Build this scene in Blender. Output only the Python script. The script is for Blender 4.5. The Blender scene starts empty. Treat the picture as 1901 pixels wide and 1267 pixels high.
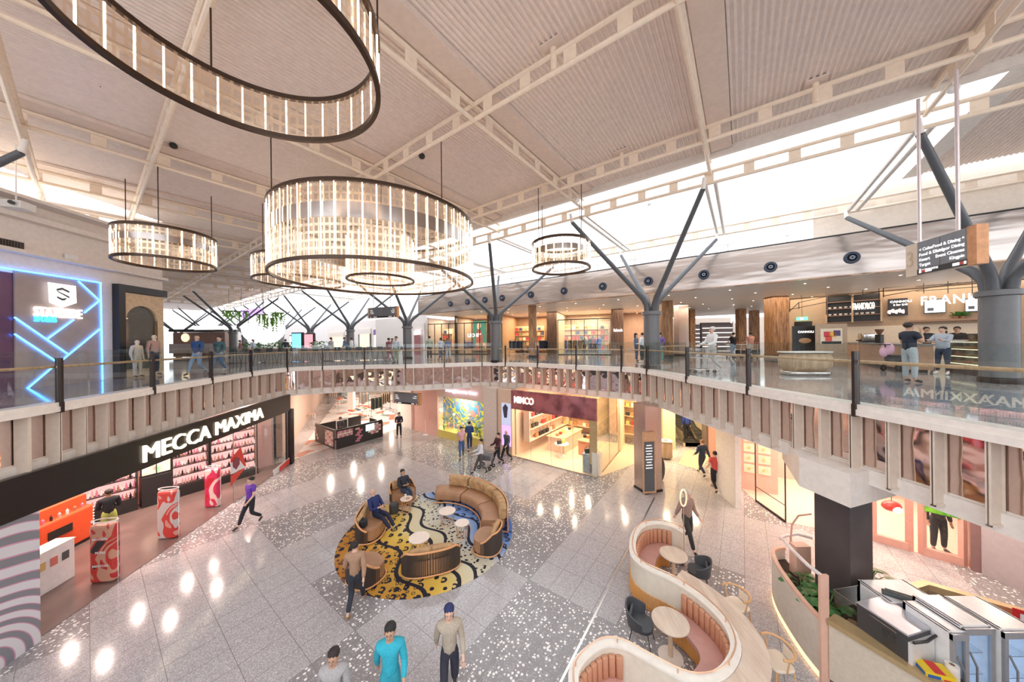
import bpy, bmesh, math, random
from mathutils import Vector, Matrix
random.seed(7)
C = bpy.context.scene.collection
PI = math.pi
F = 581.0; PH = math.radians(0.65); EYE = 6.6; UZ = 5.25
cs, sn = math.cos(PH), math.sin(PH)
def W(px, py, D):                       # photo pixel + distance -> point
    a = (px-950.5)/F; b = (633.5-py)/F
    return Vector(((a*cs+b*sn)*D, D, EYE+(-a*sn+b*cs)*D))
def G(px, py, z=0.0):                   # photo pixel on a level plane
    a = (px-950.5)/F; b = (633.5-py)/F
    return W(px, py, (z-EYE)/(-a*sn+b*cs))
# ---------------------------------------------------------------- materials
MATS = {}
def _new(name):
    m = bpy.data.materials.new(name); m.use_nodes = True
    nt = m.node_tree; p = nt.nodes['Principled BSDF']
    return m, nt, p
def mat(name, col, rough=.5, metal=0, emit=None, es=0, noise=0, nscale=8, bump=0, bscale=40, coat=0, alpha=1, spec=None):
    if name in MATS: return MATS[name]
    m, nt, p = _new(name); MATS[name] = m
    p.inputs['Base Color'].default_value = (*col, 1)
    p.inputs['Roughness'].default_value = rough; p.inputs['Metallic'].default_value = metal
    if coat: p.inputs['Coat Weight'].default_value = coat
    if spec is not None: p.inputs['Specular IOR Level'].default_value = spec
    if emit:
        p.inputs['Emission Color'].default_value = (*emit, 1); p.inputs['Emission Strength'].default_value = es
    tc = None
    def coord():
        t = nt.nodes.new('ShaderNodeTexCoord'); return t.outputs['Object']
    n = nt.nodes.new('ShaderNodeTexNoise'); n.inputs['Scale'].default_value = nscale; n.inputs['Detail'].default_value = 4
    nt.links.new(coord(), n.inputs['Vector'])
    k = max(noise, .05)
    r = nt.nodes.new('ShaderNodeValToRGB')
    r.color_ramp.elements[0].position = .3; r.color_ramp.elements[1].position = .7
    r.color_ramp.elements[0].color = (*[max(0, c*(1-k)) for c in col], 1)
    r.color_ramp.elements[1].color = (*[min(1, c*(1+k)) for c in col], 1)
    nt.links.new(n.outputs['Fac'], r.inputs['Fac']); nt.links.new(r.outputs['Color'], p.inputs['Base Color'])
    if bump:
        n2 = nt.nodes.new('ShaderNodeTexNoise'); n2.inputs['Scale'].default_value = bscale
        nt.links.new(coord(), n2.inputs['Vector'])
        b = nt.nodes.new('ShaderNodeBump'); b.inputs['Strength'].default_value = bump; b.inputs['Distance'].default_value = .02
        nt.links.new(n2.outputs['Fac'], b.inputs['Height']); nt.links.new(b.outputs['Normal'], p.inputs['Normal'])
    return m
def emis(name, col, s):
    if name in MATS: return MATS[name]
    m, nt, p = _new(name); MATS[name] = m
    p.inputs['Base Color'].default_value = (*[min(1, c) for c in col], 1)
    p.inputs['Emission Color'].default_value = (*col, 1); p.inputs['Emission Strength'].default_value = s
    return m
def glass(name, tint=(.93,.97,.96), refl=.06, rough=.0):
    if name in MATS: return MATS[name]
    m = bpy.data.materials.new(name); m.use_nodes = True; MATS[name] = m
    nt = m.node_tree; nt.nodes.clear(); N = nt.nodes.new; L = nt.links.new
    o = N('ShaderNodeOutputMaterial'); mx = N('ShaderNodeMixShader'); t = N('ShaderNodeBsdfTransparent'); g = N('ShaderNodeBsdfGlossy')
    t.inputs[0].default_value = (*tint, 1); g.inputs['Roughness'].default_value = rough
    lw = N('ShaderNodeLayerWeight'); lw.inputs['Blend'].default_value = .12
    ma = N('ShaderNodeMath'); ma.operation = 'MULTIPLY_ADD'; ma.inputs[1].default_value = .8; ma.inputs[2].default_value = refl
    L(lw.outputs['Fresnel'], ma.inputs[0]); L(ma.outputs[0], mx.inputs[0]); L(t.outputs[0], mx.inputs[1]); L(g.outputs[0], mx.inputs[2])
    L(mx.outputs[0], o.inputs[0]); return m
def rampmat(name, build, rough=.5, metal=0, coord='Object', es=0, rot=0, bump=0):
    """procedural material: build(nt, vector_socket) returns a colour socket"""
    if name in MATS: return MATS[name]
    m, nt, p = _new(name); MATS[name] = m
    t = nt.nodes.new('ShaderNodeTexCoord'); mp = nt.nodes.new('ShaderNodeMapping'); mp.inputs['Rotation'].default_value = (0,0,rot)
    nt.links.new(t.outputs[coord], mp.inputs['Vector'])
    c = build(nt, mp.outputs['Vector'])
    nt.links.new(c, p.inputs['Base Color']); p.inputs['Roughness'].default_value = rough; p.inputs['Metallic'].default_value = metal
    if es:
        nt.links.new(c, p.inputs['Emission Color']); p.inputs['Emission Strength'].default_value = es
    return m
def ramp(nt, fac, stops, const=False):
    r = nt.nodes.new('ShaderNodeValToRGB'); cr = r.color_ramp
    if const: cr.interpolation = 'CONSTANT'
    while len(cr.elements) < len(stops): cr.elements.new(.5)
    for e, (p, c) in zip(cr.elements, stops): e.position = p; e.color = (*c, 1)
    nt.links.new(fac, r.inputs['Fac']); return r.outputs['Color']
def tex(nt, kind, vec, out='Fac', **kw):
    n = nt.nodes.new(kind)
    for k, v in kw.items():
        if k in n.inputs: n.inputs[k].default_value = v
        elif k.replace('_', ' ') in n.inputs: n.inputs[k.replace('_', ' ')].default_value = v
        else: setattr(n, k, v)
    nt.links.new(vec, n.inputs['Vector']); return n.outputs[out]
def mth(nt, op, a, b=None, c=None):
    n = nt.nodes.new('ShaderNodeMath'); n.operation = op
    for i, x in enumerate((a, b, c)):
        if x is None: continue
        if isinstance(x, (int, float)): n.inputs[i].default_value = x
        else: nt.links.new(x, n.inputs[i])
    return n.outputs[0]
def mixc(nt, f, a, b):
    n = nt.nodes.new('ShaderNodeMix'); n.data_type = 'RGBA'
    if isinstance(f, (int, float)): n.inputs[0].default_value = f
    else: nt.links.new(f, n.inputs[0])
    for i, x in ((6, a), (7, b)):
        if isinstance(x, tuple): n.inputs[i].default_value = (*x, 1)
        else: nt.links.new(x, n.inputs[i])
    return n.outputs[2]
def sep(nt, v):
    n = nt.nodes.new('ShaderNodeSeparateXYZ'); nt.links.new(v, n.inputs[0]); return n.outputs
# ---------------------------------------------------------------- geometry
class B:
    def __init__(s): s.v = []; s.f = []; s.mi = []; s.m = 0
    def _f(s, f): s.f.append(f); s.mi.append(s.m)
    def add(s, vs, fs):
        n = len(s.v); s.v += [Vector(q) for q in vs]
        for f in fs: s._f([i+n for i in f])
        return s
    def box(s, c, d, rz=0, tilt=0):
        x, y, z = [q/2 for q in d]; R = Matrix.Rotation(rz, 3, 'Z') @ Matrix.Rotation(tilt, 3, 'X'); c = Vector(c)
        vs = [c+R @ Vector((i*x, j*y, k*z)) for i in (-1,1) for j in (-1,1) for k in (-1,1)]
        return s.add(vs, [(0,1,3,2),(4,6,7,5),(0,4,5,1),(2,3,7,6),(0,2,6,4),(1,5,7,3)])
    def rbox(s, c, d, rz=0, r=.04, n=3):          # box with rounded vertical edges and eased top
        x, y, z = [q/2 for q in d]; pts = []
        for cx, cy, a0 in ((x-r, y-r, 0), (-x+r, y-r, PI/2), (-x+r, -y+r, PI), (x-r, -y+r, 1.5*PI)):
            for i in range(n+1):
                a = a0+i*PI/2/n; pts.append((cx, cy, math.cos(a), math.sin(a)))
        R = Matrix.Rotation(rz, 3, 'Z'); c = Vector(c); e = min(r, z)*.6; rings = []
        for zz, k in ((-z, -e), (-z+e, 0), (z-e, 0), (z-e*.3, -e*.3), (z, -e)):
            rings.append([c+R @ Vector((a+u*(r+k), b+w*(r+k), zz)) for a, b, u, w in pts])
        m = len(pts); vs = [p for g in rings for p in g]; fs = [list(range(m))[::-1], [4*m+i for i in range(m)]]
        for k in range(4):
            for i in range(m): j = (i+1) % m; fs.append((k*m+i, k*m+j, (k+1)*m+j, (k+1)*m+i))
        return s.add(vs, fs)
    def beam(s, p, q, w, h, up=(0,0,1)):
        p = Vector(p); q = Vector(q); d = (q-p).normalized(); u = Vector(up)
        if abs(d.dot(u)) > .99: u = Vector((0,1,0))
        a = d.cross(u).normalized()*w/2; b = a.cross(d).normalized()*h/2
        return s.add([p-a-b, p+a-b, p+a+b, p-a+b, q-a-b, q+a-b, q+a+b, q-a+b], [(0,1,2,3),(7,6,5,4),(0,4,5,1),(1,5,6,2),(2,6,7,3),(3,7,4,0)])
    def tube(s, pts, r, n=8, closed=False, cap=True):
        pts = [Vector(p) for p in pts]; m = len(pts); rs = r if isinstance(r, (list, tuple)) else [r]*m
        base = len(s.v); prev = None
        for i, p in enumerate(pts):
            a = pts[(i-1) % m] if (closed or i) else p; b = pts[(i+1) % m] if (closed or i < m-1) else p
            t = (b-a).normalized()
            if prev is None:
                ref = Vector((0,0,1)) if abs(t.z) < .9 else Vector((1,0,0)); u = t.cross(ref).normalized()
            else: u = (prev-t*prev.dot(t)).normalized()
            prev = u; w = t.cross(u)
            for k in range(n):
                an = 2*PI*k/n; s.v.append(p+(u*math.cos(an)+w*math.sin(an))*rs[i])
        for i in range(m if closed else m-1):
            for k in range(n):
                a = base+i*n+k; b = base+i*n+(k+1) % n; i2 = (i+1) % m
                s._f([a, b, base+i2*n+(k+1) % n, base+i2*n+k])
        if cap and not closed: s._f([base+k for k in range(n)][::-1]); s._f([base+(m-1)*n+k for k in range(n)])
        return s
    def lathe(s, prof, c=(0,0,0), n=24, sx=1, sy=1, a0=0, a1=2*PI, cap=True):
        c = Vector(c); full = abs(a1-a0-2*PI) < 1e-6; k = n if full else n+1; base = len(s.v)
        for r, z in prof:
            for i in range(k):
                a = a0+(a1-a0)*i/n; s.v.append(c+Vector((r*math.cos(a)*sx, r*math.sin(a)*sy, z)))
        for j in range(len(prof)-1):
            for i in range(n):
                i2 = (i+1) % k; s._f([base+j*k+i, base+j*k+i2, base+(j+1)*k+i2, base+(j+1)*k+i])
        if full and cap and tuple(prof[0]) != tuple(prof[-1]):
            if prof[0][0] > 1e-4: s._f([base+i for i in range(k)][::-1])
            if prof[-1][0] > 1e-4: s._f([base+(len(prof)-1)*k+i for i in range(k)])
        return s
    def ell(s, c, r, n=12, m=8, rot=None):
        R = rot or Matrix.Identity(3); c = Vector(c); base = len(s.v); r = Vector(r)
        for j in range(m+1):
            t = PI*j/m
            for i in range(n):
                a = 2*PI*i/n; s.v.append(c+R @ Vector((r.x*math.sin(t)*math.cos(a), r.y*math.sin(t)*math.sin(a), r.z*math.cos(t))))
        for j in range(m):
            for i in range(n): s._f([base+j*n+i, base+(j+1)*n+i, base+(j+1)*n+(i+1) % n, base+j*n+(i+1) % n])
        return s
    def prism(s, poly, z0, z1):
        n = len(poly); A = sum(poly[i][0]*poly[(i+1) % n][1]-poly[(i+1) % n][0]*poly[i][1] for i in range(n))
        if A < 0: poly = list(poly)[::-1]
        vs = [(p[0], p[1], z0) for p in poly]+[(p[0], p[1], z1) for p in poly]
        fs = [list(range(n))[::-1], list(range(n, 2*n))]+[(i, (i+1) % n, n+(i+1) % n, n+i) for i in range(n)]
        return s.add(vs, fs)
    def wall(s, pts, o0, o1, z0, z1, closed=False):   # band following a plan curve between two side offsets
        pts = [Vector((p[0], p[1])) for p in pts]; a = offs(pts, o0, closed); b = offs(pts, o1, closed); n = len(pts); base = len(s.v)
        for p, q in zip(a, b): s.v += [Vector((p.x, p.y, z0)), Vector((q.x, q.y, z0)), Vector((q.x, q.y, z1)), Vector((p.x, p.y, z1))]
        for i in range(n if closed else n-1):
            j = (i+1) % n
            for k in range(4): s._f([base+4*i+k, base+4*j+k, base+4*j+(k+1) % 4, base+4*i+(k+1) % 4])
        if not closed: s._f([base+3, base+2, base+1, base]); e = base+4*(n-1); s._f([e, e+1, e+2, e+3])
        return s
    def quad(s, *p): return s.add(p, [tuple(range(len(p)))])
    def build(s, name, m, parent=None, world=True, smooth=False, loc=None, fix=True):
        me = bpy.data.meshes.new(name); me.from_pydata([tuple(v) for v in s.v], [], s.f)
        ms = m if isinstance(m, (list, tuple)) else [m]
        for x in ms: me.materials.append(x)
        if len(ms) > 1: me.polygons.foreach_set('material_index', s.mi)
        if fix:
            bm = bmesh.new(); bm.from_mesh(me); bmesh.ops.recalc_face_normals(bm, faces=bm.faces); bm.to_mesh(me); bm.free()
        if smooth:
            me.polygons.foreach_set('use_smooth', [True]*len(me.polygons))
            try: me.set_sharp_from_angle(angle=math.radians(45))
            except Exception: pass
        o = bpy.data.objects.new(name, me); C.objects.link(o)
        if parent is not None:
            o.parent = parent
            if world: me.transform(wm(parent).inverted())
        elif loc is not None:
            me.transform(Matrix.Translation(-Vector(loc))); o.location = loc
        return o
def wm(o):
    m = Matrix.Translation(o.location) @ o.rotation_euler.to_matrix().to_4x4() @ Matrix.Diagonal((*o.scale, 1))
    return wm(o.parent) @ m if o.parent else m
def offs(pts, d, closed=False):
    out = []; n = len(pts)
    for i, p in enumerate(pts):
        a = pts[(i-1) % n] if (closed or i) else p; b = pts[(i+1) % n] if (closed or i < n-1) else p
        t = (b-a).normalized(); out.append(Vector((p.x+t.y*d, p.y-t.x*d)))    # + = right-hand side
    return out
def spline(P, step=.2):
    P = [Vector((p[0], p[1])) for p in P]; out = []
    for i in range(len(P)-1):
        p0 = P[max(i-1, 0)]; p1 = P[i]; p2 = P[i+1]; p3 = P[min(i+2, len(P)-1)]; n = max(2, int((p2-p1).length/step))
        for k in range(n):
            t = k/n; out.append(.5*((2*p1)+(p2-p0)*t+(2*p0-5*p1+4*p2-p3)*t*t+(3*p1-p0-3*p2+p3)*t**3))
    return out+[P[-1]]
def resample(P, step, start=0):
    out = []; d = start; acc = 0
    for a, b in zip(P, P[1:]):
        L = (b-a).length
        while acc+L >= d:
            t = (d-acc)/L if L else 0; out.append((a.lerp(b, t), (b-a).normalized())); d += step
        acc += L
    return out
def tag(o, label=None, cat=None, group=None, kind=None):
    if label: o['label'] = label
    if cat: o['category'] = cat
    if group: o['group'] = group
    if kind: o['kind'] = kind
    return o
def thing(name, label, cat, loc=(0,0,0), rz=0, group=None):
    o = bpy.data.objects.new(name, None); C.objects.link(o); o.location = loc; o.rotation_euler = (0,0,rz); o.empty_display_size = .1
    return tag(o, label, cat, group)
def solo(name, b, m, label, cat, group=None, smooth=False):
    xs = [v.x for v in b.v]; ys = [v.y for v in b.v]; zs = [v.z for v in b.v]
    o = b.build(name, m, smooth=smooth, loc=((min(xs)+max(xs))/2, (min(ys)+max(ys))/2, min(zs)))
    return tag(o, label, cat, group)
def struct(name, b, m, parent=None, smooth=False, **k):
    o = b.build(name, m, parent, smooth=smooth, **k)
    if parent is None: o['kind'] = 'structure'
    return o
def dup(r, loc, rz=None, label=None, parent=None, sc=None, group=None):
    c = r.copy(); C.objects.link(c)
    if parent is not None: c.parent = parent
    if loc is not None: c.location = loc
    if rz is not None: c.rotation_euler = (0,0,rz)
    if label: c['label'] = label
    if group: c['group'] = group
    if sc: c.scale = (sc, sc, sc)
    for ch in list(r.children): dup(ch, None, parent=c)
    return c
def text(s, size, m, parent, loc, rot, ext=.01, bold=0, align='LEFT', name='lettering', sx=1.0, sh=0, world=True, sp=1.0):
    cu = bpy.data.curves.new('t', 'FONT'); cu.body = s; cu.size = size; cu.extrude = ext; cu.offset = bold; cu.align_x = align; cu.resolution_u = 3
    cu.space_character = sp
    o = bpy.data.objects.new('t', cu); C.objects.link(o)
    bpy.context.view_layer.update()
    me = bpy.data.meshes.new_from_object(o.evaluated_get(bpy.context.evaluated_depsgraph_get()))
    bpy.data.objects.remove(o); me.materials.clear(); me.materials.append(m)
    M = Matrix.Translation(loc) @ rot.to_4x4() @ Matrix.Diagonal((sx, 1, 1, 1))
    if parent is not None and world: M = wm(parent).inverted() @ M
    me.transform(M); t = bpy.data.objects.new(name, me); C.objects.link(t); t.parent = parent
    return t
def face(dx, dy=None):                 # text standing upright, reading along plan direction (dx,dy)
    if dy is None: dx, dy = (dx[0], dx[1]) if hasattr(dx, '__len__') else (math.cos(dx), math.sin(dx))
    a = Vector((dx, dy, 0)).normalized(); z = Vector((0,0,1)); return Matrix((a, z, a.cross(z))).transposed()
def area(name, loc, size, power, col=(1,.93,.84), rot=(0,0,0), sy=None, spread=None):
    l = bpy.data.lights.new(name, 'AREA'); l.energy = power; l.color = col; l.size = size
    if sy: l.shape = 'RECTANGLE'; l.size_y = sy
    o = bpy.data.objects.new(name, l); o.location = loc; o.rotation_euler = rot; C.objects.link(o); return o
def lamps(name, loc, spread, power, col=(1,.85,.68), n=4):   # a cluster of small recessed downlights
    for i in range(n):
        a = .6+2*PI*i/n; x, y = loc[0]+spread*.5*math.cos(a), loc[1]+spread*.5*math.sin(a)
        area(name, (x, y, loc[2]), .09, power/n, col)
# plain materials
cream = mat('cream_paint', (.78,.68,.58), .45)
creamw = mat('warm_white_paint', (.86,.80,.74), .4)
white = mat('white_paint', (.88,.86,.84), .35)
dark = mat('dark_bronze_metal', (.045,.038,.036), .35, .6)
black = mat('black_laminate', (.02,.018,.018), .35)
steel = mat('brushed_steel', (.62,.58,.55), .22, 1)
chrome = mat('chrome', (.8,.8,.8), .08, 1)
copper = mat('pale_copper', (.80,.50,.34), .3, .7)
gold = mat('gold_trim', (.72,.52,.28), .35, .6)
charcoal = mat('charcoal_steel_paint', (.10,.105,.115), .38)
timber = mat('pale_timber', (.66,.42,.24), .45, noise=.18, nscale=14)
glz = glass('clear_glass')
glb = glass('balustrade_glass', (.94,.975,.97), .05)
led = emis('led_warm_white', (1,.80,.60), 3.2)
dl = emis('downlight_glow', (1,.86,.66), 14)
signw = emis('sign_white_glow', (1,.93,.85), 1.7)
def woodmat(name, a, b, sc=2.2, rough=.45, rot=0, stretch=(1,1,.12)):
    def f(nt, v):
        mp = nt.nodes.new('ShaderNodeMapping'); mp.inputs['Scale'].default_value = stretch; nt.links.new(v, mp.inputs['Vector'])
        n = tex(nt, 'ShaderNodeTexNoise', mp.outputs['Vector'], Scale=sc*4, Detail=6, Roughness=.65)
        return ramp(nt, n, [(.35, a), (.62, b)])
    return rampmat(name, f, rough)
rustic = woodmat('reclaimed_timber', (.16,.065,.025), (.50,.25,.10), 3)
oak = woodmat('oak_boards', (.42,.28,.17), (.62,.45,.30), 2)
palewood = woodmat('pale_oak_top', (.60,.46,.36), (.75,.62,.50), 2, stretch=(1,.15,1))
# ---------------------------------------------------------------- camera, world
cam = bpy.data.cameras.new('camera'); co = bpy.data.objects.new('camera', cam); C.objects.link(co)
cam.sensor_width = 36; cam.lens = 36*F/1901; cam.clip_end = 400
co.matrix_world = Matrix(((cs,sn,0,0),(0,0,-1,0),(-sn,cs,0,EYE),(0,0,0,1)))
bpy.context.scene.camera = co
w = bpy.data.worlds.new('daylight'); bpy.context.scene.world = w; w.use_nodes = True
w.node_tree.nodes['Background'].inputs[0].default_value = (.93,.96,1,1); w.node_tree.nodes['Background'].inputs[1].default_value = 1.75
vs = bpy.context.scene.view_settings
bpy.context.scene.display_settings.display_device = 'sRGB'
vs.view_transform = 'Standard'; vs.look = 'None'; vs.gamma = 1; vs.use_curve_mapping = False; vs.exposure = 0.5
# ---------------------------------------------------------------- grid of the building
uA = Vector((.5924, .8056)); uB = Vector((.8056, -.5924)); TH = math.atan2(-uB.y, uB.x)   # rotating by TH lines uB up with x
N11 = Vector((-.92, 8.0)); BAY = 4.65
def ND(a, r): return N11+uB*(BAY*(a-1))+uA*(BAY*(r-1))
def rotz(d): return math.atan2(d[1], d[0])
RB = rotz(uB); RA = rotz(uA)
# ---- floors
def terrazzo(nt, v):
    s = sep(nt, v)
    cx = mth(nt, 'FLOOR', mth(nt, 'DIVIDE', s[0], 2.4)); cy = mth(nt, 'FLOOR', mth(nt, 'DIVIDE', s[1], 3.6))
    cb = nt.nodes.new('ShaderNodeCombineXYZ'); nt.links.new(cx, cb.inputs[0]); nt.links.new(cy, cb.inputs[1])
    wn = nt.nodes.new('ShaderNodeTexWhiteNoise'); nt.links.new(cb.outputs[0], wn.inputs['Vector'])
    zone = mth(nt, 'GREATER_THAN', wn.outputs['Value'], .5); shade = wn.outputs['Value']
    def chips(sc, th, keep):
        n = nt.nodes.new('ShaderNodeTexVoronoi'); n.inputs['Scale'].default_value = sc; nt.links.new(v, n.inputs['Vector'])
        a = mth(nt, 'LESS_THAN', n.outputs['Distance'], th); k = mth(nt, 'GREATER_THAN', sep(nt, n.outputs['Color'])[0], keep)
        return mth(nt, 'MULTIPLY', a, k)
    big = chips(13, .36, .42); mid = chips(30, .38, .45); fine = chips(60, .4, .5)
    dk = mixc(nt, mid, (.29,.27,.275), (.48,.45,.46)); dk = mixc(nt, big, dk, (.92,.88,.86))
    lt = mixc(nt, mid, (.40,.375,.385), (.56,.53,.545)); lt = mixc(nt, fine, lt, (.72,.69,.70))
    c = mixc(nt, zone, lt, dk)
    br = nt.nodes.new('ShaderNodeTexBrick'); nt.links.new(v, br.inputs['Vector']); br.offset = 0
    br.inputs['Scale'].default_value = 1; br.inputs['Brick Width'].default_value = .6; br.inputs['Row Height'].default_value = .9
    br.inputs['Mortar Size'].default_value = .006; br.inputs['Mortar Smooth'].default_value = 0
    return mixc(nt, br.outputs['Fac'], c, (.24,.22,.22))
M_floor = rampmat('terrazzo_floor', terrazzo, .11, rot=TH)
def terr2(nt, v):
    n = nt.nodes.new('ShaderNodeTexVoronoi'); n.inputs['Scale'].default_value = 16; nt.links.new(v, n.inputs['Vector'])
    a = mth(nt, 'LESS_THAN', n.outputs['Distance'], .34); k = mth(nt, 'GREATER_THAN', sep(nt, n.outputs['Color'])[0], .6)
    s = sep(nt, v)
    wv = tex(nt, 'ShaderNodeTexNoise', v, Scale=.25, Detail=1)
    base = ramp(nt, wv, [(.42, (.22,.24,.28)), (.56, (.38,.36,.35))])
    return mixc(nt, mth(nt, 'MULTIPLY', a, k), base, (.62,.62,.64))
M_upper = rampmat('upper_terrazzo_floor', terr2, .08, rot=TH)
struct('floor', B().prism([(-70,-12),(45,-12),(45,95),(-70,95)], -.3, 0), M_floor)
struct('wall_near', B().beam((-20,-11.5,2.9),(20,-11.5,2.9),.3,5.8), mat('unseen_wall_tan', (.42,.30,.25), .6, noise=.4, nscale=.8))  # unseen wall behind the camera, added for the fascia mirrors to reflect
# ---- balcony edge: plan curve of the opening
edge_px = [(0,761),(110.6,748.5),(283.5,720),(392,703),(466,691.6),(533,684),(599,681),(677,679),(753,678),(825,676),(895,674),(938.5,674.2),(998.5,676),(1070,679.6),(1154,683),(1202,687),(1276,700),(1390,719),(1589,752.5),(1901,805)]
EP = [G(x, y, UZ) for x, y in edge_px]
EP = [Vector((p.x, p.y)) for p in EP]
EP[0] = Vector((-10.6, 6.3)); EP.insert(0, Vector((-10.5, 3.5))); EP.insert(0, Vector((-10.4, -2)))
EP[-1] = Vector((7.0, 4.3)); EP += [Vector((7.1, 2)), Vector((7.1, -2))]
EDGE = spline(EP, .25)
slab = [(p.x, p.y) for p in offs(EDGE, -.30)]+[(45,-2),(45,95),(-70,95),(-70,-2)]
def shell(poly, z0, z1):                                   # concave slab
    bm = bmesh.new(); vs = [bm.verts.new((x, y, z1)) for x, y in poly]; f = bm.faces.new(vs)
    r = bmesh.ops.extrude_face_region(bm, geom=[f]); bmesh.ops.translate(bm, verts=[v for v in r['geom'] if isinstance(v, bmesh.types.BMVert)], vec=(0,0,z0-z1))
    bmesh.ops.triangulate(bm, faces=bm.faces[:]); bmesh.ops.recalc_face_normals(bm, faces=bm.faces)
    b = B(); b.v = [v.co.copy() for v in bm.verts]; b.f = [tuple(v.index for v in f.verts) for f in bm.faces]; bm.verts.index_update()
    b.f = [tuple(v.index for v in f.verts) for f in bm.faces]; b.mi = [0]*len(b.f); bm.free(); return b
struct('floor_upper', shell(slab, 5.02, UZ), M_upper)
struct('ceiling_lower', shell(slab, 3.80, 4.0), mat('plasterboard_ceiling', (.80,.74,.68), .5))
ja, jb = G(1215,925), G(1040,1267)+Vector((-.7,-1,0))
struct('trim_9', B().beam((ja.x,ja.y,.004),(jb.x,jb.y,.004),.05,.01), steel)
# ---- fascia under the balcony
mirror = rampmat('rose_mirror_panel', lambda nt, v: ramp(nt, tex(nt, 'ShaderNodeTexNoise', v, Scale=.8), [(.3, (.76,.62,.58)), (.7, (.82,.70,.66))]), .05, 1)
nt = mirror.node_tree; n_ = nt.nodes.new('ShaderNodeTexNoise'); n_.inputs['Scale'].default_value = .9; b_ = nt.nodes.new('ShaderNodeBump')
t_ = nt.nodes.new('ShaderNodeTexCoord'); nt.links.new(t_.outputs['Object'], n_.inputs['Vector']); b_.inputs['Strength'].default_value = .35; b_.inputs['Distance'].default_value = .12
nt.links.new(n_.outputs['Fac'], b_.inputs['Height']); nt.links.new(b_.outputs['Normal'], nt.nodes['Principled BSDF'].inputs['Normal'])
fas = bpy.data.objects.new('trim_1', None); C.objects.link(fas); tag(fas, kind='structure')
struct('mirror_panel', B().wall(EDGE, -.36, -.31, 3.95, 5.05), mirror, fas, smooth=True)
struct('top_band', B().wall(EDGE, -.34, .05, 5.05, 5.17).wall(EDGE, -.34, .02, 5.17, UZ+.02), creamw, fas, smooth=True)
struct('bottom_band', B().wall(EDGE, -.42, -.24, 3.66, 3.97), creamw, fas, smooth=True)
fb = B().box((0,0,0), (.035,.25,1.27)).box((.02,.115,0), (.04,.02,1.27)).box((.02,-.115,0), (.04,.02,1.27)).box((.01,0,-.62), (.06,.25,.03))
fin0 = fb.build('fin', mat('fin_cream', (.74,.63,.53), .45), fas, world=False)
first = True
for p, d in resample(EDGE, .575, .3):
    if p.y < 2.5: continue
    nrm = Vector((d.y, -d.x)); c = p+nrm*(-.16); o = fin0 if first else fin0.copy()
    if not first: C.objects.link(o)
    first = False; o.location = (c.x, c.y, 4.41); o.rotation_euler = (0,0,rotz(d))
# ---- glass balustrade
bal = thing('glass_balustrade', 'long curved glass balustrade with timber handrail and dark posts around the void', 'balustrade', (0,19,UZ))
post_px = [(110.6,748.5),(283.5,720),(392,703),(466,691.6),(533,684),(599,681),(677,679),(753,678),(825,676),(895,674),(938.5,674.2),(998.5,676),(1070,679.6),(1154,683),(1202,687),(1276,700),(1390,719),(1589,752.5)]
PP = [G(x, y, UZ) for x, y in post_px]; PP = [Vector((p.x, p.y)) for p in PP]
PP = [Vector((-10.45, 1.5)), Vector((-10.52, 4.6))]+PP+[Vector((7.05, 3.2)), Vector((7.1, .5))]
pm = mat('post_dark', (.05,.035,.032), .3, .5)
for i, p in enumerate(PP):
    q = PP[min(i+1, len(PP)-1)]-PP[max(i-1, 0)]; a = rotz(q)
    B().box((p.x, p.y, UZ+.50), (.05,.12,1.14), a).box((p.x, p.y, UZ-.1), (.06,.14,.25), a).build('post', pm, bal)
    B().box((p.x, p.y, UZ+.86), (.10,.03,.05), a).build('bracket', chrome, bal)
def sub(i):                            # the curve between posts i and i+1
    a, b = PP[i], PP[i+1]; ia = min(range(len(EDGE)), key=lambda k: (EDGE[k]-a).length); ib = min(range(len(EDGE)), key=lambda k: (EDGE[k]-b).length)
    return [a]+[EDGE[k] for k in range(ia+1, ib) if (EDGE[k]-a).length > .1 and (EDGE[k]-b).length > .1]+[b]
for i in range(len(PP)-1):
    s = sub(i); d0 = (s[1]-s[0]).normalized(); d1 = (s[-1]-s[-2]).normalized(); g = [s[0]+d0*.04]+s[1:-1]+[s[-1]-d1*.04]
    B().wall(g, -.006, .006, UZ-.02, UZ+1.235).build('glass_panel', glb, bal)
    h = offs(s, -.10); B().tube([(p.x, p.y, UZ+.86) for p in h], .032, 8).build('handrail', timber, bal, smooth=True)
# ---- roof
def NZ(r): return 12.26 if r < 2.3 else (11.85 if r > 2.4 else 12.1)
corr = mat('corrugated_white_steel', (.88,.77,.70), .4, .15)
cb = B(); per = .115; nb = int((5.4+15)*BAY/per); b0 = -15*BAY
S1 = BAY*2+1.75
for i in range(nb):
    bb = b0+i*per; o = ND(0, 0)+uB*bb
    s0 = -9.0
    s_x = (-17.6-o.x)/uA.x; s_y = (16-o.y)/uA.y
    s0 = max(s0, min(s_x, s_y))
    if s_y < s_x or o.x < -40: s0 = max(-24, s_y)
    if s0 > S1-.5: continue
    y0 = 1.0; s0 = max(s0, (y0-o.y)/uA.y)
    if s0 > S1-.2: continue
    prof = [(0,0),(.035,0),(.0575,.035),(.0925,.035),(.115,0)]
    for (u0, z0), (u1, z1) in zip(prof, prof[1:]):
        p = o+uB*u0; q = o+uB*u1; A = p+uA*s0; D_ = q+uA*s0; E_ = p+uA*S1; F_ = q+uA*S1
        cb.quad((A.x,A.y,12.80+z0),(D_.x,D_.y,12.80+z1),(F_.x,F_.y,12.80+z1),(E_.x,E_.y,12.80+z0))
struct('ceiling', cb, corr, fix=False)
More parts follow.
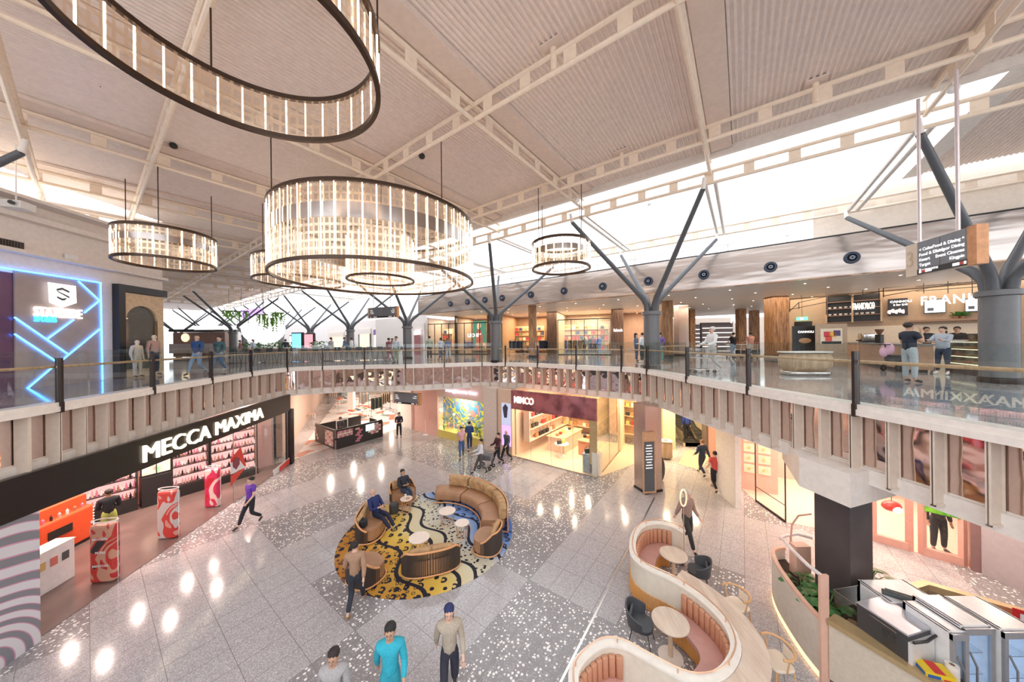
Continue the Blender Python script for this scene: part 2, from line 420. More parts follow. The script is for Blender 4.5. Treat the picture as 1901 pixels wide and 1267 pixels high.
# solid roof right of the skylight, and beyond
cb = B()
for i in range(int(4.5*BAY/per)):
    o = ND(3.32, 0)+uB*(i*per)
    for (u0, z0), (u1, z1) in zip(prof, prof[1:]):
        p = o+uB*u0; q = o+uB*u1; A = p+uA*(S1+.1); D_ = q+uA*(S1+.1); E_ = p+uA*(S1+6.6); F_ = q+uA*(S1+6.6)
        cb.quad((A.x,A.y,12.80+z0),(D_.x,D_.y,12.80+z1),(F_.x,F_.y,12.80+z1),(E_.x,E_.y,12.80+z0))
struct('ceiling_right', cb, corr, fix=False)
o = ND(3.32, 0); a = o+uA*(S1+.1); b = o+uA*(S1+6.6)
struct('trim_2', B().beam((a.x,a.y,12.8), (b.x,b.y,12.8), .5, .12), creamw)
a = ND(-14, 0)+uA*S1; b = ND(5, 0)+uA*S1
struct('trim_3', B().beam((a.x,a.y,12.72), (b.x,b.y,12.72), .16, .3), creamw)
tm = mat('truss_cream', (.88,.73,.58), .4)
def truss(p, q, z, plates=1.1, label='', depth=.40, r=.055, group='cream roof trusses'):
    p = Vector(p); q = Vector(q); m = (p+q)/2; t = thing('roof_truss', label, 'truss', (m.x, m.y, z), 0, group); d = (q-p).normalized(); L = (q-p).length
    for name, zz in (('lower_chord', 0), ('upper_chord', depth)):
        B().tube([(p.x,p.y,z+zz),(q.x,q.y,z+zz)], r, 8).build(name, tm, t, smooth=True)
    b = B(); n = max(2, int(L/plates))
    for i in range(n+1):
        c = p+d*(L*i/n); w = .14 if 0 < i < n else .1
        b.beam((c.x-d.x*w, c.y-d.y*w, z+depth/2), (c.x+d.x*w, c.y+d.y*w, z+depth/2), .015, depth)
    for zz in (.03, depth-.03): b.beam((p.x,p.y,z+zz), (q.x,q.y,z+zz), .015, .06)
    b.build('web_plate', tm, t); return t
places = {-1:'over the near left void', 0:'above the small left ring light', 1:'crossing above the large ring chandelier', 2:'just before the skylight'}
for r in (0, 1, 2):
    truss(ND(-12, r), ND(4.2, r), 12.26, label='long cream roof truss with windowed web, '+places[r])
truss(ND(-12, 2)+uA*2.2, ND(4.6, 2)+uA*2.2, 11.95, label='cream truss running along the front edge of the white skylight')
truss(ND(-12, 2)+uA*8.8, ND(4.6, 2)+uA*8.8, 11.95, label='cream truss along the far edge of the skylight above the mirrored band')
for k_, z_ in ((6.8,'nearest'),(11.4,'second'),(16,'third')): truss(ND(-14, 0)-uA*k_, ND(-5 if k_ > 7 else -4.2, 0)-uA*k_, 12.26, label='cream truss in the far gallery roof, '+z_+' beyond the left wall')
truss(ND(-12, 0)-uA*2.2, ND(0, 0)-uA*2.2, 11.95, label='cream truss at top left beside the lit cove')
truss(ND(-12, 0)-uA*6.0, ND(-1, 0)-uA*6.0, 11.9, label='cream truss at far left close above the shop wall')
for a in range(-11, 5):
    nm = {0:'meeting the top of the large chandelier', 1:'running to the middle grey tree column', 2:'running down beside the skylight centre', 3:'over the hanging sign at right', -1:'above the small left ring light', 4:'at the top right corner'}.get(a, 'over the far left gallery')
    r0 = -.5; p = ND(a, 0)-uA*2.2; q = ND(a, 2)+uA*2.2
    if a < 0: p = ND(a, 0)-uA*6.0
    if p.y < .5: p = p+uA*((.6-p.y)/uA.y)
    truss(p, q, 12.26, plates=1.2, label='cream cross truss '+nm)
    q1 = ND(a, 2)+uA*1.6; z = 12.74
    B_ = B().beam((p.x+uB.x*.35, p.y+uB.y*.35, z), (q1.x+uB.x*.35, q1.y+uB.y*.35, z), .55, .10)
    struct('trim_beam', B_, mat('beam_soffit', (.80,.66,.57), .45))
    if a >= -6:
        s = q; e = ND(a, 2)+uA*8.8
        t = thing('skylight_rafter', 'slender pair of white tubes spanning the skylight', 'rafter', ((s.x+e.x)/2, (s.y+e.y)/2, 12.0), 0, 'white tube rafters across the skylight')
        for k in (-.14, .14):
            B().tube([(s.x+uB.x*k, s.y+uB.y*k, 11.95),(e.x+uB.x*k, e.y+uB.y*k, 11.95)], .065, 8).build('tube', creamw, t, smooth=True)
# short stub posts with square plates on the trusses
for k, (a, r) in enumerate(((1.5,1),(2.5,1),(1.5,2),(2.5,2))):
    p = ND(a, r)
    t = thing('roof_bracket', ['square plate bracket above the centre truss','square plate bracket at the top edge of the photo','square plate bracket nearest the skylight middle','square plate bracket over the right truss'][k], 'bracket', (p.x,p.y,12.3), 0, 'square plate brackets under the roof')
    B().tube([(p.x,p.y,12.3),(p.x,p.y,12.78)], .07, 10).build('stub', tm, t, smooth=True)
    B().box((p.x,p.y,12.79), (.42,.42,.03), RB).build('plate', mat('beam_soffit', (.8,.66,.57)), t)
# skylight glazing
s0 = ND(-12,0)+uA*(S1+.1); s1 = ND(3.32,0)+uA*(S1+.1); s2 = s1+uA*6.5; s3 = s0+uA*6.5
wn = bpy.data.objects.new('window_1', None); C.objects.link(wn); tag(wn, kind='structure')
B().quad((s0.x,s0.y,13.0),(s1.x,s1.y,13.0),(s2.x,s2.y,13.0),(s3.x,s3.y,13.0)).build('skylight_glass', glass('skylight_glass', (1,1,1), .02), wn)
# mirrored bulkhead beyond the skylight
L4 = ND(0, 2)+uA*9.2
def L4p(s, off=0): return L4+uB*s+uA*off
mb = rampmat('mirror_bulkhead', lambda nt, v: ramp(nt, tex(nt, 'ShaderNodeTexNoise', v, Scale=.5), [(.3, (.50,.44,.41)), (.7, (.55,.49,.46))]), .22, 1)
nt = mb.node_tree; w_ = nt.nodes.new('ShaderNodeTexNoise'); w_.inputs['Scale'].default_value = 1.0; mp_ = nt.nodes.new('ShaderNodeMapping'); mp_.inputs['Scale'].default_value = (.35,.35,1.6)
t_ = nt.nodes.new('ShaderNodeTexCoord'); nt.links.new(t_.outputs['Object'], mp_.inputs['Vector']); nt.links.new(mp_.outputs['Vector'], w_.inputs['Vector'])
b_ = nt.nodes.new('ShaderNodeBump'); b_.inputs['Strength'].default_value = .3; b_.inputs['Distance'].default_value = .12
nt.links.new(w_.outputs['Fac'], b_.inputs['Height']); nt.links.new(b_.outputs['Normal'], nt.nodes['Principled BSDF'].inputs['Normal'])
a = L4p(-16.0); b = L4p(26)
struct('wall_bulkhead', B().beam((a.x,a.y,10.2), (b.x,b.y,10.2), .1, 1.76), mb)
struct('trim_4', B().beam((a.x,a.y,11.11), (b.x,b.y,11.11), .18, .05), black)
c = L4p(-16, 24); d = L4p(26, 24)
soff = mat('upper_soffit', (.84,.76,.68), .45)
struct('ceiling_upper', B().prism([tuple(a), tuple(b), tuple(d), tuple(c)], 9.33, 9.42), soff)
c = L4p(-16, .12); d = L4p(26, .12)
struct('trim_5', B().beam((a.x-uA.x*.04,a.y-uA.y*.04,9.31), (b.x-uA.x*.04,b.y-uA.y*.04,9.31), .2, .05), mat('bronze_mirror_trim', (.30,.20,.15), .15, .9))
# clerestory above the bulkhead
wn = bpy.data.objects.new('window_2', None); C.objects.link(wn); tag(wn, kind='structure')
fr = B(); pa = L4p(-16); pb = L4p(12.7)
for s in [-16+4.65*k*.5 for k in range(13)]:
    p = L4p(s, .05); fr.beam((p.x,p.y,11.1), (p.x,p.y,13.0), .07, .12, up=(uA.x,uA.y,0))
for z in (11.5, 12.35, 12.95): fr.beam((pa.x,pa.y,z), (pb.x,pb.y,z), .08, .08)
fr.build('window_frame', white, wn)
B().quad((pa.x,pa.y,11.1),(pb.x,pb.y,11.1),(pb.x,pb.y,13),(pa.x,pa.y,13)).build('pane', glass('skylight_glass'), wn)
p = L4p(12.8); q = L4p(26)
struct('wall_clerestory', B().beam((p.x,p.y,11.95), (q.x,q.y,11.95), .1, 1.7), cream)
# round jet diffusers in the bulkhead
for px in (837, 868.5, 901, 933, 986.5, 1048, 1120, 1205, 1308, 1432, 1585):
    lo, hi = -17, 14
    for _ in range(40):
        m = (lo+hi)/2; p = L4p(m, -.06)
        if p.x/p.y*F+950.5 < px: lo = m
        else: hi = m
    if p.x/p.y < -.2: continue
    y = {837:579,868:577}.get(int(px), None)
    z = 9.33+.72
    t = thing('air_diffuser', 'round black jet diffuser in the mirrored bulkhead', 'air vent', (p.x,p.y,z), RB, 'round black diffusers in the mirrored bulkhead')
    R = Matrix.Rotation(PI/2, 4, 'X')
    for nm, prof, m_ in (('outer_ring', [(.13,.0),(.24,.0),(.26,.03),(.24,.06),(.16,.06),(.13,.0)], mat('vent_blue_black', (.03,.04,.07), .3)), ('throat', [(.13,.01),(.09,.05),(.0,.05)], black), ('nozzle', [(.075,.03),(.085,.09),(.05,.09),(.04,.05),(.0,.05)], mat('vent_grey', (.25,.28,.33), .3))):
        bb = B().lathe(prof, n=20); bb.v = [R @ v for v in bb.v]; bb.build(nm, m_, t, world=False, smooth=True)
# ---- grey tree columns
tipz = 11.80
ctr = [Vector((6.43,14.4))+uB*(9.25*k) for k in range(-6, 3)]
def treecol(c, i, lab, rtop=.34, right=True):
    t = thing('tree_column', lab, 'column', (c.x,c.y,UZ), RB, 'grey steel tree columns on the upper floor')
    cm = charcoal
    B().lathe([(.34,0),(.34,2.55),(.34,2.62)], n=28).build('shaft', mat('column_grey', (.15,.15,.155), .36), t, world=False, smooth=True)
    B().lathe([(.36,2.46),(.42,2.48),(.42,2.62),(.36,2.64),(.0,2.64)], n=28).build('collar', mat('column_grey', (.15,.15,.155), .36), t, world=False, smooth=True)
    B().lathe([(.37,0),(.38,.02),(.38,.16),(.345,.17)], n=28).build('base_ring', dark, t, world=False, smooth=True)
    for sx in (-1, 1):
        for sy in (-1, 1):
            tx = sx*2.35; ty = sy*3.3; hz = tipz-UZ
            x0, y0 = sx*.14, sy*.14; P = [(x0,y0,2.55),(x0*1.25,y0*1.25,2.95)]
            P.append((sx*.30, sy*.34, 3.25))
            n = 5
            for k in range(1, n+1):
                f = k/n; P.append((sx*.30+(tx-sx*.30)*f, sy*.34+(ty-sy*.34)*f, 3.25+(hz-.25-3.25)*f))
            B().tube(P, [.135,.13,.125]+[.115-.035*k/n for k in range(1, n+1)], 12).build('branch', cm, t, world=False, smooth=True)
            B().tube([P[-1], (tx*1.02, ty*1.02, hz+.1)], [.075,.05], 10).build('tip_joint', creamw, t, world=False, smooth=True)
    return t
cl = ['furthest tree column but one in the far gallery','small tree column far down the gallery','far tree column beside the hanging panel sign','tree column left of the upper glazed shopfront','tree column standing before the books and clothes shopfront','banded tree column in front of the pale timber columns','middle tree column with splayed branches in front of the centre entrance','large dark tree column hiding the end of the lit cafe sign']
for i, c in enumerate(ctr[:8]): treecol(c, i, 'grey steel '+cl[i])
# left row (only its nearest branch shows)
lc = ND(-1, 0)-uA*5.5-uB*2.33
treecol(lc, 20, 'dark tree column just outside the left edge, branch reaching the top left truss')
for i, (x, y) in enumerate(((-50,46),(-46,46.5),(-41,47),(-30,33))): treecol(Vector((x*.98,y)), 30+i, ['leftmost of three dark tree columns close together far down the gallery','middle of three dark tree columns close together far down the gallery','rightmost of three dark tree columns close together far down the gallery','slim grey tree column beyond the long cafe bench'][i])
# ---------------------------------------------------------------- people
SKINS = {'light': (.72,.46,.34), 'tan': (.55,.33,.22), 'brown': (.33,.18,.11), 'pale': (.80,.56,.44), 'plastic': (.80,.66,.50)}
def colmat(c, rough=.75): return mat('cloth_%d_%d_%d' % tuple(int(x*255) for x in c), c, rough, noise=.12, nscale=30, bump=.2, bscale=60)
def skinobj(name, chains, m, parent, sub=1):
    """chains: list of (verts [(x,y,z,r)], edges); each its own root"""
    V = []; E = []; R = []; roots = []
    for vs, es in chains:
        n = len(V); roots.append(n); V += [v[:3] for v in vs]; R += [v[3] for v in vs]; E += [(a+n, b+n) for a, b in es]
    me = bpy.data.meshes.new(name); me.from_pydata(V, E, []); me.materials.append(m)
    o = bpy.data.objects.new(name, me); C.objects.link(o); o.parent = parent
    bm = bmesh.new(); bm.from_mesh(me); L = bm.verts.layers.skin.verify(); bm.verts.ensure_lookup_table()
    for i, v in enumerate(bm.verts): v[L].radius = (R[i], R[i]); v[L].use_root = i in roots
    bm.to_mesh(me); bm.free()
    o.modifiers.new('skin', 'SKIN').use_smooth_shade = True
    s = o.modifiers.new('sub', 'SUBSURF'); s.levels = sub; s.render_levels = sub
    return o
def person(label, loc, rz, top=(.05,.05,.06), bottom=(.05,.06,.1), skin='light', hair='short', hc=(.03,.02,.015), pose='walk', arms='swing', sleeve='long', h=1.72, side=1, shoe=(.03,.03,.03), group=None, cat='person', name='person', girth=1.0, vest=None, lean=0):
    k = h/1.72; t = thing(name, label, cat, loc, rz, group); t.scale = (k,k,k)
    M = mat('skin_'+skin, SKINS[skin], .55); dz = 0
    X = lambda s, x: s*x
    legs = {}
    for s in (-1, 1):
        f = s*side
        if pose == 'walk':
            legs[s] = [(s*.09,0,.90), (s*.10,.20,.51), (s*.10,.34,.10), (s*.11,.52,.035)] if f > 0 else [(s*.09,0,.90), (s*.09,.03,.48), (s*.09,-.32,.19), (s*.09,-.20,.04)]
        elif pose == 'stand':
            legs[s] = [(s*.09,0,.90), (s*.11,.02,.50), (s*.12,0,.09), (s*.15,.17,.035)]
        elif pose == 'sit':
            dz = -.44; legs[s] = [(s*.09,0,.50), (s*.11,.42,.52), (s*.11,.47,.09), (s*.13,.64,.035)]
        elif pose == 'cross':
            dz = -.44; legs[s] = [(s*.09,0,.50), (s*.04,.45,.56), (s*-.04,.62,.16), (s*-.03,.78,.12)] if f > 0 else [(s*.09,0,.50), (s*.12,.42,.52), (s*.10,.48,.09), (s*.11,.66,.035)]
        elif pose == 'recline':
            dz = -.44; legs[s] = [(s*.09,0,.50), (s*.11,.40,.50), (s*.08,.78,.16), (s*.10,.88,.26 if f > 0 else .22)]
    hz = .93+dz; ly = lean
    def T(y, z): return (y+ly*(z-.93), z+dz)          # lean of the trunk
    sp = [(0,0,hz,.10*girth), (0,*T(0,1.10),.095*girth), (0,*T(.0,1.28),.105*girth), (0,*T(-.01,1.42),.078), (0,*T(.0,1.49),.052), (0,*T(.015,1.55),.066), (0,*T(.02,1.615),.088), (0,*T(.005,1.675),.082), (0,*T(0,1.715),.045)]
    V = list(sp); E = [(i, i+1) for i in range(8)]; fingers = []; ar = {}
    for s in (-1, 1):
        f = s*side; g = arms
        sh = (s*.175, *T(-.01,1.405)); 
        if g == 'swing': el, wr = ((s*.235, *T(-.12*-f if 0 else (-.10 if f > 0 else .03),1.13)), (s*.24, *T(-.20 if f > 0 else .22, .92 if f > 0 else .97)))
        elif g == 'down': el, wr = (s*.24, *T(-.03,1.12)), (s*.25, *T(.03,.87))
        elif g == 'front': el, wr = (s*.235, *T(.03,1.12)), (s*.10, *T(.27,1.10))
        elif g == 'push': el, wr = (s*.24, *T(.10,1.12)), (s*.22, *T(.40,1.06))
        elif g == 'phone': el, wr = ((s*.24, *T(.10,1.16)), (s*.14, *T(.16,1.47))) if f > 0 else ((s*.23, *T(.05,1.12)), (s*.12, *T(.28,1.12)))
        elif g == 'hold': el, wr = (s*.235, *T(.06,1.14)), (s*.08, *T(.30,1.22))
        elif g == 'reach': el, wr = (s*.23, *T(.18,1.22)), (s*.16, *T(.42,1.26))
        d = (Vector(wr)-Vector(el)).normalized(); hd = Vector(wr)+d*.07; ar[s] = (sh, el, wr)
        n = len(V); V += [(*sh,.062), (*el,.043), (*wr,.028), (*hd,.036)]; E += [(3, n), (n, n+1), (n+1, n+2), (n+2, n+3)]
        side_v = d.cross(Vector((0,0,1))); side_v = Vector((1,0,0)) if side_v.length < .3 else side_v.normalized()
        if abs(d.z) > .8: side_v = Vector((0,1,0))
        cv = d.cross(side_v)*(.3 if g in ('swing','down') else .6)*s
        for q in range(4):
            b0 = hd+side_v*(.021*(q-1.5)); ln = (.062,.075,.07,.052)[q]
            fingers.append(([(*b0,.010), (*(b0+d*ln*.55+cv*ln*.2),.009), (*(b0+d*ln+cv*ln*.6),.007)], [(0,1),(1,2)]))
        th = Vector(wr)+d*.035+side_v*.02; fingers.append(([(*th,.012), (*(th+d*.03+side_v*.03),.010), (*(th+d*.055+side_v*.036),.008)], [(0,1),(1,2)]))
    for s in (-1, 1):
        hp, kn, an, to = legs[s]; n = len(V); V += [(*hp,.075*girth), (*kn,.056), (*an,.036), (*to,.026)]; E += [(0, n), (n, n+1), (n+1, n+2), (n+2, n+3)]
    skinobj('body', [(V, E)]+fingers, M, t)
    # clothing
    sv = [(0,0,hz-.05,.158*girth), (0,*T(0,1.10),.138*girth), (0,*T(0,1.28),.148*girth), (0,*T(-.01,1.41),.118), (0,*T(-.003,1.50),.066)]; se = [(0,1),(1,2),(2,3),(3,4)]
    for s in (-1, 1):
        sh, el, wr = ar[s]; n = len(sv); e2 = Vector(sh).lerp(Vector(el), .62)
        if sleeve == 'long': sv += [(*sh,.082), (*el,.060), (*Vector(el).lerp(Vector(wr), .9),.044)]; se += [(3, n), (n, n+1), (n+1, n+2)]
        elif sleeve == 'short': sv += [(*sh,.082), (*e2,.066)]; se += [(3, n), (n, n+1)]
        else: sv += [(*Vector(sh).lerp(Vector((0,sh[1],sh[2])), .3),.07)]; se += [(3, n)]
    skinobj('top', [(sv, se)], colmat(top), t)
    tv = [(0,0,hz+.01,.140*girth), (0,*T(0,1.10),.122*girth)]; te = [(0,1)]
    for s in (-1, 1):
        hp, kn, an, to = legs[s]; n = len(tv); tv += [(*hp,.102*girth), (*kn,.074), (*Vector(kn).lerp(Vector(an), .92),.056)]; te += [(0, n), (n, n+1), (n+1, n+2)]
    skinobj('trousers', [(tv, te)], colmat(bottom), t)
    for s in (-1, 1):
        hp, kn, an, to = [Vector(q) for q in legs[s]]; hl = an+Vector((0,-.05,-.03)); 
        skinobj('shoe', [([(*(an+Vector((0,0,-.01))),.045), (*an.lerp(to,.55),.042), (*to,.036)], [(0,1),(1,2)])], colmat(shoe, .5), t)
    y0, z0 = T(.0, 1.66); hm = mat('hair_%d' % int(sum(hc)*200), hc, .6, bump=.5, bscale=90)
    if hair != 'bald':
        b = B().ell((0, y0-.028, z0+.012), (.098,.104,.086), 14, 10)
        if hair == 'long': b.ell((0, y0-.07, z0-.12), (.088,.052,.17), 12, 8)
        if hair == 'tail': b.ell((0, y0-.11, z0-.03), (.035,.045,.04), 8, 6).ell((0, y0-.13, z0-.15), (.03,.03,.13), 8, 6)
        if hair == 'bun': b.ell((0, y0-.09, z0+.07), (.045,.045,.04), 10, 6)
        if hair == 'cap': b.ell((0, y0+.09, z0+.02), (.07,.06,.012), 10, 4)
        b.build('cap' if hair == 'cap' else 'hair', hm, t, world=False, smooth=True)
    y1, z1 = T(.02, 1.61)
    B().ell((0, y1+.088, z1-.005), (.014,.022,.024), 8, 6).build('nose', M, t, world=False, smooth=True)
    for s in (-1, 1): B().ell((s*.088, y1-.015, z1), (.012,.022,.032), 8, 6).build('ear', M, t, world=False, smooth=True)
    for s in (-1, 1): B().ell((s*.031, y1+.079, z1+.028), (.012,.008,.007), 8, 6).build('eye', mat('eye_dark', (.03,.02,.02), .2), t, world=False, smooth=True)
    B().ell((0, y1+.080, z1-.044), (.024,.008,.007), 8, 6).build('mouth', mat('lips', (.45,.18,.15), .5), t, world=False, smooth=True)
    return t
def facing(dx, dy): return math.atan2(dy, dx)-PI/2
# ---------------------------------------------------------------- vertical planes hit by a pixel
def Vp(px, py, P, off=0):
    p0, p1 = Vector(P[0][:2]), Vector(P[1][:2]); d = (p1-p0).normalized(); n = Vector((d.y, -d.x))
    if n.dot(p0) > 0: n = -n
    p0 = p0+n*off; q = W(px, py, 1.0); r = Vector((q.x, q.y)); D = p0.dot(n)/r.dot(n)
    return W(px, py, D)
def pane(P, x0, x1, z0, z1, th=.04, off=0, b=None):       # upright slab on plane P between pixel columns x0..x1, heights z0..z1
    b = b or B(); u = Vp(x0, 633, P, off); v = Vp(x1, 633, P, off)
    return b.beam((u.x,u.y,(z0+z1)/2), (v.x,v.y,(z0+z1)/2), th, z1-z0)
def zof(px, py, P, off=0): return Vp(px, py, P, off).z
def ctr2(b):
    xs = [v.x for v in b.v]; ys = [v.y for v in b.v]; return ((min(xs)+max(xs))/2, (min(ys)+max(ys))/2)
# ---------------------------------------------------------------- ring chandeliers
def meshpanel(nA, nz, i):
    m = bpy.data.materials.new('gold_mesh_panel'); m.use_nodes = True; nt = m.node_tree; nt.nodes.clear(); N = nt.nodes.new; L = nt.links.new
    tc = N('ShaderNodeTexCoord'); s = sep(nt, tc.outputs['Object'])
    a = mth(nt, 'ARCTAN2', s[1], s[0]); fa = mth(nt, 'FRACT', mth(nt, 'MULTIPLY', a, nA/(2*PI))); fz = mth(nt, 'FRACT', mth(nt, 'MULTIPLY', s[2], nz))
    l1 = mth(nt, 'LESS_THAN', fa, .33); l2 = mth(nt, 'LESS_THAN', fz, .33)
    al = mth(nt, 'ADD', mth(nt, 'MULTIPLY', mth(nt, 'MAXIMUM', l1, l2), .48), .18)
    o = N('ShaderNodeOutputMaterial'); mx = N('ShaderNodeMixShader'); t = N('ShaderNodeBsdfTransparent'); g = N('ShaderNodeBsdfPrincipled')
    g.inputs['Base Color'].default_value = (.90,.70,.50,1); g.inputs['Metallic'].default_value = .75; g.inputs['Roughness'].default_value = .18
    L(al, mx.inputs[0]); L(t.outputs[0], mx.inputs[1]); L(g.outputs[0], mx.inputs[2]); L(mx.outputs[0], o.inputs[0]); return m
bronze = mat('ring_bronze', (.07,.045,.032), .35, .7)
def chandelier(c, r, z0, z1, nt_, label, rods=3, rod_a=.3, inner=0, tubes=None, topz=12.25, band=True):
    t = thing('ring_chandelier', label, 'ceiling light', (c[0], c[1], z0)); H = z1-z0; n = 96 if r > 1.5 else 64
    for nm, z in (('bottom_ring', 0), ('top_ring', H)):
        B().lathe([(r-.035,z-.04),(r+.035,z-.04),(r+.035,z+.04),(r-.035,z+.04),(r-.035,z-.04)], n=n).build(nm, bronze, t, world=False, smooth=True)
    B().lathe([(r-.03,.04),(r-.03,H-.04)], n=n, cap=False).build('mesh_panel', meshpanel(int(r*46), 5.2, 0), t, world=False, smooth=True, fix=False)
    if band: B().lathe([(r-.018,H*.52),(r-.018,H*.72),(r-.026,H*.72),(r-.026,H*.52),(r-.018,H*.52)], n=n).build('mirror_band', mat('band_mirror', (.46,.40,.37), .2, 1), t, world=False, smooth=True)
    tb = B().lathe([(.0,0),(.014,0),(.014,H-.12),(.0,H-.12)], n=6); t0 = None
    for i in range(nt_):
        a = 2*PI*i/nt_+.05
        if t0 is None: t0 = tb.build('light_tube', led, t, world=False); o = t0
        else: o = t0.copy(); C.objects.link(o)
        o.location = ((r+.012)*math.cos(a), (r+.012)*math.sin(a), .06)
    for i in range(rods):
        a = rod_a+2*PI*i/rods; B().tube([(r*math.cos(a), r*math.sin(a), H),(r*math.cos(a), r*math.sin(a), topz-z0)], .014, 6).build('hanging_rod', bronze, t, world=False)
    if inner:
        for nm, z in (('inner_bottom_ring', .02), ('inner_top_ring', H*.8)):
            B().lathe([(inner-.03,z-.03),(inner+.03,z-.03),(inner+.03,z+.03),(inner-.03,z+.03),(inner-.03,z-.03)], n=48).build(nm, bronze, t, world=False, smooth=True)
        B().lathe([(inner-.02,.05),(inner-.02,H*.8-.03)], n=48, cap=False).build('inner_mesh_panel', meshpanel(int(inner*46), 5.2, 1), t, world=False, smooth=True, fix=False)
        for i in range(24):
            a = 2*PI*i/24; o = t0.copy(); C.objects.link(o); o.name = 'inner_light_tube'; o.scale = (1,1,.75); o.location = (inner*math.cos(a), inner*math.sin(a), .06)
        for i in range(4):
            a = .4+PI*i/2; B().tube([(inner*math.cos(a), inner*math.sin(a), H*.8),(r*math.cos(a), r*math.sin(a), H)], .012, 6).build('spoke', bronze, t, world=False)
    return t
chandelier((-4.4,10.6), 3.06, 8.69, 10.57, 60, 'largest ring light, wide drum of glowing tubes hanging over the lounge', 4, -.63, inner=1.05)
chandelier((-3.6,4.2), 1.70, 10.43, 11.18, 34, 'ring light close overhead, cut off by the top edge', 3, 2.5, topz=12.3, band=False)
chandelier((-11.85,10.8), 1.22, 9.4, 10.38, 24, 'small ring light hanging in front of the shop wall at left', 3, 1.2)
chandelier((1.94,12.2), 1.10, 9.4, 10.35, 22, 'smallest ring light, hanging before the skylight windows', 4, .6)
chandelier((-9.6,14.3), 1.75, 9.4, 10.35, 30, 'ring light half hidden behind the left end of the largest one', 3, 2.4)
# ---------------------------------------------------------------- left wall, upper floor
PL = ((-15.0,3.0),(-16.2,14.5))
def frame_at(P, px, off=0): u = Vp(px, 633, P, off); return Vector((u.x, u.y))
dL = (Vector(PL[1])-Vector(PL[0])).normalized(); nL = Vector((dL.y, -dL.x))
wallm = mat('warm_plaster', (.86,.78,.72), .5)
a = Vector(PL[0])-dL*2; b = Vector(PL[1]); o_ = -nL*.15
struct('wall_left', B().beam((a.x+o_.x,a.y+o_.y,8.27), (b.x+o_.x,b.y+o_.y,8.27), .3, 6.04).beam((b.x,b.y-.15,8.27), (b.x-14,b.y+4,8.27), .3, 6.04), wallm)
bk = Vector(PL[0])-dL*2+nL*.0
struct('trim_6', B().beam((a.x+nL.x*.12,a.y+nL.y*.12,9.62), (b.x+nL.x*.12,b.y+nL.y*.12,9.62), .34, .12).beam((a.x+nL.x*.03,a.y+nL.y*.03,10.75), (b.x+nL.x*.03,b.y+nL.y*.03,10.75), .5, .18).beam((a.x+nL.x*.2,a.y+nL.y*.2,11.28), (b.x+nL.x*.2,b.y+nL.y*.2,11.28), .7, .10), wallm)
t = thing('cove_light', 'long glowing cove strip above the left wall', 'light', (a.x-.3, 8, 11.34))
B().beam((a.x-.3,a.y,11.37), (b.x-.3,b.y,11.37), .25, .04).build('light_strip', emis('cove_glow', (1,.93,.82), 5), t)
# shop sign wall with neon
zf = UZ
t = thing('sign_wall_panel', 'grey stone-look wall panel carrying blue neon lines and the shield sign', 'wall panel', (*frame_at(PL, 110, .05), UZ), 0)
conc = rampmat('grey_panel', lambda nt, v: ramp(nt, tex(nt, 'ShaderNodeTexNoise', v, Scale=1.6, Detail=8), [(.3, (.36,.29,.27)), (.7, (.44,.36,.34))]), .45)
zt = zof(187, 525.5, PL)
pane(PL, 27, 187, zf, zt, .06, .03).build('panel', conc, t)
t2 = thing('shop_doorway_panel', 'plum-coloured metal panel at the far left of the neon sign wall', 'wall panel', (*frame_at(PL, 5, .05), UZ), 0)
pane(PL, -160, 26.5, zf, zt-.12, .03, .0).build('panel', rampmat('plum_panel', lambda nt, v: ramp(nt, tex(nt, 'ShaderNodeTexNoise', v, Scale=.7, Detail=5), [(.3, (.10,.05,.13)), (.7, (.22,.12,.20))]), .3, .4), t2)
blue = emis('neon_blue', (.06,.32,1), 6); N = [((-60,487.5),(187,525.3)), ((186.7,525),(190.5,706)), ((146,522.5),(185,558.5)), ((185,558.5),(157,581)), ((137,594),(87,630.5)), ((27,589.5),(126,657.5)), ((27,620.5),(103,670.5)), ((186,611),(113,671)), ((98,682),(49,723.5))]
nb_ = thing('neon_light', 'blue neon line pattern zigzagging over the grey sign wall', 'neon light', (*frame_at(PL, 110, .1), UZ), 0)
for (x0,y0),(x1,y1) in N:
    B().tube([Vp(x0,y0,PL,.09), Vp(x1,y1,PL,.09)], .022, 6).build('neon_tube', blue, nb_)
sg = thing('shield_sign', 'white glowing shield sign with striped letter emblem above lettering', 'sign', Vp(114,565,PL,.1), 0)
sh = [(88.5,524),(141,531.5),(142.5,563),(115,572),(91,562)]
def plate(P, pts, off, th, b=None):
    b = b or B(); f = [Vp(x, y, P, off+th) for x, y in pts]; k = [Vp(x, y, P, off) for x, y in pts]; n = len(pts)
    return b.add(f+k, [list(range(n)), list(range(n, 2*n))[::-1]]+[(i, n+i, n+(i+1) % n, (i+1) % n) for i in range(n)])
plate(PL, sh, .06, .12).build('shield', emis('shield_white', (.9,.9,.88), .8), sg)
e = B()
for q in ([(105,536.5),(115.5,534.2),(129,541),(129,544.5),(115.5,538.5),(105,540.5)], [(105,541),(108.5,541),(129,551),(129,554.5)], [(106,550),(116,554.5),(125,553.5),(121,557.8),(115.5,558.5),(106,553.5)]):
    plate(PL, q, .185, .012, e)
e.build('emblem', mat('emblem_grey', (.10,.11,.12), .4), sg)
rt = face(nL.y*-1*-1, 0) if 0 else None
rdir = dL                                  # reading direction on the left wall: away from the camera
p = Vp(63, 589.5, PL, .10); q = Vp(163, 592, PL, .1); L = (q.xy-p.xy).length
text('STATESIDE', .46, signw, sg, Vector((p.x,p.y,Vp(63,587,PL,.1).z)), face(rdir), .03, .004, name='lettering', sx=L/2.50)
p = Vp(64, 597, PL, .10); q = Vp(108, 600, PL, .1); L = (q.xy-p.xy).length
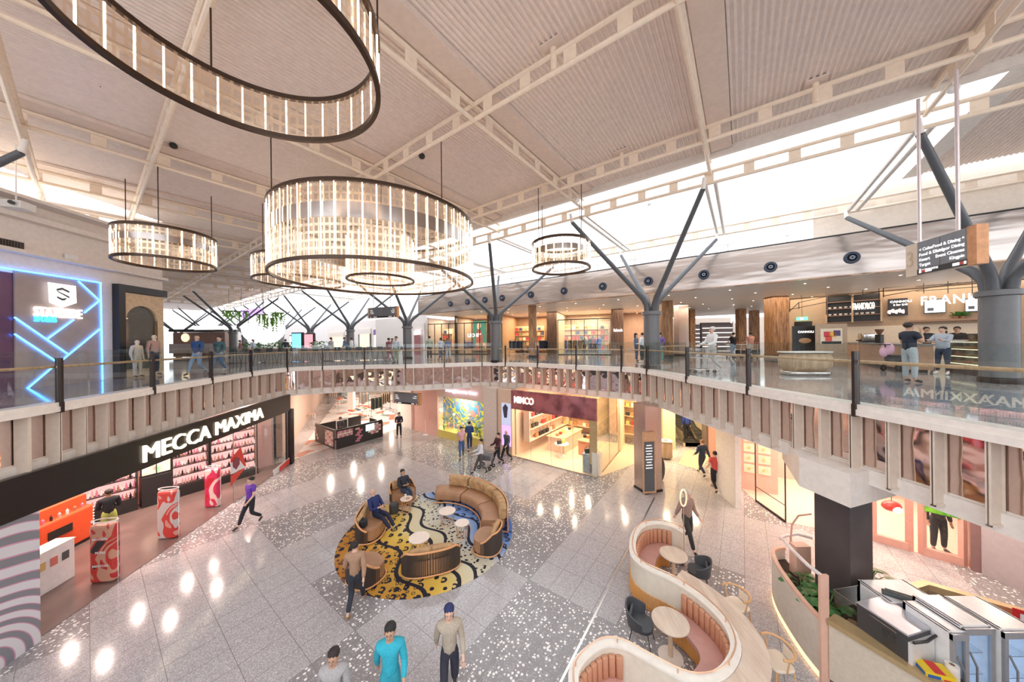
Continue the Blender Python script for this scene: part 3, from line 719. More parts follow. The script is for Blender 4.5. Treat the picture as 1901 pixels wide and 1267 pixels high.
text('SPORTS', .28, emis('sign_blue', (.05,.42,.95), 2.2), sg, p, face(rdir), .03, .003, name='small_lettering', sx=L/1.05)
# arch display window
aw = thing('display_window', 'timber arched display window in a black surround on the left wall', 'shop window', (*frame_at(PL, 260, .1), UZ), 0)
z1 = zof(216, 528, PL); z2 = zof(227, 543, PL, .1)
pane(PL, 214, 226.5, zf, z1, .30, .1).build('surround', black, aw); pane(PL, 226, 305, z2+.02, z1, .30, .1).build('surround', black, aw)
u = Vp(226.5,633,PL,.2).xy; v = Vp(304,633,PL,.2).xy; Lw = (v-u).length; d = (v-u).normalized(); hw = z2-zf
ar = B(); x0, x1 = Lw*.09, Lw*.84; R = (x1-x0)/2; zs = zf+hw*.86-R; mid = (x0+x1)/2
def ap(x, z, o=0): p = u+d*x-nL*o; return (p.x, p.y, z)
pts = [(x0, zs)]+[(mid-R*math.cos(PI*k/14), zs+R*math.sin(PI*k/14)) for k in range(1, 14)]+[(x1, zs)]
for o in (0, .12):
    ar.quad(ap(0,zf,o),ap(x0,zf,o),ap(x0,zs,o),ap(0,zs,o)); ar.quad(ap(x1,zf,o),ap(Lw,zf,o),ap(Lw,zs,o),ap(x1,zs,o))
    ar.quad(ap(0,zs,o),ap(x0,zs,o),ap(x0,z2,o),ap(0,z2,o)); ar.quad(ap(x1,zs,o),ap(Lw,zs,o),ap(Lw,z2,o),ap(x1,z2,o))
    for (xa,za),(xb,zb) in zip(pts, pts[1:]): ar.quad(ap(xa,za,o),ap(xb,zb,o),ap(xb,z2,o),ap(xa,z2,o))
    ar.quad(ap(x0,zf,o),ap(x1,zf,o),ap(x1,zf+.35,o),ap(x0,zf+.35,o))
for (xa,za),(xb,zb) in zip(pts, pts[1:]): ar.quad(ap(xa,za),ap(xb,zb),ap(xb,zb,.12),ap(xa,za,.12))
ar.quad(ap(Lw,zf),ap(Lw,zf,.12),ap(Lw,z2,.12),ap(Lw,z2))
ar.build('arch_panel', mat('pale_arch_timber', (.66,.48,.30), .5, noise=.12), aw)
B().quad(ap(x0,zf+.3,.08),ap(x1,zf+.3,.08),ap(x1,zs+R,.08),ap(x0,zs+R,.08)).build('pane', glz, aw)
B().quad(ap(x0,zf+.3,.115),ap(x1,zf+.3,.115),ap(x1,zs+R,.115),ap(x0,zs+R,.115)).build('backdrop', mat('window_backdrop', (.20,.17,.15), .5), aw)
c = u+d*(x0+(x1-x0)*.66)+nL*.15
person('mannequin in checked shirt and navy trousers in the arched window', (c.x+.1,c.y,zf+.02), facing(nL.x,nL.y), top=(.50,.30,.25), bottom=(.02,.03,.07), skin='plastic', hair='bald', pose='stand', arms='down', h=1.78, cat='mannequin', name='mannequin')
c = u+d*(x0+(x1-x0)*.12)+nL*.15
person('pale mannequin at the left side of the arched window', (c.x+.1,c.y,zf+.02), facing(nL.x,nL.y), top=(.62,.52,.42), bottom=(.55,.48,.40), skin='plastic', hair='bald', pose='stand', arms='down', h=1.55, cat='mannequin', name='mannequin')
b = pane(PL, -20, 45, zof(20,466,PL), zof(20,447,PL), .06, .05); g = thing('wall_vent', 'dark rectangular air grille high on the left wall', 'air vent', (*ctr2(b), zof(20,466,PL)))
b.build('frame', mat('vent_dark', (.06,.045,.04), .5), g)
for k in range(8):
    x = 0+5.5*k; pane(PL, x, x+1.2, zof(20,465,PL), zof(20,448,PL), .03, .09).build('slat', mat('vent_slat', (.14,.10,.09), .5), g)
b = pane(PL, 125, 144, zof(130,485,PL), zof(130,474,PL), .12, .1); solo('sensor_box', b, white, 'small white sensor box on the wall above the shield sign', 'sensor')
t = thing('projector', 'white box projector on a pole at the far left cove', 'projector', W(28,382,9.6)-Vector((0,0,.1)))
B().box(W(30,382,9.6), (.55,.4,.22), .3).build('housing', white, t); c = W(30,382,9.6); B().tube([c, c+Vector((0,0,2.2))], .02, 6).build('pole', white, t); B().tube([c+Vector((.2,-.2,0)), c+Vector((.24,-.26,0))], .06, 10).build('lens', black, t)
# ---------------------------------------------------------------- hanging signs
def hangsign(label, c, d, L, h, th, rows, arrow=True, endw=.16, num=None, big=False, flip=1):
    d = Vector(d).normalized(); t = thing('hanging_sign', label, 'sign', (c[0], c[1], c[2]-h/2)); n = Vector((d.y, -d.x))
    if n.dot(Vector(c[:2])) > 0: n = -n
    a = Vector(c[:2])-d*L/2; b = Vector(c[:2])+d*L/2; gm = mat('sign_grey', (.20,.21,.235), .4)
    B().beam((a.x,a.y,c[2]), (b.x,b.y,c[2]), th, h).build('body', mat('sign_cream_edge', (.72,.60,.48), .5), t)
    B().beam((b.x,b.y,c[2]), (b.x+d.x*.16,b.y+d.y*.16,c[2]), th*1.05, h*1.04).build('timber_end', mat('sign_timber', (.60,.28,.12), .45, noise=.2), t)
    e = a+d*endw; f = n*(th/2+.008)
    for k in range(2):
        s = e+(b-e)*(k*.5)+d*.01; q = e+(b-e)*(k*.5+.5)-d*.01
        B().beam((s.x+f.x,s.y+f.y,c[2]+h*.08), (q.x+f.x,q.y+f.y,c[2]+h*.08), .012, h*.82).build('face_panel', gm, t)
    B().beam((e.x+f.x,e.y+f.y,c[2]-h*.42), (b.x+f.x,b.y+f.y,c[2]-h*.42), .016, h*.16).build('black_strip', black, t)
    R = face(d*flip) ; wt = mat('sign_white', (.9,.9,.9), .5, emit=(1,1,1), es=.5)
    for k, rr in enumerate(rows):
        for i, s in enumerate(rr):
            s0 = e+(b-e)*(k*.5+(.05 if k == 0 else .94*.5+.0)); g = n*(th/2+.016); z = c[2]+h*.36-(i+1)*h*.155
            text(s, h*.125, wt, t, Vector((s0.x+g.x,s0.y+g.y,z)), R, .002, .002, align='LEFT' if k == 0 else 'RIGHT')
    for k, hh in ((0,.06),(1,.94)):
        for i in range(6):
            s0 = e+(b-e)*((.05+i*.045) if k == 0 else (.95-i*.04)); g = n*(th/2+.018)
            B().beam((s0.x+g.x,s0.y+g.y,c[2]-h*.42), (s0.x+g.x+d.x*h*.07,s0.y+g.y+d.y*h*.07,c[2]-h*.42), .004, h*.08).build('pictogram', mat('sign_red', (.6,.1,.08)) if i in (1,2) else wt, t)
    if num: 
        s0 = a+d*.02; g = n*(th/2+.006); text(num, h*.7, mat('sign_number', (.60,.47,.34)), t, Vector((s0.x+g.x,s0.y+g.y,c[2]-h*.2)), R, .004, .004, sx=.7)
    return t, a, b
p0 = W(1690,487,7.2); p1 = W(1806,449,6.0)
L = (p1.xy-p0.xy).length; c = (p0+p1)/2; c.z = (W(1690,456,7.2).z+W(1690,512,7.2).z)/2+.0
zt_ = W(1690,457,7.2).z; zb_ = W(1690,515,7.2).z; c.z = (zt_+zb_)/2
t, a, b = hangsign('grey hanging direction sign with timber end beside the big right column', tuple(c), p1.xy-p0.xy, L, zt_-zb_, .16, (('< Coles','Food & Dining','Kmart','Target','Restrooms'), ('Food & Dining ^','Outdoor Dining','Event Cinemas','Kingpin')), num='3', endw=.28)
for k in (.18, .80):
    s = a+(b-a)*k; B().tube([(s.x,s.y,zt_),(s.x,s.y,11.9)], .03, 8).build('hanging_pole', mat('pole_pinkwhite', (.75,.66,.66), .3, .4), t, smooth=True)
p0 = W(684,577,24); p1 = W(736,580,23); t, a, b = hangsign('grey panel direction sign hanging over the far gallery walkway', ((p0.x+p1.x)/2,(p0.y+p1.y)/2,W(684,582,24).z), p1.xy-p0.xy, (p1.xy-p0.xy).length, .78, .18, (('Gates','Lounge','Car Park'),('Food','Cinemas','Level 2')))
for k in (.2, .8): s = a+(b-a)*k; B().tube([(s.x,s.y,W(684,574,24).z),(s.x,s.y,12.2)], .03, 6).build('hanging_pole', steel, t)
p0 = W(731,742,20.5); p1 = W(777,730,19.6); t, a, b = hangsign('dark hanging direction sign under the balcony over the lower walkway', ((p0.x+p1.x)/2,(p0.y+p1.y)/2,3.02), p1.xy-p0.xy, (p1.xy-p0.xy).length, .72, .2, (('Gates','Lounge','Car Park'),('Food','Cinemas')))
for k in (.2, .8): s = a+(b-a)*k; B().tube([(s.x,s.y,3.35),(s.x,s.y,3.82)], .03, 6).build('hanging_pole', steel, t)
# ---------------------------------------------------------------- upper shops behind the bulkhead
PS = ((-12,35.5),(12,27.0)); PSn = Vector((24,-8.5)).normalized(); PSu = Vector((8.5,24)).normalized()
def shopbox(nm, P, x0, x1, z0, z1, depth, wallc, power, floorc=(.55,.42,.30)):
    """recess behind plane P: back wall, two side walls"""
    u = Vp(x0,633,P).xy; v = Vp(x1,633,P).xy; n = Vector(((v-u).y, -(v-u).x)).normalized()
    if n.dot(u) > 0: n = -n
    q = u-n*depth; r = v-n*depth; zc = (z0+z1)/2; h = z1-z0
    b = B().beam((q.x,q.y,zc),(r.x,r.y,zc),.1,h).beam((u.x,u.y,zc),(q.x,q.y,zc),.08,h).beam((v.x,v.y,zc),(r.x,r.y,zc),.08,h)
    struct('wall_'+nm, b, mat('shopwall_%d' % int(sum(wallc)*100), wallc, .6, noise=.1, nscale=3))
    c = (u+v+q+r)/4
    if power: area(nm+'_lamp', (c.x,c.y,z1-.12), min(depth, (v-u).length)*.7, power, (1,.80,.56))
    return u, v, q, r, n
HU = 9.3
wood_dark = woodmat('walnut_front', (.12,.06,.035), (.24,.13,.08), 2)
U = [('fashion_shop', 792, 846, 230, (.36,.26,.20)), ('bookish_shop', 846, 906, 260, (.38,.22,.13)), ('denim_shop', 932, 1016, 280, (.40,.24,.13)), ('outdoor_shop', 1034, 1136, 320, (.50,.38,.28)), ('shoe_shop', 1157, 1226, 220, (.34,.22,.16))]
for nm, x0, x1, pw, wc in U: shopbox(nm, PS, x0, x1, UZ, HU, 5, wc, pw)
struct('wall_shopfront', pane(PS, 700, 791, UZ, HU, .4, 0), mat('front_cream', (.80,.74,.70), .5))
for i, (x0, x1, m) in enumerate(((846,848,dark),(906,931,wood_dark),(1016,1034,wood_dark),(1136,1157,wood_dark),(790,794,black),(1225,1236,wood_dark))):
    struct('trim_front_%s' % 'abcdef'[i], pane(PS, x0, x1, UZ, HU, .35, .1), m)
pb = PS
struct('wall_shopfront_right', B().beam((Vp(1236,633,PS).x,Vp(1236,633,PS).y,7.3), (14.5,38,7.3), .2, 4.1), mat('front_taupe', (.42,.32,.26), .5))
struct('wall_far', B().beam((6,44,7.3),(62,37,7.3),.2,4.1), mat('far_wall_warm', (.62,.50,.42), .5))
def clotheshanger(p, d, n, cols, label, group, z=UZ, hz=1.35, gl=.85):
    """rail with hanging garments, each a thing"""
    d = Vector(d).normalized(); t = thing('clothes_rail', label, 'clothes rail', (p[0],p[1],z)); L = n*.11+.1
    a = Vector(p[:2])-d*L/2; b = Vector(p[:2])+d*L/2
    B().tube([(a.x,a.y,z),(a.x,a.y,z+hz+.1),(b.x,b.y,z+hz+.1),(b.x,b.y,z)], .015, 6).build('frame', dark, t)
    for s in (a, b): B().beam((s.x-d.y*.22,s.y+d.x*.22,z+.02),(s.x+d.y*.22,s.y-d.x*.22,z+.02),.04,.04).build('foot', dark, t)
    for i in range(n):
        c = a+d*(.1+i*.11); hgt = gl*random.uniform(.85,1.1); k = cols[i % len(cols)]
        g = B(); g.lathe([(.03,hz+.06),(.06,hz+.02),(.20,hz-.06),(.17,hz-.3),(.18,hz-hgt),(.0,hz-hgt)], (0,0,0), 10, 1, .22); 
        R = Matrix.Rotation(rotz(d)+PI/2+random.uniform(-.1,.1), 3, 'Z'); g.v = [R @ v+Vector((c.x,c.y,z)) for v in g.v]
        solo('garment', g, colmat(k), 'garment hanging on '+label, 'garment', group, smooth=True)
def onfloor(px, py, z=UZ): p = G(px, py, z); return (p.x, p.y)
clotheshanger(Vp(958,633,PS,1.2).xy, PSn, 12, ((.02,.03,.08),(.03,.04,.06),(.25,.25,.3),(.02,.02,.03)), 'clothes rail of dark jackets left of the front timber column', 'dark jackets left of the timber column')
clotheshanger(Vp(1010,633,PS,1.2).xy, PSn, 8, ((.02,.03,.05),(.04,.05,.09)), 'clothes rail of dark jackets right of the front timber column', 'dark jackets right of the timber column')
clotheshanger(Vp(1064,633,PS,.9).xy, PSn, 14, ((.15,.13,.08),(.05,.05,.05),(.6,.55,.5),(.1,.12,.06)), 'clothes rail of olive and grey garments inside the outdoor shop', 'olive and grey garments in the outdoor shop')
clotheshanger(Vp(872,633,PS,-.8).xy, PSn, 12, ((.6,.1,.2),(.1,.2,.4),(.7,.2,.3),(.1,.3,.35)), 'clothes rail of bright garments under the lit poster', 'bright garments under the poster')
for px, lab, tp, bt in ((1112,'mannequin in a bright blue outfit at the outdoor shop window',(.02,.15,.75),(.02,.12,.6)), (1085,'mannequin in olive jacket in the outdoor shop',(.16,.14,.09),(.12,.1,.07)), (1104,'mannequin in red top in the outdoor shop',(.5,.05,.08),(.03,.03,.05)), (1096,'mannequin in black jacket beside the red one',(.02,.02,.03),(.03,.05,.3))):
    p = Vp(px,633,PS,-.5 if px != 1112 else -.3); person(lab, (p.x,p.y,UZ), PI+.3, top=tp, bottom=bt, skin='plastic', hair='bald', pose='stand', arms='down', cat='mannequin', name='mannequin')
def shelving(P, x0, x1, off, z0, z1, rows, cols, pal, label, iname, icat, igroup, frame=timber, back=None, depth=.3, fill=.8, ih=.6, cap=300, ilabel=None):
    """wall shelf unit with goods standing on each shelf, goods are things"""
    u = Vp(x0,633,P,off).xy; v = Vp(x1,633,P,off).xy; return shelf2(u, v, z0, z1, rows, cols, pal, label, iname, icat, igroup, frame, back, depth, fill, ih, cap, ilabel)
def shelf2(u, v, z0, z1, rows, cols, pal, label, iname, icat, igroup, frame=timber, back=None, depth=.3, fill=.8, ih=.6, cap=300, ilabel=None, tilt=0):
    d = (v-u).normalized(); L = (v-u).length; n = Vector((d.y,-d.x))
    if n.dot(u) > 0: n = -n
    m = (u+v)/2; t = thing('shelf_unit', label, 'shelf', (m.x,m.y,z0)); bk_ = back or frame
    B().beam((u.x,u.y,(z0+z1)/2),(v.x,v.y,(z0+z1)/2),.04,z1-z0).build('back_panel', bk_, t)
    for s in (u, v): B().beam((s.x,s.y,(z0+z1)/2),(s.x+n.x*depth,s.y+n.y*depth,(z0+z1)/2),.04,z1-z0).build('side_panel', frame, t)
    H = (z1-z0)/rows; protos = []
    for r in range(rows):
        z = z0+r*H; f = n*(depth/2)
        B().beam((u.x+f.x,u.y+f.y,z+.015),(v.x+f.x,v.y+f.y,z+.015),depth,.03).build('shelf_board', frame, t)
        for c in range(cols):
            if random.random() > fill: continue
            s = u+d*(L*(c+.5)/cols)+n*(depth*.55); w = L/cols*.72; k = random.randrange(len(pal)); kk = k
            pr = next((q for q in protos if q[0] == kk), None)
            if pr is None:
                b = B()
                if iname in ('bottle','tube','perfume_bottle'): b.lathe([(w*.42,0),(w*.45,H*ih*.6),(w*.18,H*ih*.75),(w*.18,H*ih),(0,H*ih)], n=8)
                elif iname == 'handbag': b.rbox((0,0,H*ih*.3),(w,depth*.35,H*ih*.6),0,.02).tube([(-w*.3,0,H*ih*.6),(-w*.2,0,H*ih),(w*.2,0,H*ih),(w*.3,0,H*ih*.6)], .012, 6)
                elif iname == 'shoe': b.rbox((0,0,.04),(w*.4,.26,.07),0,.03).rbox((0,-.06,.09),(w*.38,.12,.08),0,.03)
                else: b.rbox((0,0,H*ih/2),(w,depth*.5,H*ih),0,.012)
                o = b.build(iname, pal[k], smooth=False); tag(o, ilabel or (iname.replace('_',' ')+' standing on the '+label), icat, igroup); protos.append((kk, o)); 
            else: o = pr[1].copy(); C.objects.link(o)
            o.location = (s.x,s.y,z+.03); o.rotation_euler = (0,0,rotz(d))
    return t
def gm(name, c, r=.4): return mat('goods_'+name, c, r)
pal_b = [gm('red',(.55,.05,.05)), gm('tan',(.6,.35,.18)), gm('navy',(.04,.06,.15)), gm('cream',(.8,.7,.55)), gm('olive',(.2,.2,.1))]
shelving(PS, 798, 842, -3.5, UZ+.4, UZ+2.9, 4, 8, pal_b, 'timber shelf of folded clothes behind the dark framed window', 'folded_stack', 'clothes', 'folded clothes in the dark framed shop')
shelving(PS, 852, 902, -4.2, UZ+.3, UZ+3.1, 5, 9, pal_b, 'timber shelf behind the lit poster shop', 'folded_stack', 'clothes', 'folded clothes in the poster shop')
shelving(PS, 938, 1012, -4.2, UZ+.3, UZ+3.0, 5, 11, pal_b, 'timber shelf at the back of the denim shop', 'folded_stack', 'clothes', 'folded clothes in the denim shop')
shelving(PS, 1040, 1130, -4.2, UZ+.3, UZ+3.0, 5, 12, pal_b, 'timber shelf at the back of the outdoor shop', 'folded_stack', 'clothes', 'folded clothes in the outdoor shop')
# glass fronts
for i, (x0, x1, lab) in enumerate(((794,846,'dark framed glass shopfront at the left of the upper row'),(848,905,'glass shopfront with the lit poster'),(1036,1134,'dark framed glass shopfront of the outdoor shop'))):
    m = Vp((x0+x1)/2,633,PS,.05); t = thing('glass_shopfront', lab, 'shopfront', (m.x,m.y,UZ))
    pane(PS, x0, x1, UZ, UZ+3.3, .02, .05).build('glass_panel', glz, t)
    f = B()
    for k in range(5): x = x0+(x1-x0)*k/4; pane(PS, x-.5, x+.5, UZ, UZ+3.3, .06, .06, f)
    pane(PS, x0, x1, UZ+3.25, UZ+3.33, .07, .06, f); pane(PS, x0, x1, UZ, UZ+.08, .07, .06, f); f.build('frame', black, t)
t = thing('lit_poster', 'tall green backlit poster of a person in a red jumper', 'poster', Vp(888,650,PS,-.6)); P_ = PS
zt1 = zof(888,596,PS,-.6); zb1 = zof(888,637,PS,-.6)
pane(PS, 879, 903, zb1, zt1, .06, -.6).build('panel', emis('poster_green', (.05,.16,.10), 1.2), t)
plate(PS, [(884,637),(883,622),(886,613),(889,612),(893,614),(896,622),(896,637)], -.56, .02).build('figure', emis('poster_jumper', (.35,.07,.05), 1.1), t)
plate(PS, [(886,611),(885,604),(888,600),(892,601),(893,606),(890,612)], -.56, .022).build('figure_head', emis('poster_skin', (.7,.38,.25), 1.1), t)
text('LED BY', .5, signw, t, Vp(868,626,PS,-.5), face(PSn), .01, .01)
# reclaimed timber columns
for i, (x0, x1, yb, D, lab) in enumerate(((978,1001,664,24.5,'slim reclaimed timber column before the denim shop'), (1221,1252,668,22.5,'reclaimed timber column right behind the middle tree column'), (1421,1463,665,20.8,'widest reclaimed timber column at the cafe end'), (1366,1386,657,29,'thin timber column lit from above in the far entrance'), (1391,1410,655,31,'dark timber column deep in the far entrance'), (1278,1292,656,29,'narrow timber column behind the steel clad column'))):
    p = W((x0+x1)/2, yb, D); w_ = (x1-x0)*D/F*.62; t = thing('timber_column', lab, 'column', (p.x,p.y,UZ), RB+PI/2+.5)
    B().box((0,0,2.07),(w_,w_,4.0)).build('cladding', rustic, t, world=False); B().box((0,0,.12),(w_*1.05,w_*1.05,.24)).build('kick_plate', dark, t, world=False)
p = W(1265,640,24.5); t = thing('steel_column', 'brushed steel clad column left of the blurred shopper', 'column', (p.x,p.y,UZ), .3); B().box((0,0,2.0),(.95,.5,4.0)).build('cladding', mat('pink_steel', (.62,.5,.46), .25, 1), t, world=False); B().box((0,0,.1),(1,.54,.2)).build('kick_plate', dark, t, world=False)
# downlights in the upper soffit
i = 0; d0 = None
for k in range(9):
    for j in range(6):
        p = L4p(-9+k*3.1+(j % 2)*1.2, 1.6+j*2.4)
        if p.x/p.y < -.35 or p.x/p.y > 1.9 or p.y < 4: continue
        if d0 is None:
            d0 = thing('downlight', 'small round downlight in the upper soffit', 'light', (p.x,p.y,9.33), 0, 'downlights in the upper soffit')
            B().lathe([(.0,-.005),(.055,-.005),(.055,.0)], n=12).build('lens', dl, d0, world=False); B().lathe([(.055,.0),(.055,-.02),(.08,-.02),(.08,.0)], n=12, cap=False).build('trim_ring', white, d0, world=False)
        else: dup(d0, (p.x,p.y,9.33))
for s in (-4, 4, 12, 19): p = L4p(s, 8); area('soffit_lamp', (p.x,p.y,9.25), 5, 210, (1,.84,.66))
# ---------------------------------------------------------------- cafe
PC = ((18.3,23.5),(25.5,14.0)); c0 = Vp(1464,633,PC).xy; c1 = Vector((30,8)); dC = (Vector(PC[1])-Vector(PC[0])).normalized(); nC = Vector((dC.y,-dC.x)); nC = nC if nC.dot(c0) < 0 else -nC
tan_ = mat('cafe_wall_tan', (.46,.32,.21), .5)
struct('wall_cafe', B().beam((c0.x,c0.y,7.29),(c0.x+dC.x*20,c0.y+dC.y*20,7.29),.2,4.08), tan_)
def tilefn(nt, v):
    n = nt.nodes.new('ShaderNodeTexBrick'); nt.links.new(v, n.inputs['Vector']); n.inputs['Scale'].default_value = 1; n.inputs['Brick Width'].default_value = .12; n.inputs['Row Height'].default_value = .2; n.offset = 0
    n.inputs['Color1'].default_value = (.72,.62,.50,1); n.inputs['Color2'].default_value = (.80,.70,.58,1); n.inputs['Mortar'].default_value = (.45,.38,.3,1); n.inputs['Mortar Size'].default_value = .008; return n.outputs['Color']
t = thing('tiled_splashback', 'cream tiled band along the cafe back wall', 'wall tiles', (*Vp(1660,633,PC,.12).xy, UZ)); pane(PC, 1512, 1830, UZ, zof(1650,605,PC), .06, .12).build('tiles', mat('cafe_tile', (.72,.60,.46), .3, noise=.08, nscale=20), t)
sb = thing('display_shelf', 'black wall shelf of crockery bearing the smaller lit cafe name', 'shelf', (*Vp(1585,633,PC,.2).xy, zof(1536,600,PC)))
zb2 = zof(1536,601,PC); zt2 = zof(1536,552,PC)
pane(PC, 1535, 1637, zb2, zt2, .06, .15).build('back_panel', black, sb)
for x in (1535, 1583.5, 1637): pane(PC, x-1.6, x+1.6, zb2, zt2, .35, .3).build('upright', oak, sb)
for k in range(4): z = zb2+(zt2-zb2)*k/4; pane(PC, 1535, 1637, z, z+.04, .34, .3).build('shelf_board', mat('shelf_brown', (.30,.18,.12)), sb)
p = Vp(1583,576,PC,.52); q = Vp(1622,566,PC,.52)
text('FRANKY&CO', .55, signw, sb, Vector((p.x,p.y,zof(1583,575.5,PC,.52))), face(dC), .04, .006, sx=(q.xy-p.xy).length/3.1)
o0 = None
for r in range(1, 3):
    for c in range(9):
        x = 1541+c*10; p = Vp(x,633,PC,.34); z = zb2+(zt2-zb2)*r/4+.04
        if o0 is None: o0 = B().lathe([(.03,0),(.07,.04),(.08,.11),(.06,.11),(.0,.09)], n=10).build('cup', white, smooth=True); tag(o0, 'white cup on the black cafe wall shelf', 'cup', 'cups on the black cafe shelf'); o = o0
        else: o = o0.copy(); C.objects.link(o)
        o.location = (p.x,p.y,z)
fk = thing('illuminated_sign', 'large white lit cafe name partly hidden by the big column', 'sign', Vp(1760,565,PC,1.9)); P2 = PC
p = Vp(1708,565,PC,2.0); q = Vp(1852,545,PC,2.0); u = Vector((q.x-p.x,q.y-p.y)); 
text('FRANKY', .62, signw, fk, Vector((p.x,p.y,zof(1708,567,PC,2.0))), face(u), .05, .008, sx=1.45*u.length/4.0, sp=1.15)
B().tube([Vp(1700,541,PC,2.0), Vp(1880,528,PC,2.0)], .02, 6).tube([Vp(1700,541,PC,2.0)+Vector((0,0,.25)), Vp(1880,528,PC,2.0)+Vector((0,0,.25))], .02, 6).build('support_rail', black, fk)
for x in (1715, 1760, 1805): a = Vp(x,545,PC,2.0); B().tube([a, Vector((a.x,a.y,9.33))], .015, 6).build('support_rod', black, fk)
# angular black frame over the counter
tf = thing('ceiling_frame', 'thin angular black metal frame hung above the cafe', 'frame', Vp(1570,560,PC,1.6))
for (x0,y0),(x1,y1) in (((1466,575),(1640,540)),((1466,578),(1483,562)),((1483,562),(1534,551)),((1466,557),(1466,580)),((1534,585),(1534,548)),((1640,552),(1640,535)),((1640,550),(1780,525)),((1642,535),(1800,518)),((1483,562),(1483,574))):
    B().tube([Vp(x0,y0,PC,1.6), Vp(x1,y1,PC,1.6)], .022, 6).build('bar', black, tf)
for x in (1488,1534,1602,1632): a = Vp(x,556,PC,1.6); B().tube([a, Vector((a.x,a.y,9.33))], .015, 6).build('rod', black, tf)
def screen(x0, x1, y0, y1, label, kind, off=.25):
    zt = zof(x0,y0,PC,off); zb = zof(x0,y1,PC,off); t = thing('menu_screen', label, 'screen', Vp((x0+x1)/2,y1,PC,off))
    pane(PC, x0, x1, zb, zt, .06, off).build('casing', black, t)
    ins = 1.5
    if kind == 'dark':
        pane(PC, x0+ins, x1-ins, zb+.05, zt-.05, .01, off+.04).build('display', emis('screen_dark', (.02,.02,.025), .6), t)
        p = Vp(x0+4,633,PC,off+.06); text('CANNOLI', (zt-zb)*.17, signw, t, Vector((p.x,p.y,zt-(zt-zb)*.24)), face(dC), .003, .004, sx=1.05); text('5 for $18', (zt-zb)*.14, signw, t, Vector((p.x+dC.x*.12,p.y+dC.y*.12,zt-(zt-zb)*.42)), face(dC), .003, .003, sx=1)
        for k in range(5):
            a = Vp(x0+4+k*(x1-x0-8)/4.6, 633, PC, off+.06); z = zb+(zt-zb)*(.22+.06*(k % 2))
            B().ell((a.x,a.y,z), (.16,.02,.12), 10, 6).build('picture', emis('cannoli', (.75,.55,.48), 1.0), t, smooth=True)
    else:
        pane(PC, x0+ins, x1-ins, zb+.05, zt-.05, .01, off+.04).build('display', emis('screen_white', (.72,.80,.92), 1.4), t)
        for k in range(5):
            a = zb+(zt-zb)*(.4+.1*k); pane(PC, x0+4, x1-6-k % 3*3, a, a+.03, .008, off+.05).build('menu_line', emis('menu_text', (.25,.3,.4), .8), t)
        pane(PC, x0+6, x0+18, zb+.14, zb+.3, .008, off+.05).build('menu_tag', mat('menu_tag', (.1,.1,.12)), t)
    return t
screen(1649,1686,556,587,'dark menu screen with pastry picture left of the big lit name', 'dark')
screen(1716,1757,557,583,'white menu screen under the big lit name', 'white', .3)
screen(1792,1836,555,580,'white menu screen partly behind the big column', 'white', .3)
t = thing('exit_sign', 'small green running man exit sign over the black cafe door', 'exit sign', Vp(1489,595,PC,.4)); p = Vp(1489,592,PC,.4)
B().beam((p.x-dC.x*.28,p.y-dC.y*.28,p.z),(p.x+dC.x*.28,p.y+dC.y*.28,p.z),.06,.2).build('box', emis('exit_green', (.10,.75,.45), 1.6), t)
B().beam((p.x-dC.x*.08+nC.x*.04,p.y-dC.y*.08+nC.y*.04,p.z),(p.x+dC.x*.06+nC.x*.04,p.y+dC.y*.06+nC.y*.04,p.z),.01,.14).build('figure', signw, t)
B().tube([(p.x,p.y,p.z+.1),(p.x,p.y,9.33)], .01, 6).build('rod', dark, t)
struct('door_1', pane(PC, 1475, 1508, UZ, zof(1475,598,PC,.12), .08, .12), black)
# counter
cA = Vector((14.6,12.0)); ctp = [G(1564,667,UZ).xy, G(1640,683,UZ).xy]; ka, kb = ctp; dK = (kb-ka).normalized(); nK = Vector((dK.y,-dK.x)); nK = nK if nK.dot(ka) < 0 else -nK
kc = kb+dK*2.2
t = thing('cafe_counter', 'long cafe counter with timber front and grey top', 'counter', ((ka.x+kc.x)/2,(ka.y+kc.y)/2,UZ))
def kbx(b, s0, s1, o0, o1, z0, z1):
    p = ka+dK*s0-nK*((o0+o1)/2); q = ka+dK*s1-nK*((o0+o1)/2); return b.beam((p.x,p.y,(z0+z1)/2),(q.x,q.y,(z0+z1)/2),abs(o1-o0),z1-z0)
LK = (kb-ka).length
kbx(B(), 0, LK+2.2, 0, .7, UZ+.1, UZ+1.0).build('front', mat('counter_terracotta_timber', (.50,.29,.19), .45, noise=.12), t)
kbx(B(), -.03, LK+2.23, -.04, .74, UZ+1.0, UZ+1.06).build('worktop', mat('worktop_grey', (.25,.25,.26), .3), t)
kbx(B(), .05, LK+2.1, .06, .6, UZ, UZ+.1).build('plinth', black, t)
P3 = ((ka.x,ka.y),(kc.x,kc.y))
# coffee machine, cabinets
pc_ = ka+dK*(LK*.45)-nK*.35
t = thing('coffee_machine', 'steel espresso machine on the cafe counter', 'coffee machine', (pc_.x,pc_.y,UZ+1.06), rotz(dK))
B().rbox((0,0,.28),(.9,.5,.4),0,.06).build('body', steel, t, world=False, smooth=True); B().box((0,0,.04),(.8,.45,.08)).build('drip_tray', black, t, world=False); B().box((0,-.27,.3),(.6,.02,.15)).build('panel', gold, t, world=False)
for k in (-.2,.2): B().tube([(k,-.2,.12),(k,-.36,.1)], .03, 8).build('group_handle', black, t, world=False)
pc_ = ka+dK*(LK*.72)-nK*.35
t = thing('coffee_grinder', 'coffee grinder with glass hopper beside the espresso machine', 'grinder', (pc_.x,pc_.y,UZ+1.06))
B().rbox((0,0,.2),(.2,.25,.4),0,.04).build('body', black, t, world=False); B().lathe([(.05,.4),(.15,.6),(.15,.66),(.0,.66)], n=14).build('hopper', mat('hopper', (.18,.09,.05), .2), t, world=False, smooth=True)
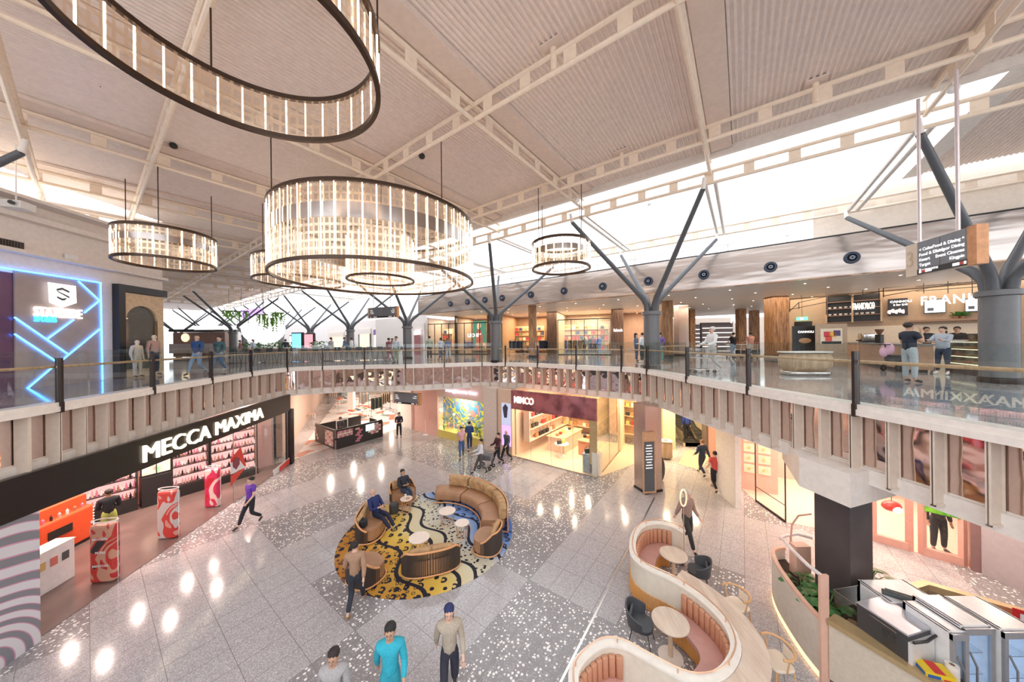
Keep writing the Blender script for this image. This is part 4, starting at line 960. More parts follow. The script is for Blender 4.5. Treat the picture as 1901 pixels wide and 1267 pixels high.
# pastry case
t = thing('pastry_case', 'lit glass cake display case beside the big right column', 'display case', (*G(1775,692,UZ).xy, UZ), 0)
a = G(1755,690,UZ).xy; b = G(1822,700,UZ).xy; b = a+(b-a).normalized()*1.9; dP = (b-a).normalized(); nP = Vector((-dP.y,dP.x)); nP = nP if nP.dot(a) > 0 else -nP
def pcx(s0, s1, o0, o1, z0, z1):
    p = a+dP*s0+nP*((o0+o1)/2); q = a+dP*s1+nP*((o0+o1)/2); return B().beam((p.x,p.y,(z0+z1)/2),(q.x,q.y,(z0+z1)/2),o1-o0,z1-z0)
pcx(0,1.9,0,.7,UZ,UZ+.32).build('base', mat('case_base', (.12,.10,.10)), t); pcx(0,1.9,.66,.7,UZ+.32,UZ+1.38).build('back_panel', steel, t); pcx(0,1.9,0,.7,UZ+1.38,UZ+1.42).build('top', black, t)
pcx(0,1.9,0,.02,UZ+.32,UZ+1.38).build('glass_front', glz, t); pcx(0,.02,0,.7,UZ+.32,UZ+1.38).build('glass_side', glz, t)
for k in range(4):
    z = UZ+.34+k*.26; pcx(.03,1.87,.06,.64,z,z+.02).build('shelf_board', white, t); pcx(.05,1.85,.03,.05,z+.0,z+.022).build('shelf_light', emis('case_light', (1,.85,.55), 6), t)
o0 = None; bun = gm('bun',(.62,.36,.14)); tart = gm('tart',(.75,.2,.1)); crm = gm('creamcake',(.85,.72,.5)); 
for k in range(4):
    for i in range(10):
        p = a+dP*(.15+i*.175)+nP*(.2+.12*(i % 2)); z = UZ+.36+k*.26; mm = (bun,tart,crm)[(i//3+k) % 3]
        o = B().ell((0,0,.045), (.075,.06,.045), 10, 6).build('pastry', mm, smooth=True, loc=(0,0,0)); o.location = (p.x,p.y,z); tag(o, ['golden bun','red fruit tart','cream cake'][(i//3+k) % 3]+' on a shelf of the lit glass cake case', 'pastry', 'pastries of the lit case, '+['buns','tarts','cakes'][(i//3+k) % 3])
# free standing menu boards
for px, yb, D, lab in ((1494,675,16.0,'dark standing menu board with pastry picture by the black door'), (1543,678,15.0,'standing menu board with orange and red picture')):
    dk = px < 1500; p = W(px, yb, D); p.z = UZ; t = thing('menu_board', lab, 'board', p, -.45)
    w_ = .62 if dk else .78; B().box((0,0,1.0),(w_+.35,.06,2.0 if not dk else 1.9)).build('board', tan_ if not dk else black, t, world=False)
    B().box((0,-.04,1.4),(w_,.02,.75)).build('poster', black if dk else mat('poster_cream', (.78,.66,.5)), t, world=False)
    if dk:
        text('CANNOLI', .14, signw, t, Vector((-.28,-.06,1.6)), face(1,0), .002, .003, world=False); B().ell((0,-.06,1.2),(.25,.02,.14),10,6).build('picture', mat('cannoli2', (.55,.30,.15)), t, world=False)
    else:
        for k, (x, z, c) in enumerate(((-.15,1.5,(.6,.04,.06)),(.05,1.5,(.85,.4,.05)),(.2,1.55,(.08,.04,.15)),(-.1,1.3,(.7,.08,.05)))): B().box((x,-.055,z),(.24,.01,.26),0).build('picture', gm('pic%d' % k, c), t, world=False)
        B().box((0,-.055,1.1),(.7,.01,.12)).build('caption', black, t, world=False)
# round ended timber planter bench
p = G(1503,699,UZ); t = thing('timber_plinth', 'oak clad round-ended plinth with pale top on the upper walkway', 'plinth', (p.x+.25,p.y+.45,UZ), RB+.55)
B().rbox((0,0,.48),(1.55,.8,.66),0,.3,6).build('cladding', oak, t, world=False, smooth=True); B().rbox((0,0,.83),(1.6,.84,.05),0,.32,6).build('top', mat('pale_top', (.75,.72,.68), .2), t, world=False, smooth=True); B().rbox((0,0,.08),(1.5,.76,.16),0,.3,6).build('plinth_base', steel, t, world=False, smooth=True)
# plants and goods over the cafe wall
for i, (px, lab) in enumerate(((1775,'leafy potted plant on the ledge under the screens'),(1788,'smaller leafy pot plant beside it on the ledge'))):
    p = Vp(px,633,PC,.3); z = zof(px,592,PC,.3); t = thing('potted_plant', lab, 'plant', (p.x,p.y,z)); B().lathe([(.07,0),(.1,.14),(.0,.14)], n=12).build('pot', mat('pot_brown', (.3,.15,.08)), t, world=False)
    b = B()
    for k in range(30):
        aa = random.uniform(0,2*PI); r = random.uniform(.1,.35); zz = random.uniform(.15,.4); v1 = Vector((math.cos(aa)*r, math.sin(aa)*r, zz)); s = Vector((-math.sin(aa),math.cos(aa),0))*.05
        b.quad(Vector((0,0,.14)), v1*.6-s+Vector((0,0,.1)), v1, v1*.6+s+Vector((0,0,.1)))
    b.build('foliage', mat('leaf_green', (.08,.22,.05), .5), t, world=False, fix=False)
struct('trim_7', pane(PC, 1690, 1840, zof(1775,594,PC,.3)-.05, zof(1775,592,PC,.3), .4, .25), mat('shelf_brown', (.30,.18,.12)))
# ---------------------------------------------------------------- lower left: beauty shop
def MX(y): return -10.65-.1535*(y-7)
PM = ((MX(3),3.0),(MX(17.1),17.1)); dM = (Vector(PM[1])-Vector(PM[0])).normalized(); nM = Vector((dM.y,-dM.x))
def mpt(y, off=0, z=0): p = Vector((MX(y), y))+nM*off; return Vector((p.x,p.y,z))
blk = mat('fascia_black', (.014,.010,.009), .3)
fsg = thing('shop_fascia', 'long black fascia band carrying the glowing shop name over the lower left shop', 'shop sign', mpt(10,.1,2.95))
a, b = mpt(3,-.02), mpt(17.1,-.02)
B().beam((a.x,a.y,3.38),(b.x,b.y,3.38),.14,.9).build('band', blk, fsg)
p = Vp(263,856,PM,.08); q = Vp(490,770,PM,.08); Lt = (q.xy-p.xy).length
mg = emis('sign_cream_glow', (1,.84,.62), 1.6)
z0 = zof(265,853,PM,.08); 
tt = text('MECCA MAXIMA', .72, mg, fsg, Vector((p.x,p.y,3.13)), face(dM), .035, .0, name='lettering', sx=Lt/5.45)
# pillar at the far end, patterned wall at the near end
c = mpt(17.2,-.05); solo('pillar', B().box((c.x,c.y,1.5),(.28,.3,3.0), rotz(dM)), blk, 'dark pillar at the far end of the black fascia', 'pillar')
def waves(nt, v):
    n = tex(nt, 'ShaderNodeTexWave', v, Scale=1.1, Distortion=9, Detail=0, Detail_Scale=.5, wave_type='RINGS')
    return ramp(nt, n, [(.0, (.70,.68,.72)), (.42, (.70,.68,.72)), (.46, (.62,.30,.42)), (.62, (.62,.30,.42)), (.66, (.24,.24,.27)), (1, (.24,.24,.27))], True)
a, b = mpt(2.5,-.02), mpt(7.0,-.02)
t = thing('patterned_wall_panel', 'wall panel with wavy pink, white and grey bands at the lower left corner', 'wall panel', mpt(6,-.02))
B().beam((a.x,a.y,1.47),(b.x,b.y,1.47),.1,2.94).build('panel', rampmat('wavy_pattern', waves, .25), t)
sb_ = B()
# shop floor, back wall
BW = [Vector((-21,4.0)), Vector((-16.45,11.2)), Vector((-12.9,16.9))]; 
struct('floor_shop', B().prism([mpt(7.0,-.1).xy, mpt(17.0,-.1).xy, (-12.9,17.4), (-21,4.0), (-16,3)], .004, .012), rampmat('shop_floor_brown', lambda nt, v: ramp(nt, tex(nt, 'ShaderNodeTexNoise', v, Scale=.8, Detail=3), [(.3, (.15,.10,.09)), (.7, (.20,.14,.125))]), .16))
w0, w1 = BW[0]+Vector((-.35,.25)), BW[2]+Vector((-.35,.25))
struct('wall_shop_left', B().beam((w0.x,w0.y,1.9),(w1.x,w1.y,1.9),.2,3.8), mat('shop_back_rose', (.62,.42,.38), .5))
dS = (BW[2]-BW[1]).normalized()
for i, (x, y, pw) in enumerate(((-14.2,9.5,170),(-13.4,12.5,180),(-12.9,15,90))): lamps('beauty_lamp', (x,y,3.6), 2.2, pw, (1,.78,.68))
lite = emis('shelf_backlight', (1,.50,.47), .75)
def P2b(px, D): q = W(px,633,D); return q.xy
PB = ((BW[1].x,BW[1].y),(BW[2].x,BW[2].y)); PBn = .0
bt = [gm('pink',(.7,.2,.3)), gm('blackgloss',(.03,.02,.02),.2), gm('rose',(.75,.45,.42)), gm('whitepk',(.85,.8,.78)), gm('bronze',(.4,.18,.1))]
def bx(x): return Vp(x,633,PB,.02).xy
def beauty(x0, x1, label, grp, cols, rows=6, z0=.45, z1=2.5):
    u, v = bx(x0), bx(x1); d = (v-u).normalized(); n = Vector((d.y,-d.x)); m = (u+v)/2
    b0 = B(); f = n*.22; b0.beam((u.x+f.x,u.y+f.y,z0/2),(v.x+f.x,v.y+f.y,z0/2),.5,z0)
    t = shelf2(u, v, z0, z1, rows, cols, bt, label, 'bottle', 'cosmetics', grp, frame=black, back=lite, depth=.36, fill=.95, ih=.55)
    b0.build('plinth', black, t); return t
beauty(62, 248, 'long pink-lit cosmetics shelf at the left of the beauty shop', 'cosmetic bottles on the long pink-lit shelf', 22, 5)
beauty(313, 380, 'pink-lit cosmetics shelf between the black poster unit and the fascia end', 'cosmetic bottles on the second pink-lit shelf', 12, 5)
beauty(384, 470, 'taller cosmetics shelf behind the glass panel', 'cosmetic bottles behind the glass panel', 14, 6, .3, 2.7)
u, v = bx(255), bx(312); m = (u+v)/2; t = thing('poster_cabinet', 'black cabinet with two lit posters between the pink-lit shelves', 'cabinet', (m.x,m.y,0)); d = (v-u).normalized(); n = Vector((d.y,-d.x)); f = n*.25
B().beam((u.x+f.x,u.y+f.y,.6),(v.x+f.x,v.y+f.y,.6),.5,1.2).build('body', black, t); B().beam((u.x+f.x,u.y+f.y,1.6),(v.x+f.x,v.y+f.y,1.6),.1,.9).build('header', black, t)
for k, (s0, s1, c) in enumerate(((.04,.48,(.45,.2,.14)),(.52,.96,(.25,.6,.3)))):
    a, b = u.lerp(v,s0)+n*.32, u.lerp(v,s1)+n*.32; B().beam((a.x,a.y,1.62),(b.x,b.y,1.62),.02,.72).build('poster', rampmat('lit_poster_%d' % k, (lambda cc: lambda nt, v: ramp(nt, tex(nt, 'ShaderNodeTexNoise', v, Scale=3), [(.35, cc), (.5, (.8,.6,.45)), (.62, (.75,.75,.72))]))(c), .4, es=.3), t)
o0 = None
for i in range(11):
    a = u.lerp(v, .05+.09*i)+n*.2
    o = B().lathe([(.03,0),(.035,.12),(.012,.15),(.012,.2),(0,.2)], n=8).build('bottle', bt[i % 5]) if i < 5 else o0[i % 5].copy()
    if i < 5: o0 = (o0 or [])+[o]
    else: C.objects.link(o)
    tag(o, 'cosmetic bottle standing on the black poster cabinet', 'cosmetics', 'bottles on the black poster cabinet'); o.location = (a.x,a.y,1.2)
# poster stands
def artmat(name, cols, sc=1.6):
    def f(nt, v): 
        n = tex(nt, 'ShaderNodeTexVoronoi', v, 'Distance', Scale=sc); k = len(cols)
        return ramp(nt, tex(nt, 'ShaderNodeTexNoise', v, Scale=sc, Detail=1, Distortion=1.5), [(.25+.5*i/k, c) for i, c in enumerate(cols)], True)
    return rampmat(name, f, .35)
for px, py, h, w_, lab, cols, txt in ((196,1079,1.68,.62,'red and black advertising stand nearest the camera',[(.03,.02,.02),(.55,.04,.03),(.6,.3,.2),(.5,.03,.03),(.04,.02,.02)],('MOTHERS','MUSES','MENTORS')), (314,999,1.68,.60,'white advertising stand with red ribbon picture',[(.62,.55,.53),(.62,.56,.54),(.65,.06,.05),(.7,.35,.3),(.15,.12,.14)],()), (396,941,1.62,.55,'bright red advertising stand under the shop name',[(.5,.02,.04),(.6,.03,.10),(.75,.55,.5),(.55,.02,.03)],())):
    p = G(px,py); t = thing('advertising_stand', lab, 'stand', p, rotz(dM)*0+.12, None)
    B().rbox((0,0,h/2-.03),(w_,.24,h-.06),0,.11,5).build('body', artmat('ad_%d' % px, cols, 1.2), t, world=False)
    for s in (-1,1): B().tube([(s*w_/2,-.0,0),(s*w_/2,0,h)], .012, 6).build('side_rail', chrome, t, world=False)
    B().lathe([(w_/2-.01,h),(w_/2+.01,h),(w_/2+.01,h+.03),(w_/2-.01,h+.03),(w_/2-.01,h)], n=24, sy=.4).build('top_ring', white, t, world=False, smooth=True)
    for i, s in enumerate(txt): text(s, .085, mat('ad_white', (.85,.82,.8)), t, Vector((0,-.125,h*(.72-.22*i))), face(1,0), .002, .001, 'CENTER', world=False)
# red gondola and white display
p = G(84,1036); t = thing('display_gondola', 'orange-red cosmetics gondola with bulb strip at the lower left', 'display', (p.x,p.y+.25,0), rotz(dM))
rd = mat('gondola_red', (.80,.10,.03), .35); B().rbox((0,0,.62),(1.5,.62,1.1),0,.1).build('body', rd, t, world=False); B().box((0,0,.06),(1.4,.55,.12)).build('base', black, t, world=False); B().box((0,.05,1.35),(1.4,.3,.36)).build('riser', rd, t, world=False); B().box((-.2,-.32,.75),(.6,.02,.25)).build('recess', black, t, world=False)
for i in range(9): B().ell((.72,-.28,.25+.1*i),(.018,.018,.018),8,6).build('bulb', dl, t, world=False)
for i in range(6):
    q = p+Vector((dM.x*(-.5+.2*i), dM.y*(-.5+.2*i)+.25, 1.17)); o = B().lathe([(.03,0),(.035,.12),(.012,.15),(.0,.2)], n=8).build('bottle', bt[i % 5], loc=(0,0,0)); o.location = q+Vector((.22,.0,0)); tag(o, 'cosmetic bottle on the orange-red gondola', 'cosmetics', 'bottles on the orange-red gondola')
p = G(73,1104); t = thing('display_plinth', 'white display plinth below the orange-red gondola', 'display', (p.x-.1,p.y+.15,0), rotz(dM))
B().rbox((0,0,.55),(.95,.45,1.1),0,.03).build('body', white, t, world=False); B().box((0,0,1.11),(.97,.47,.02)).build('top', creamw, t, world=False)
for i in range(3): B().box((-.25+.25*i,-.235,.75),(.15,.01,.22)).build('picture', gm('plinth%d' % i, [(.7,.5,.2),(.7,.2,.15),(.1,.1,.1)][i]), t, world=False)
# glass screen with the red design
t = thing('glass_screen', 'glass shop window with red geometric decal at the end of the beauty shop', 'shop window', mpt(15,-.05))
a, b = mpt(13.0,-.05), mpt(17.0,-.05)
B().quad((a.x,a.y,.05),(b.x,b.y,.05),(b.x,b.y,2.95),(a.x,a.y,2.95)).build('pane', glz, t)
f = B(); 
for y in (13.0, 14.4, 15.7, 17.0): q = mpt(y,-.05); f.beam((q.x,q.y,0),(q.x,q.y,2.95),.03,.03)
f.beam((a.x,a.y,.03),(b.x,b.y,.03),.05,.06); f.build('frame', steel, t)
rdk = mat('decal_red', (.72,.06,.04), .4); wh = mat('decal_white', (.82,.78,.80), .4)
plate(PM, [(428,852),(447,830),(457,865),(428,878)], -.02, .01).build('decal_panel', rdk, t); plate(PM, [(428,860),(443,852),(455,868),(428,882)], .0, .01).build('decal_white_panel', wh, t)
plate(PM, [(428,884),(456,868),(428,905)], -.02, .01).build('decal_panel', rdk, t)
plate(PM, [(432,858),(438,849),(445,851),(445,862),(439,872),(433,868)], .012, .01).build('decal_disc', mat('decal_plum', (.25,.05,.07)), t)
plate(PM, [(506,874),(540,848),(540,858),(520,876),(508,884)], -.02, .01).build('decal_white_panel', wh, t); plate(PM, [(519,868),(537,852),(537,862),(519,876)], .0, .01).build('decal_panel', rdk, t)
wv_ = B(); a, b = Vector((-13.2,16.6)), Vector((-12.4,17.6))
# ---------------------------------------------------------------- lower far left: patterned concourse
def carpet(nt, v):
    n = nt.nodes.new('ShaderNodeTexBrick'); mp = nt.nodes.new('ShaderNodeMapping'); mp.inputs['Rotation'].default_value = (0,0,.6); nt.links.new(v, mp.inputs['Vector']); nt.links.new(mp.outputs['Vector'], n.inputs['Vector'])
    a = tex(nt, 'ShaderNodeTexVoronoi', mp.outputs['Vector'], 'Color', Scale=1.5); s = sep(nt, a)[0]
    return ramp(nt, s, [(0, (.75,.72,.70)), (.45, (.55,.22,.15)), (.62, (.78,.75,.73)), (.80, (.22,.28,.26)), (.88, (.80,.78,.76))], True)
pts = [G(546,853), G(600,836), G(712,806), G(765,786), G(700,752), G(640,738), G(545,728)]
cp = [p.xy for p in pts]; cp[-1] = Vector((-24,45)); cp[-2] = Vector((-12,42)); 
struct('floor_pattern', B().prism(cp, .003, .010), rampmat('concourse_pattern', carpet, .15))
warm = mat('warm_store_wall', (.72,.60,.48), .5)
struct('wall_store_far', B().beam((-30,46,1.9),(6,40,1.9),.3,3.8), mat('far_store_wall', (.70,.52,.42), .5))
struct('wall_store_left', B().beam((-13.6,18.2,1.9),(-26,44,1.9),.3,3.8), mat('left_store_wall', (.66,.48,.40), .5))
for x, y, pw in ((-12,24,330),(-12,32,330),(-6,32,330),(-17,36,220),(-4,27,160)): lamps('concourse_lamp', (x,y,3.7), 3.5, pw, (1,.86,.72))
def floorpt(px, py): p = G(px,py); return p
# open fashion store with pillars
for i, (px, py, lab) in enumerate(((653,765,'slim white shop pillar beside the clothes racks'),(583,748,'far cream pillar on the patterned floor'))):
    p = G(px,py); solo('pillar', B().box((p.x,p.y,1.9),(.5,.5,3.79)), creamw, lab, 'pillar')
for i, (px, py, n, cols, lab) in enumerate(((700,772,9,((.02,.02,.03),(.03,.05,.04),(.15,.15,.1)),'rail of dark coats nearest the walkway'),(716,760,8,((.55,.42,.3),(.03,.03,.03)),'rail of tan and black garments behind the dark coats'),(676,760,8,((.6,.58,.55),(.3,.4,.4),(.5,.3,.25)),'rail of pale garments in the open store'),(618,748,8,((.4,.3,.25),(.7,.65,.6)),'rail of beige garments deep in the open store'),(640,745,7,((.3,.4,.45),(.7,.7,.7)),'rail of light blue garments deep in the open store'))):
    p = G(px,py); clotheshanger(p.xy, uA, n, cols, 'clothes '+lab, 'garments on the '+lab, z=0, hz=1.6, gl=1.0)
for px, py, c, lab in ((664,800,(.8,.76,.72),'white table of folded clothes in the open store'),(640,775,(.75,.7,.66),'low white table further inside the open store'),(560,790,(.62,.42,.34),'small pink-beige stool standing on the patterned floor')):
    p = G(px,py-20 if px != 560 else py-8); w_ = 1.5 if px != 560 else .9; t = thing('display_table' if px != 560 else 'display_cube', lab, 'table', (p.x+(.6 if px == 560 else 0),p.y,0), RA)
    B().rbox((0,0,.8 if px != 560 else .6),(w_,w_*.6,.06),0,.03).build('top', mat('tabletop_%d' % px, c), t, world=False)
    for sx in (-1,1):
        for sy in (-1,1): B().box((sx*w_*.44,sy*w_*.24,.39 if px != 560 else .29),(.05,.05,.77 if px != 560 else .57)).build('leg', chrome if px == 560 else mat('tabletop_%d' % px, c), t, world=False)
    if px != 560:
        for i in range(10):
            o = B().rbox((0,0,.05),(.22,.26,.1),0,.03).build('folded_stack', pal_b[i % 5], loc=(0,0,0)); q = uA*(-.58+.29*(i % 5))+uB*(-.2+.4*(i//5)); o.location = (p.x+q.x,p.y+q.y,.83); o.rotation_euler = (0,0,RA); tag(o, 'folded garment pile on the '+lab, 'clothes', 'folded piles on the '+lab)
# photo kiosk
k0, k1, k2 = G(623.4,835.8).xy, G(709.9,811).xy, G(585.5,820).xy
dk1 = (k1-k0).normalized(); dk2 = (k2-k0).normalized(); L1 = (k1-k0).length; L2 = (k2-k0).length
t = thing('kiosk', 'black open kiosk covered with pink photographs on the lower walkway', 'kiosk', (*((k1+k2)/2), 0))
def kp(s, r, z): q = k0+dk1*s+dk2*r; return (q.x,q.y,z)
kblk = mat('kiosk_black', (.03,.025,.025), .3)
B().beam(kp(0,.04,.6),kp(L1,.04,.6),.08,1.2).build('front_panel', kblk, t); B().beam(kp(.04,0,.6),kp(.04,L2,.6),.08,1.2).build('side_panel', kblk, t); B().beam(kp(0,L2,.55),kp(L1,L2,.55),.08,1.1).build('back_panel', kblk, t); B().beam(kp(L1,0,.55),kp(L1,L2*.55,.55),.08,1.1).build('side_panel', kblk, t)
B().beam(kp(.3,.3,.95),kp(L1-.3,.3,.95),.5,.05).build('worktop', mat('kiosk_top', (.5,.35,.3)), t)
B().beam(kp(0,0,.6),kp(0,0,1.25),.05,.05).beam(kp(0,0,0),kp(0,0,.7),.05,.05).build('corner_trim', steel, t)
pk = [gm('photo_pink',(.75,.45,.42)), gm('photo_peach',(.8,.55,.42)), gm('photo_rose',(.6,.2,.28)), gm('photo_cream',(.85,.72,.62))]
def photo(s, z, w_, h_, k, side=False):
    if not side: B().beam(kp(s,-.01,z),kp(s+w_,-.01,z),.02,h_).build('photograph', pk[k % 4], t)
    else: B().beam(kp(-.01,s,z),kp(-.01,s+w_,z),.02,h_).build('photograph', pk[k % 4], t)
for i in range(7):
    for j in range(3): photo(.1+.14*i, .75+.14*j, .12, .12, i*2+j)
for i in range(7): photo(1.25+.1*(i % 3), .2+.13*i, .28, .11, 2 if i < 6 else 0)
for i in range(5):
    for j in range(5):
        if abs(i-2)+abs(j-2) < 4: photo(L1-1.05+.19*i, .45+.14*j, .17, .12, i+j*3)
for i in range(4):
    for j in range(6): photo(.35+.27*i, .2+.155*j, .25, .14, i*3+j, True)
for i in range(4): photo(L2-.5+.12*i, .3+.2*(i % 4), .2, .18, i, True)
B().beam(kp(1.95,-.03,.88),kp(2.55,-.03,.88),.03,.42).build('screen', emis('kiosk_screen', (.45,.72,.85), 1.3), t)
t = thing('monitor_stand', 'cream boxed stand on the kiosk counter', 'stand', kp(.5,.25,.98)); 
for s in (.15, .85): B().beam(kp(s,.2,.97),kp(s,.2,1.75),.04,.04).build('post', creamw, t)
B().beam(kp(.15,.2,1.72),kp(.85,.2,1.72),.04,.05).build('crossbar', creamw, t)
# ---------------------------------------------------------------- row of shops across the lower level
q0 = G(951.7,847.5).xy; q1 = G(1109,888.7).xy; q2 = G(1150,839).xy
ux = (q1-q0).normalized()
PR = ((q0.x-ux.x*30,q0.y-ux.y*30),(q1.x,q1.y)); nR = Vector((ux.y,-ux.x)); nR = nR if nR.dot(q0) < 0 else -nR
pinkw = mat('salmon_pink_wall', (.80,.46,.38), .45); mimw = mat('shop_beige', (.78,.56,.42), .45)
struct('wall_shop_pink', pane(PR, 766.5, 812, 0, 3.8, .12, -.1), pinkw)
struct('wall_shop_pink_return', B().add(*(lambda a, b: ([(a.x,a.y,0),(b.x,b.y,0),(b.x,b.y,3.8),(a.x,a.y,3.8)], [(0,1,2,3)]))(Vp(766,633,PR).xy, Vp(766,633,PR).xy+Vector((-.4,4)))), pinkw)
struct('wall_pier_a', pane(PR, 901, 925, 0, 3.8, .5, -.2), mat('pier_cream', (.78,.66,.56), .4))
struct('wall_pier_b', pane(PR, 926, 951, 0, 3.8, .3, -.1), mimw)
struct('wall_pier_c', pane(PR, 741, 766, 0, 3.8, .4, -.3), mat('pier_white', (.80,.72,.66), .4))
struct('trim_8', pane(PR, 812, 901, 2.85, 3.8, .2, -.1), mat('window_head', (.80,.58,.48)))
lt_ = thing('window_lettering', 'violet-white lit lettering above the blue and yellow display window', 'sign', Vp(860,735,PR,.1)); p = Vp(827,733,PR,.1); q = Vp(900,740,PR,.1)
text('sunglasses bar', .3, emis('sign_violet', (.85,.75,1), 2.2), lt_, Vector((p.x,p.y,3.25)), face(ux), .02, .003, sx=(q.xy-p.xy).length/2.1)
# display window with painted mural
t = thing('display_window', 'display window with blue and yellow mural between the pink wall and the cream pier', 'shop window', Vp(857,815,PR,0))
def mural(nt, v):
    n = tex(nt, 'ShaderNodeTexNoise', v, Scale=.9, Detail=1, Distortion=2.2)
    return ramp(nt, n, [(0, (.62,.25,.25)), (.36, (.10,.32,.62)), (.50, (.80,.68,.05)), (.57, (.08,.28,.58)), (.66, (.75,.70,.25))], True)
pane(PR, 822, 899, .5, 2.85, .05, -.9).build('mural', rampmat('mural_blue_yellow', mural, .5, es=.1), t)
pane(PR, 812, 900, .0, .5, .9, -.5).build('window_bed', mat('bed_yellow', (.75,.60,.15), .4), t)
pane(PR, 812, 900, .5, 2.85, .02, .0).build('pane', glz, t)
for i in range(26):
    x = 818+random.random()*78; q = Vp(x,633,PR,-.25-random.random()*.45); o = B().ell((0,0,.0),(.07,.07,.09),10,6); 
    zz = .52+(random.random()**2)*1.0; k = i % 4
    b = B().lathe([(.05,0),(.06,.05),(.02,.12),(.015,zz-.5+.1),(.09,zz-.5+.14),(.11,zz-.5+.22),(.05,zz-.5+.3),(0,zz-.5+.3)], n=10)
    o = b.build('paper_flower', [gm('fl_y',(.8,.65,.1)),gm('fl_g',(.2,.35,.12)),gm('fl_p',(.7,.4,.35)),gm('fl_w',(.85,.8,.65))][k], smooth=True); o.location = (q.x,q.y,.5); tag(o, 'paper flower in the blue and yellow display window', 'decoration', 'paper flowers in the mural window')
area('mural_lamp', (*Vp(857,633,PR,-.5).xy, 2.8), 1.2, 110, (1,.85,.6))
# pink shop entrance left
struct('floor_pink_shop', B().prism([Vp(766,633,PR).xy, Vp(812,633,PR).xy-nR*.2, Vp(812,633,PR).xy-nR*4, Vp(700,633,PR).xy-nR*5], .004,.011), mat('floor_honey', (.70,.42,.18), .25))
t = thing('sale_sign', 'small red-lettered price sign by the pink shop entrance', 'sign', Vp(788,795,PR,.3)); p = Vp(788,633,PR,.3)
B().box((p.x,p.y,.03),(.35,.3,.04)).build('base', white, t); B().tube([(p.x,p.y,.03),(p.x,p.y,1.1)], .012, 6).build('pole', white, t); pane(PR, 784, 793, 1.1, 1.75, .02, .3).build('board', pinkw, t)
text('99', .34, mat('sale_red', (.7,.05,.05)), t, Vector((p.x-ux.x*.18,p.y-ux.y*.18,1.4)), face(ux), .003, .004)
lamps('pink_lamp', (*Vp(790,633,PR,-1.5).xy, 3.6), 1.5, 160, (1,.8,.62))
# poster light box beside the bag shop
t = thing('light_box', 'tall lit poster of a dark dressed figure on the beige pier', 'poster', Vp(939,810,PR,.08))
pane(PR, 930, 946, 1.75, 3.0, .05, .08).build('upper_poster', emis('poster_grey_blue', (.34,.36,.48), .9), t); pane(PR, 930, 946, .55, 1.72, .05, .08).build('lower_poster', emis('poster_violet', (.50,.30,.85), 1.1), t)
plate(PR, [(936,776),(934,764),(933,757),(936,753),(938,750),(940,753),(943,757),(942,764),(941,776)], .115, .01).build('figure', mat('fig_dark', (.06,.06,.1)), t)
# bag shop
def MP(s, dpt): q = q0+ux*s-nR*dpt; return q
LM = (q1-q0).length
bg = thing('bag_shop_front', 'frameless glass front of the bag shop wrapping the corner', 'shopfront', (q1.x,q1.y,0))
B().quad((q0.x,q0.y,0),(q1.x,q1.y,0),(q1.x,q1.y,2.75),(q0.x,q0.y,2.75)).build('glass_panel', glz, bg); B().quad((q1.x,q1.y,0),(q2.x,q2.y,0),(q2.x,q2.y,3.75),(q1.x,q1.y,3.75)).build('side_glass', glz, bg)
f = B()
for s in (.25,.5,.75,1.0): q = q0.lerp(q1,s); f.beam((q.x,q.y,0),(q.x,q.y,2.75),.02,.02)
for s in (.5,1): q = q1.lerp(q2,s); f.beam((q.x,q.y,0),(q.x,q.y,3.75),.02,.02)
f.beam((q0.x,q0.y,.02),(q1.x,q1.y,.02),.06,.04); f.beam((q1.x,q1.y,.02),(q2.x,q2.y,.02),.06,.04); f.build('frame', steel, bg)
hd = B(); hd.beam((q0.x,q0.y,3.27),(q1.x,q1.y,3.27),.16,1.06); hd.build('header_panel', rampmat('header_rose', lambda nt, v: ramp(nt, tex(nt, 'ShaderNodeTexNoise', v, Scale=1.6, Detail=2), [(.35, (.22,.07,.08)), (.6, (.46,.17,.18))]), .12, .2), bg)
p = Vp(954,747,PR,.1); q = Vp(991,745,PR,.1); text('MIMCO', .52, mg, bg, Vector((p.x,p.y,3.12)), face(ux), .03, .006, sx=(q.xy-p.xy).length/1.75)
e0, e1 = MP(-.2,6.5), MP(LM+.0,6.5)
struct('wall_bag_back', B().beam((e0.x,e0.y,1.9),(e1.x+1.5,e1.y+.4,1.9),.15,3.8), mimw)
e2 = MP(0,0); struct('wall_bag_left', B().beam((e2.x-nR.x*.3,e2.y-nR.y*.3,1.9),(e0.x,e0.y,1.9),.12,3.8), mimw)
struct('floor_bag_shop', B().prism([MP(0,.05),MP(LM-.05,.05),MP(LM+2.0,5.5),MP(0,6.4)], .004,.012), mat('bag_floor', (.72,.55,.40), .3))
for s, dd in ((1.4,1.5),(3.6,1.6),(2.2,4.2),(4.5,4.0)): q = MP(s,dd); lamps('bag_lamp', (q.x,q.y,3.6), 1.4, 120, (1,.80,.56))
bgm = [gm('bagblack',(.03,.03,.03)), gm('bagtan',(.5,.22,.1)), gm('bagred',(.45,.04,.05)), gm('baggold',(.7,.5,.15)), gm('bagcream',(.8,.7,.58))]
shelf2(MP(.25,.8), MP(.25,5.8), .7, 2.7, 3, 12, bgm, 'timber wall shelf of handbags along the left side of the bag shop', 'handbag', 'handbag', 'handbags on the left wall shelf', ilabel='handbag on the long left wall shelf of the bag shop', frame=mimw, depth=.4, ih=.6)
shelf2(MP(.6,6.2), MP(5.2,6.2), .6, 2.9, 4, 14, bgm, 'back wall shelf of handbags in the bag shop', 'handbag', 'handbag', 'handbags on the back wall shelf', ilabel='handbag on the back wall shelf of the bag shop', frame=timber, depth=.35, ih=.6)
e = q1+(q2-q1)*.06; e_ = q1+(q2-q1)*.94
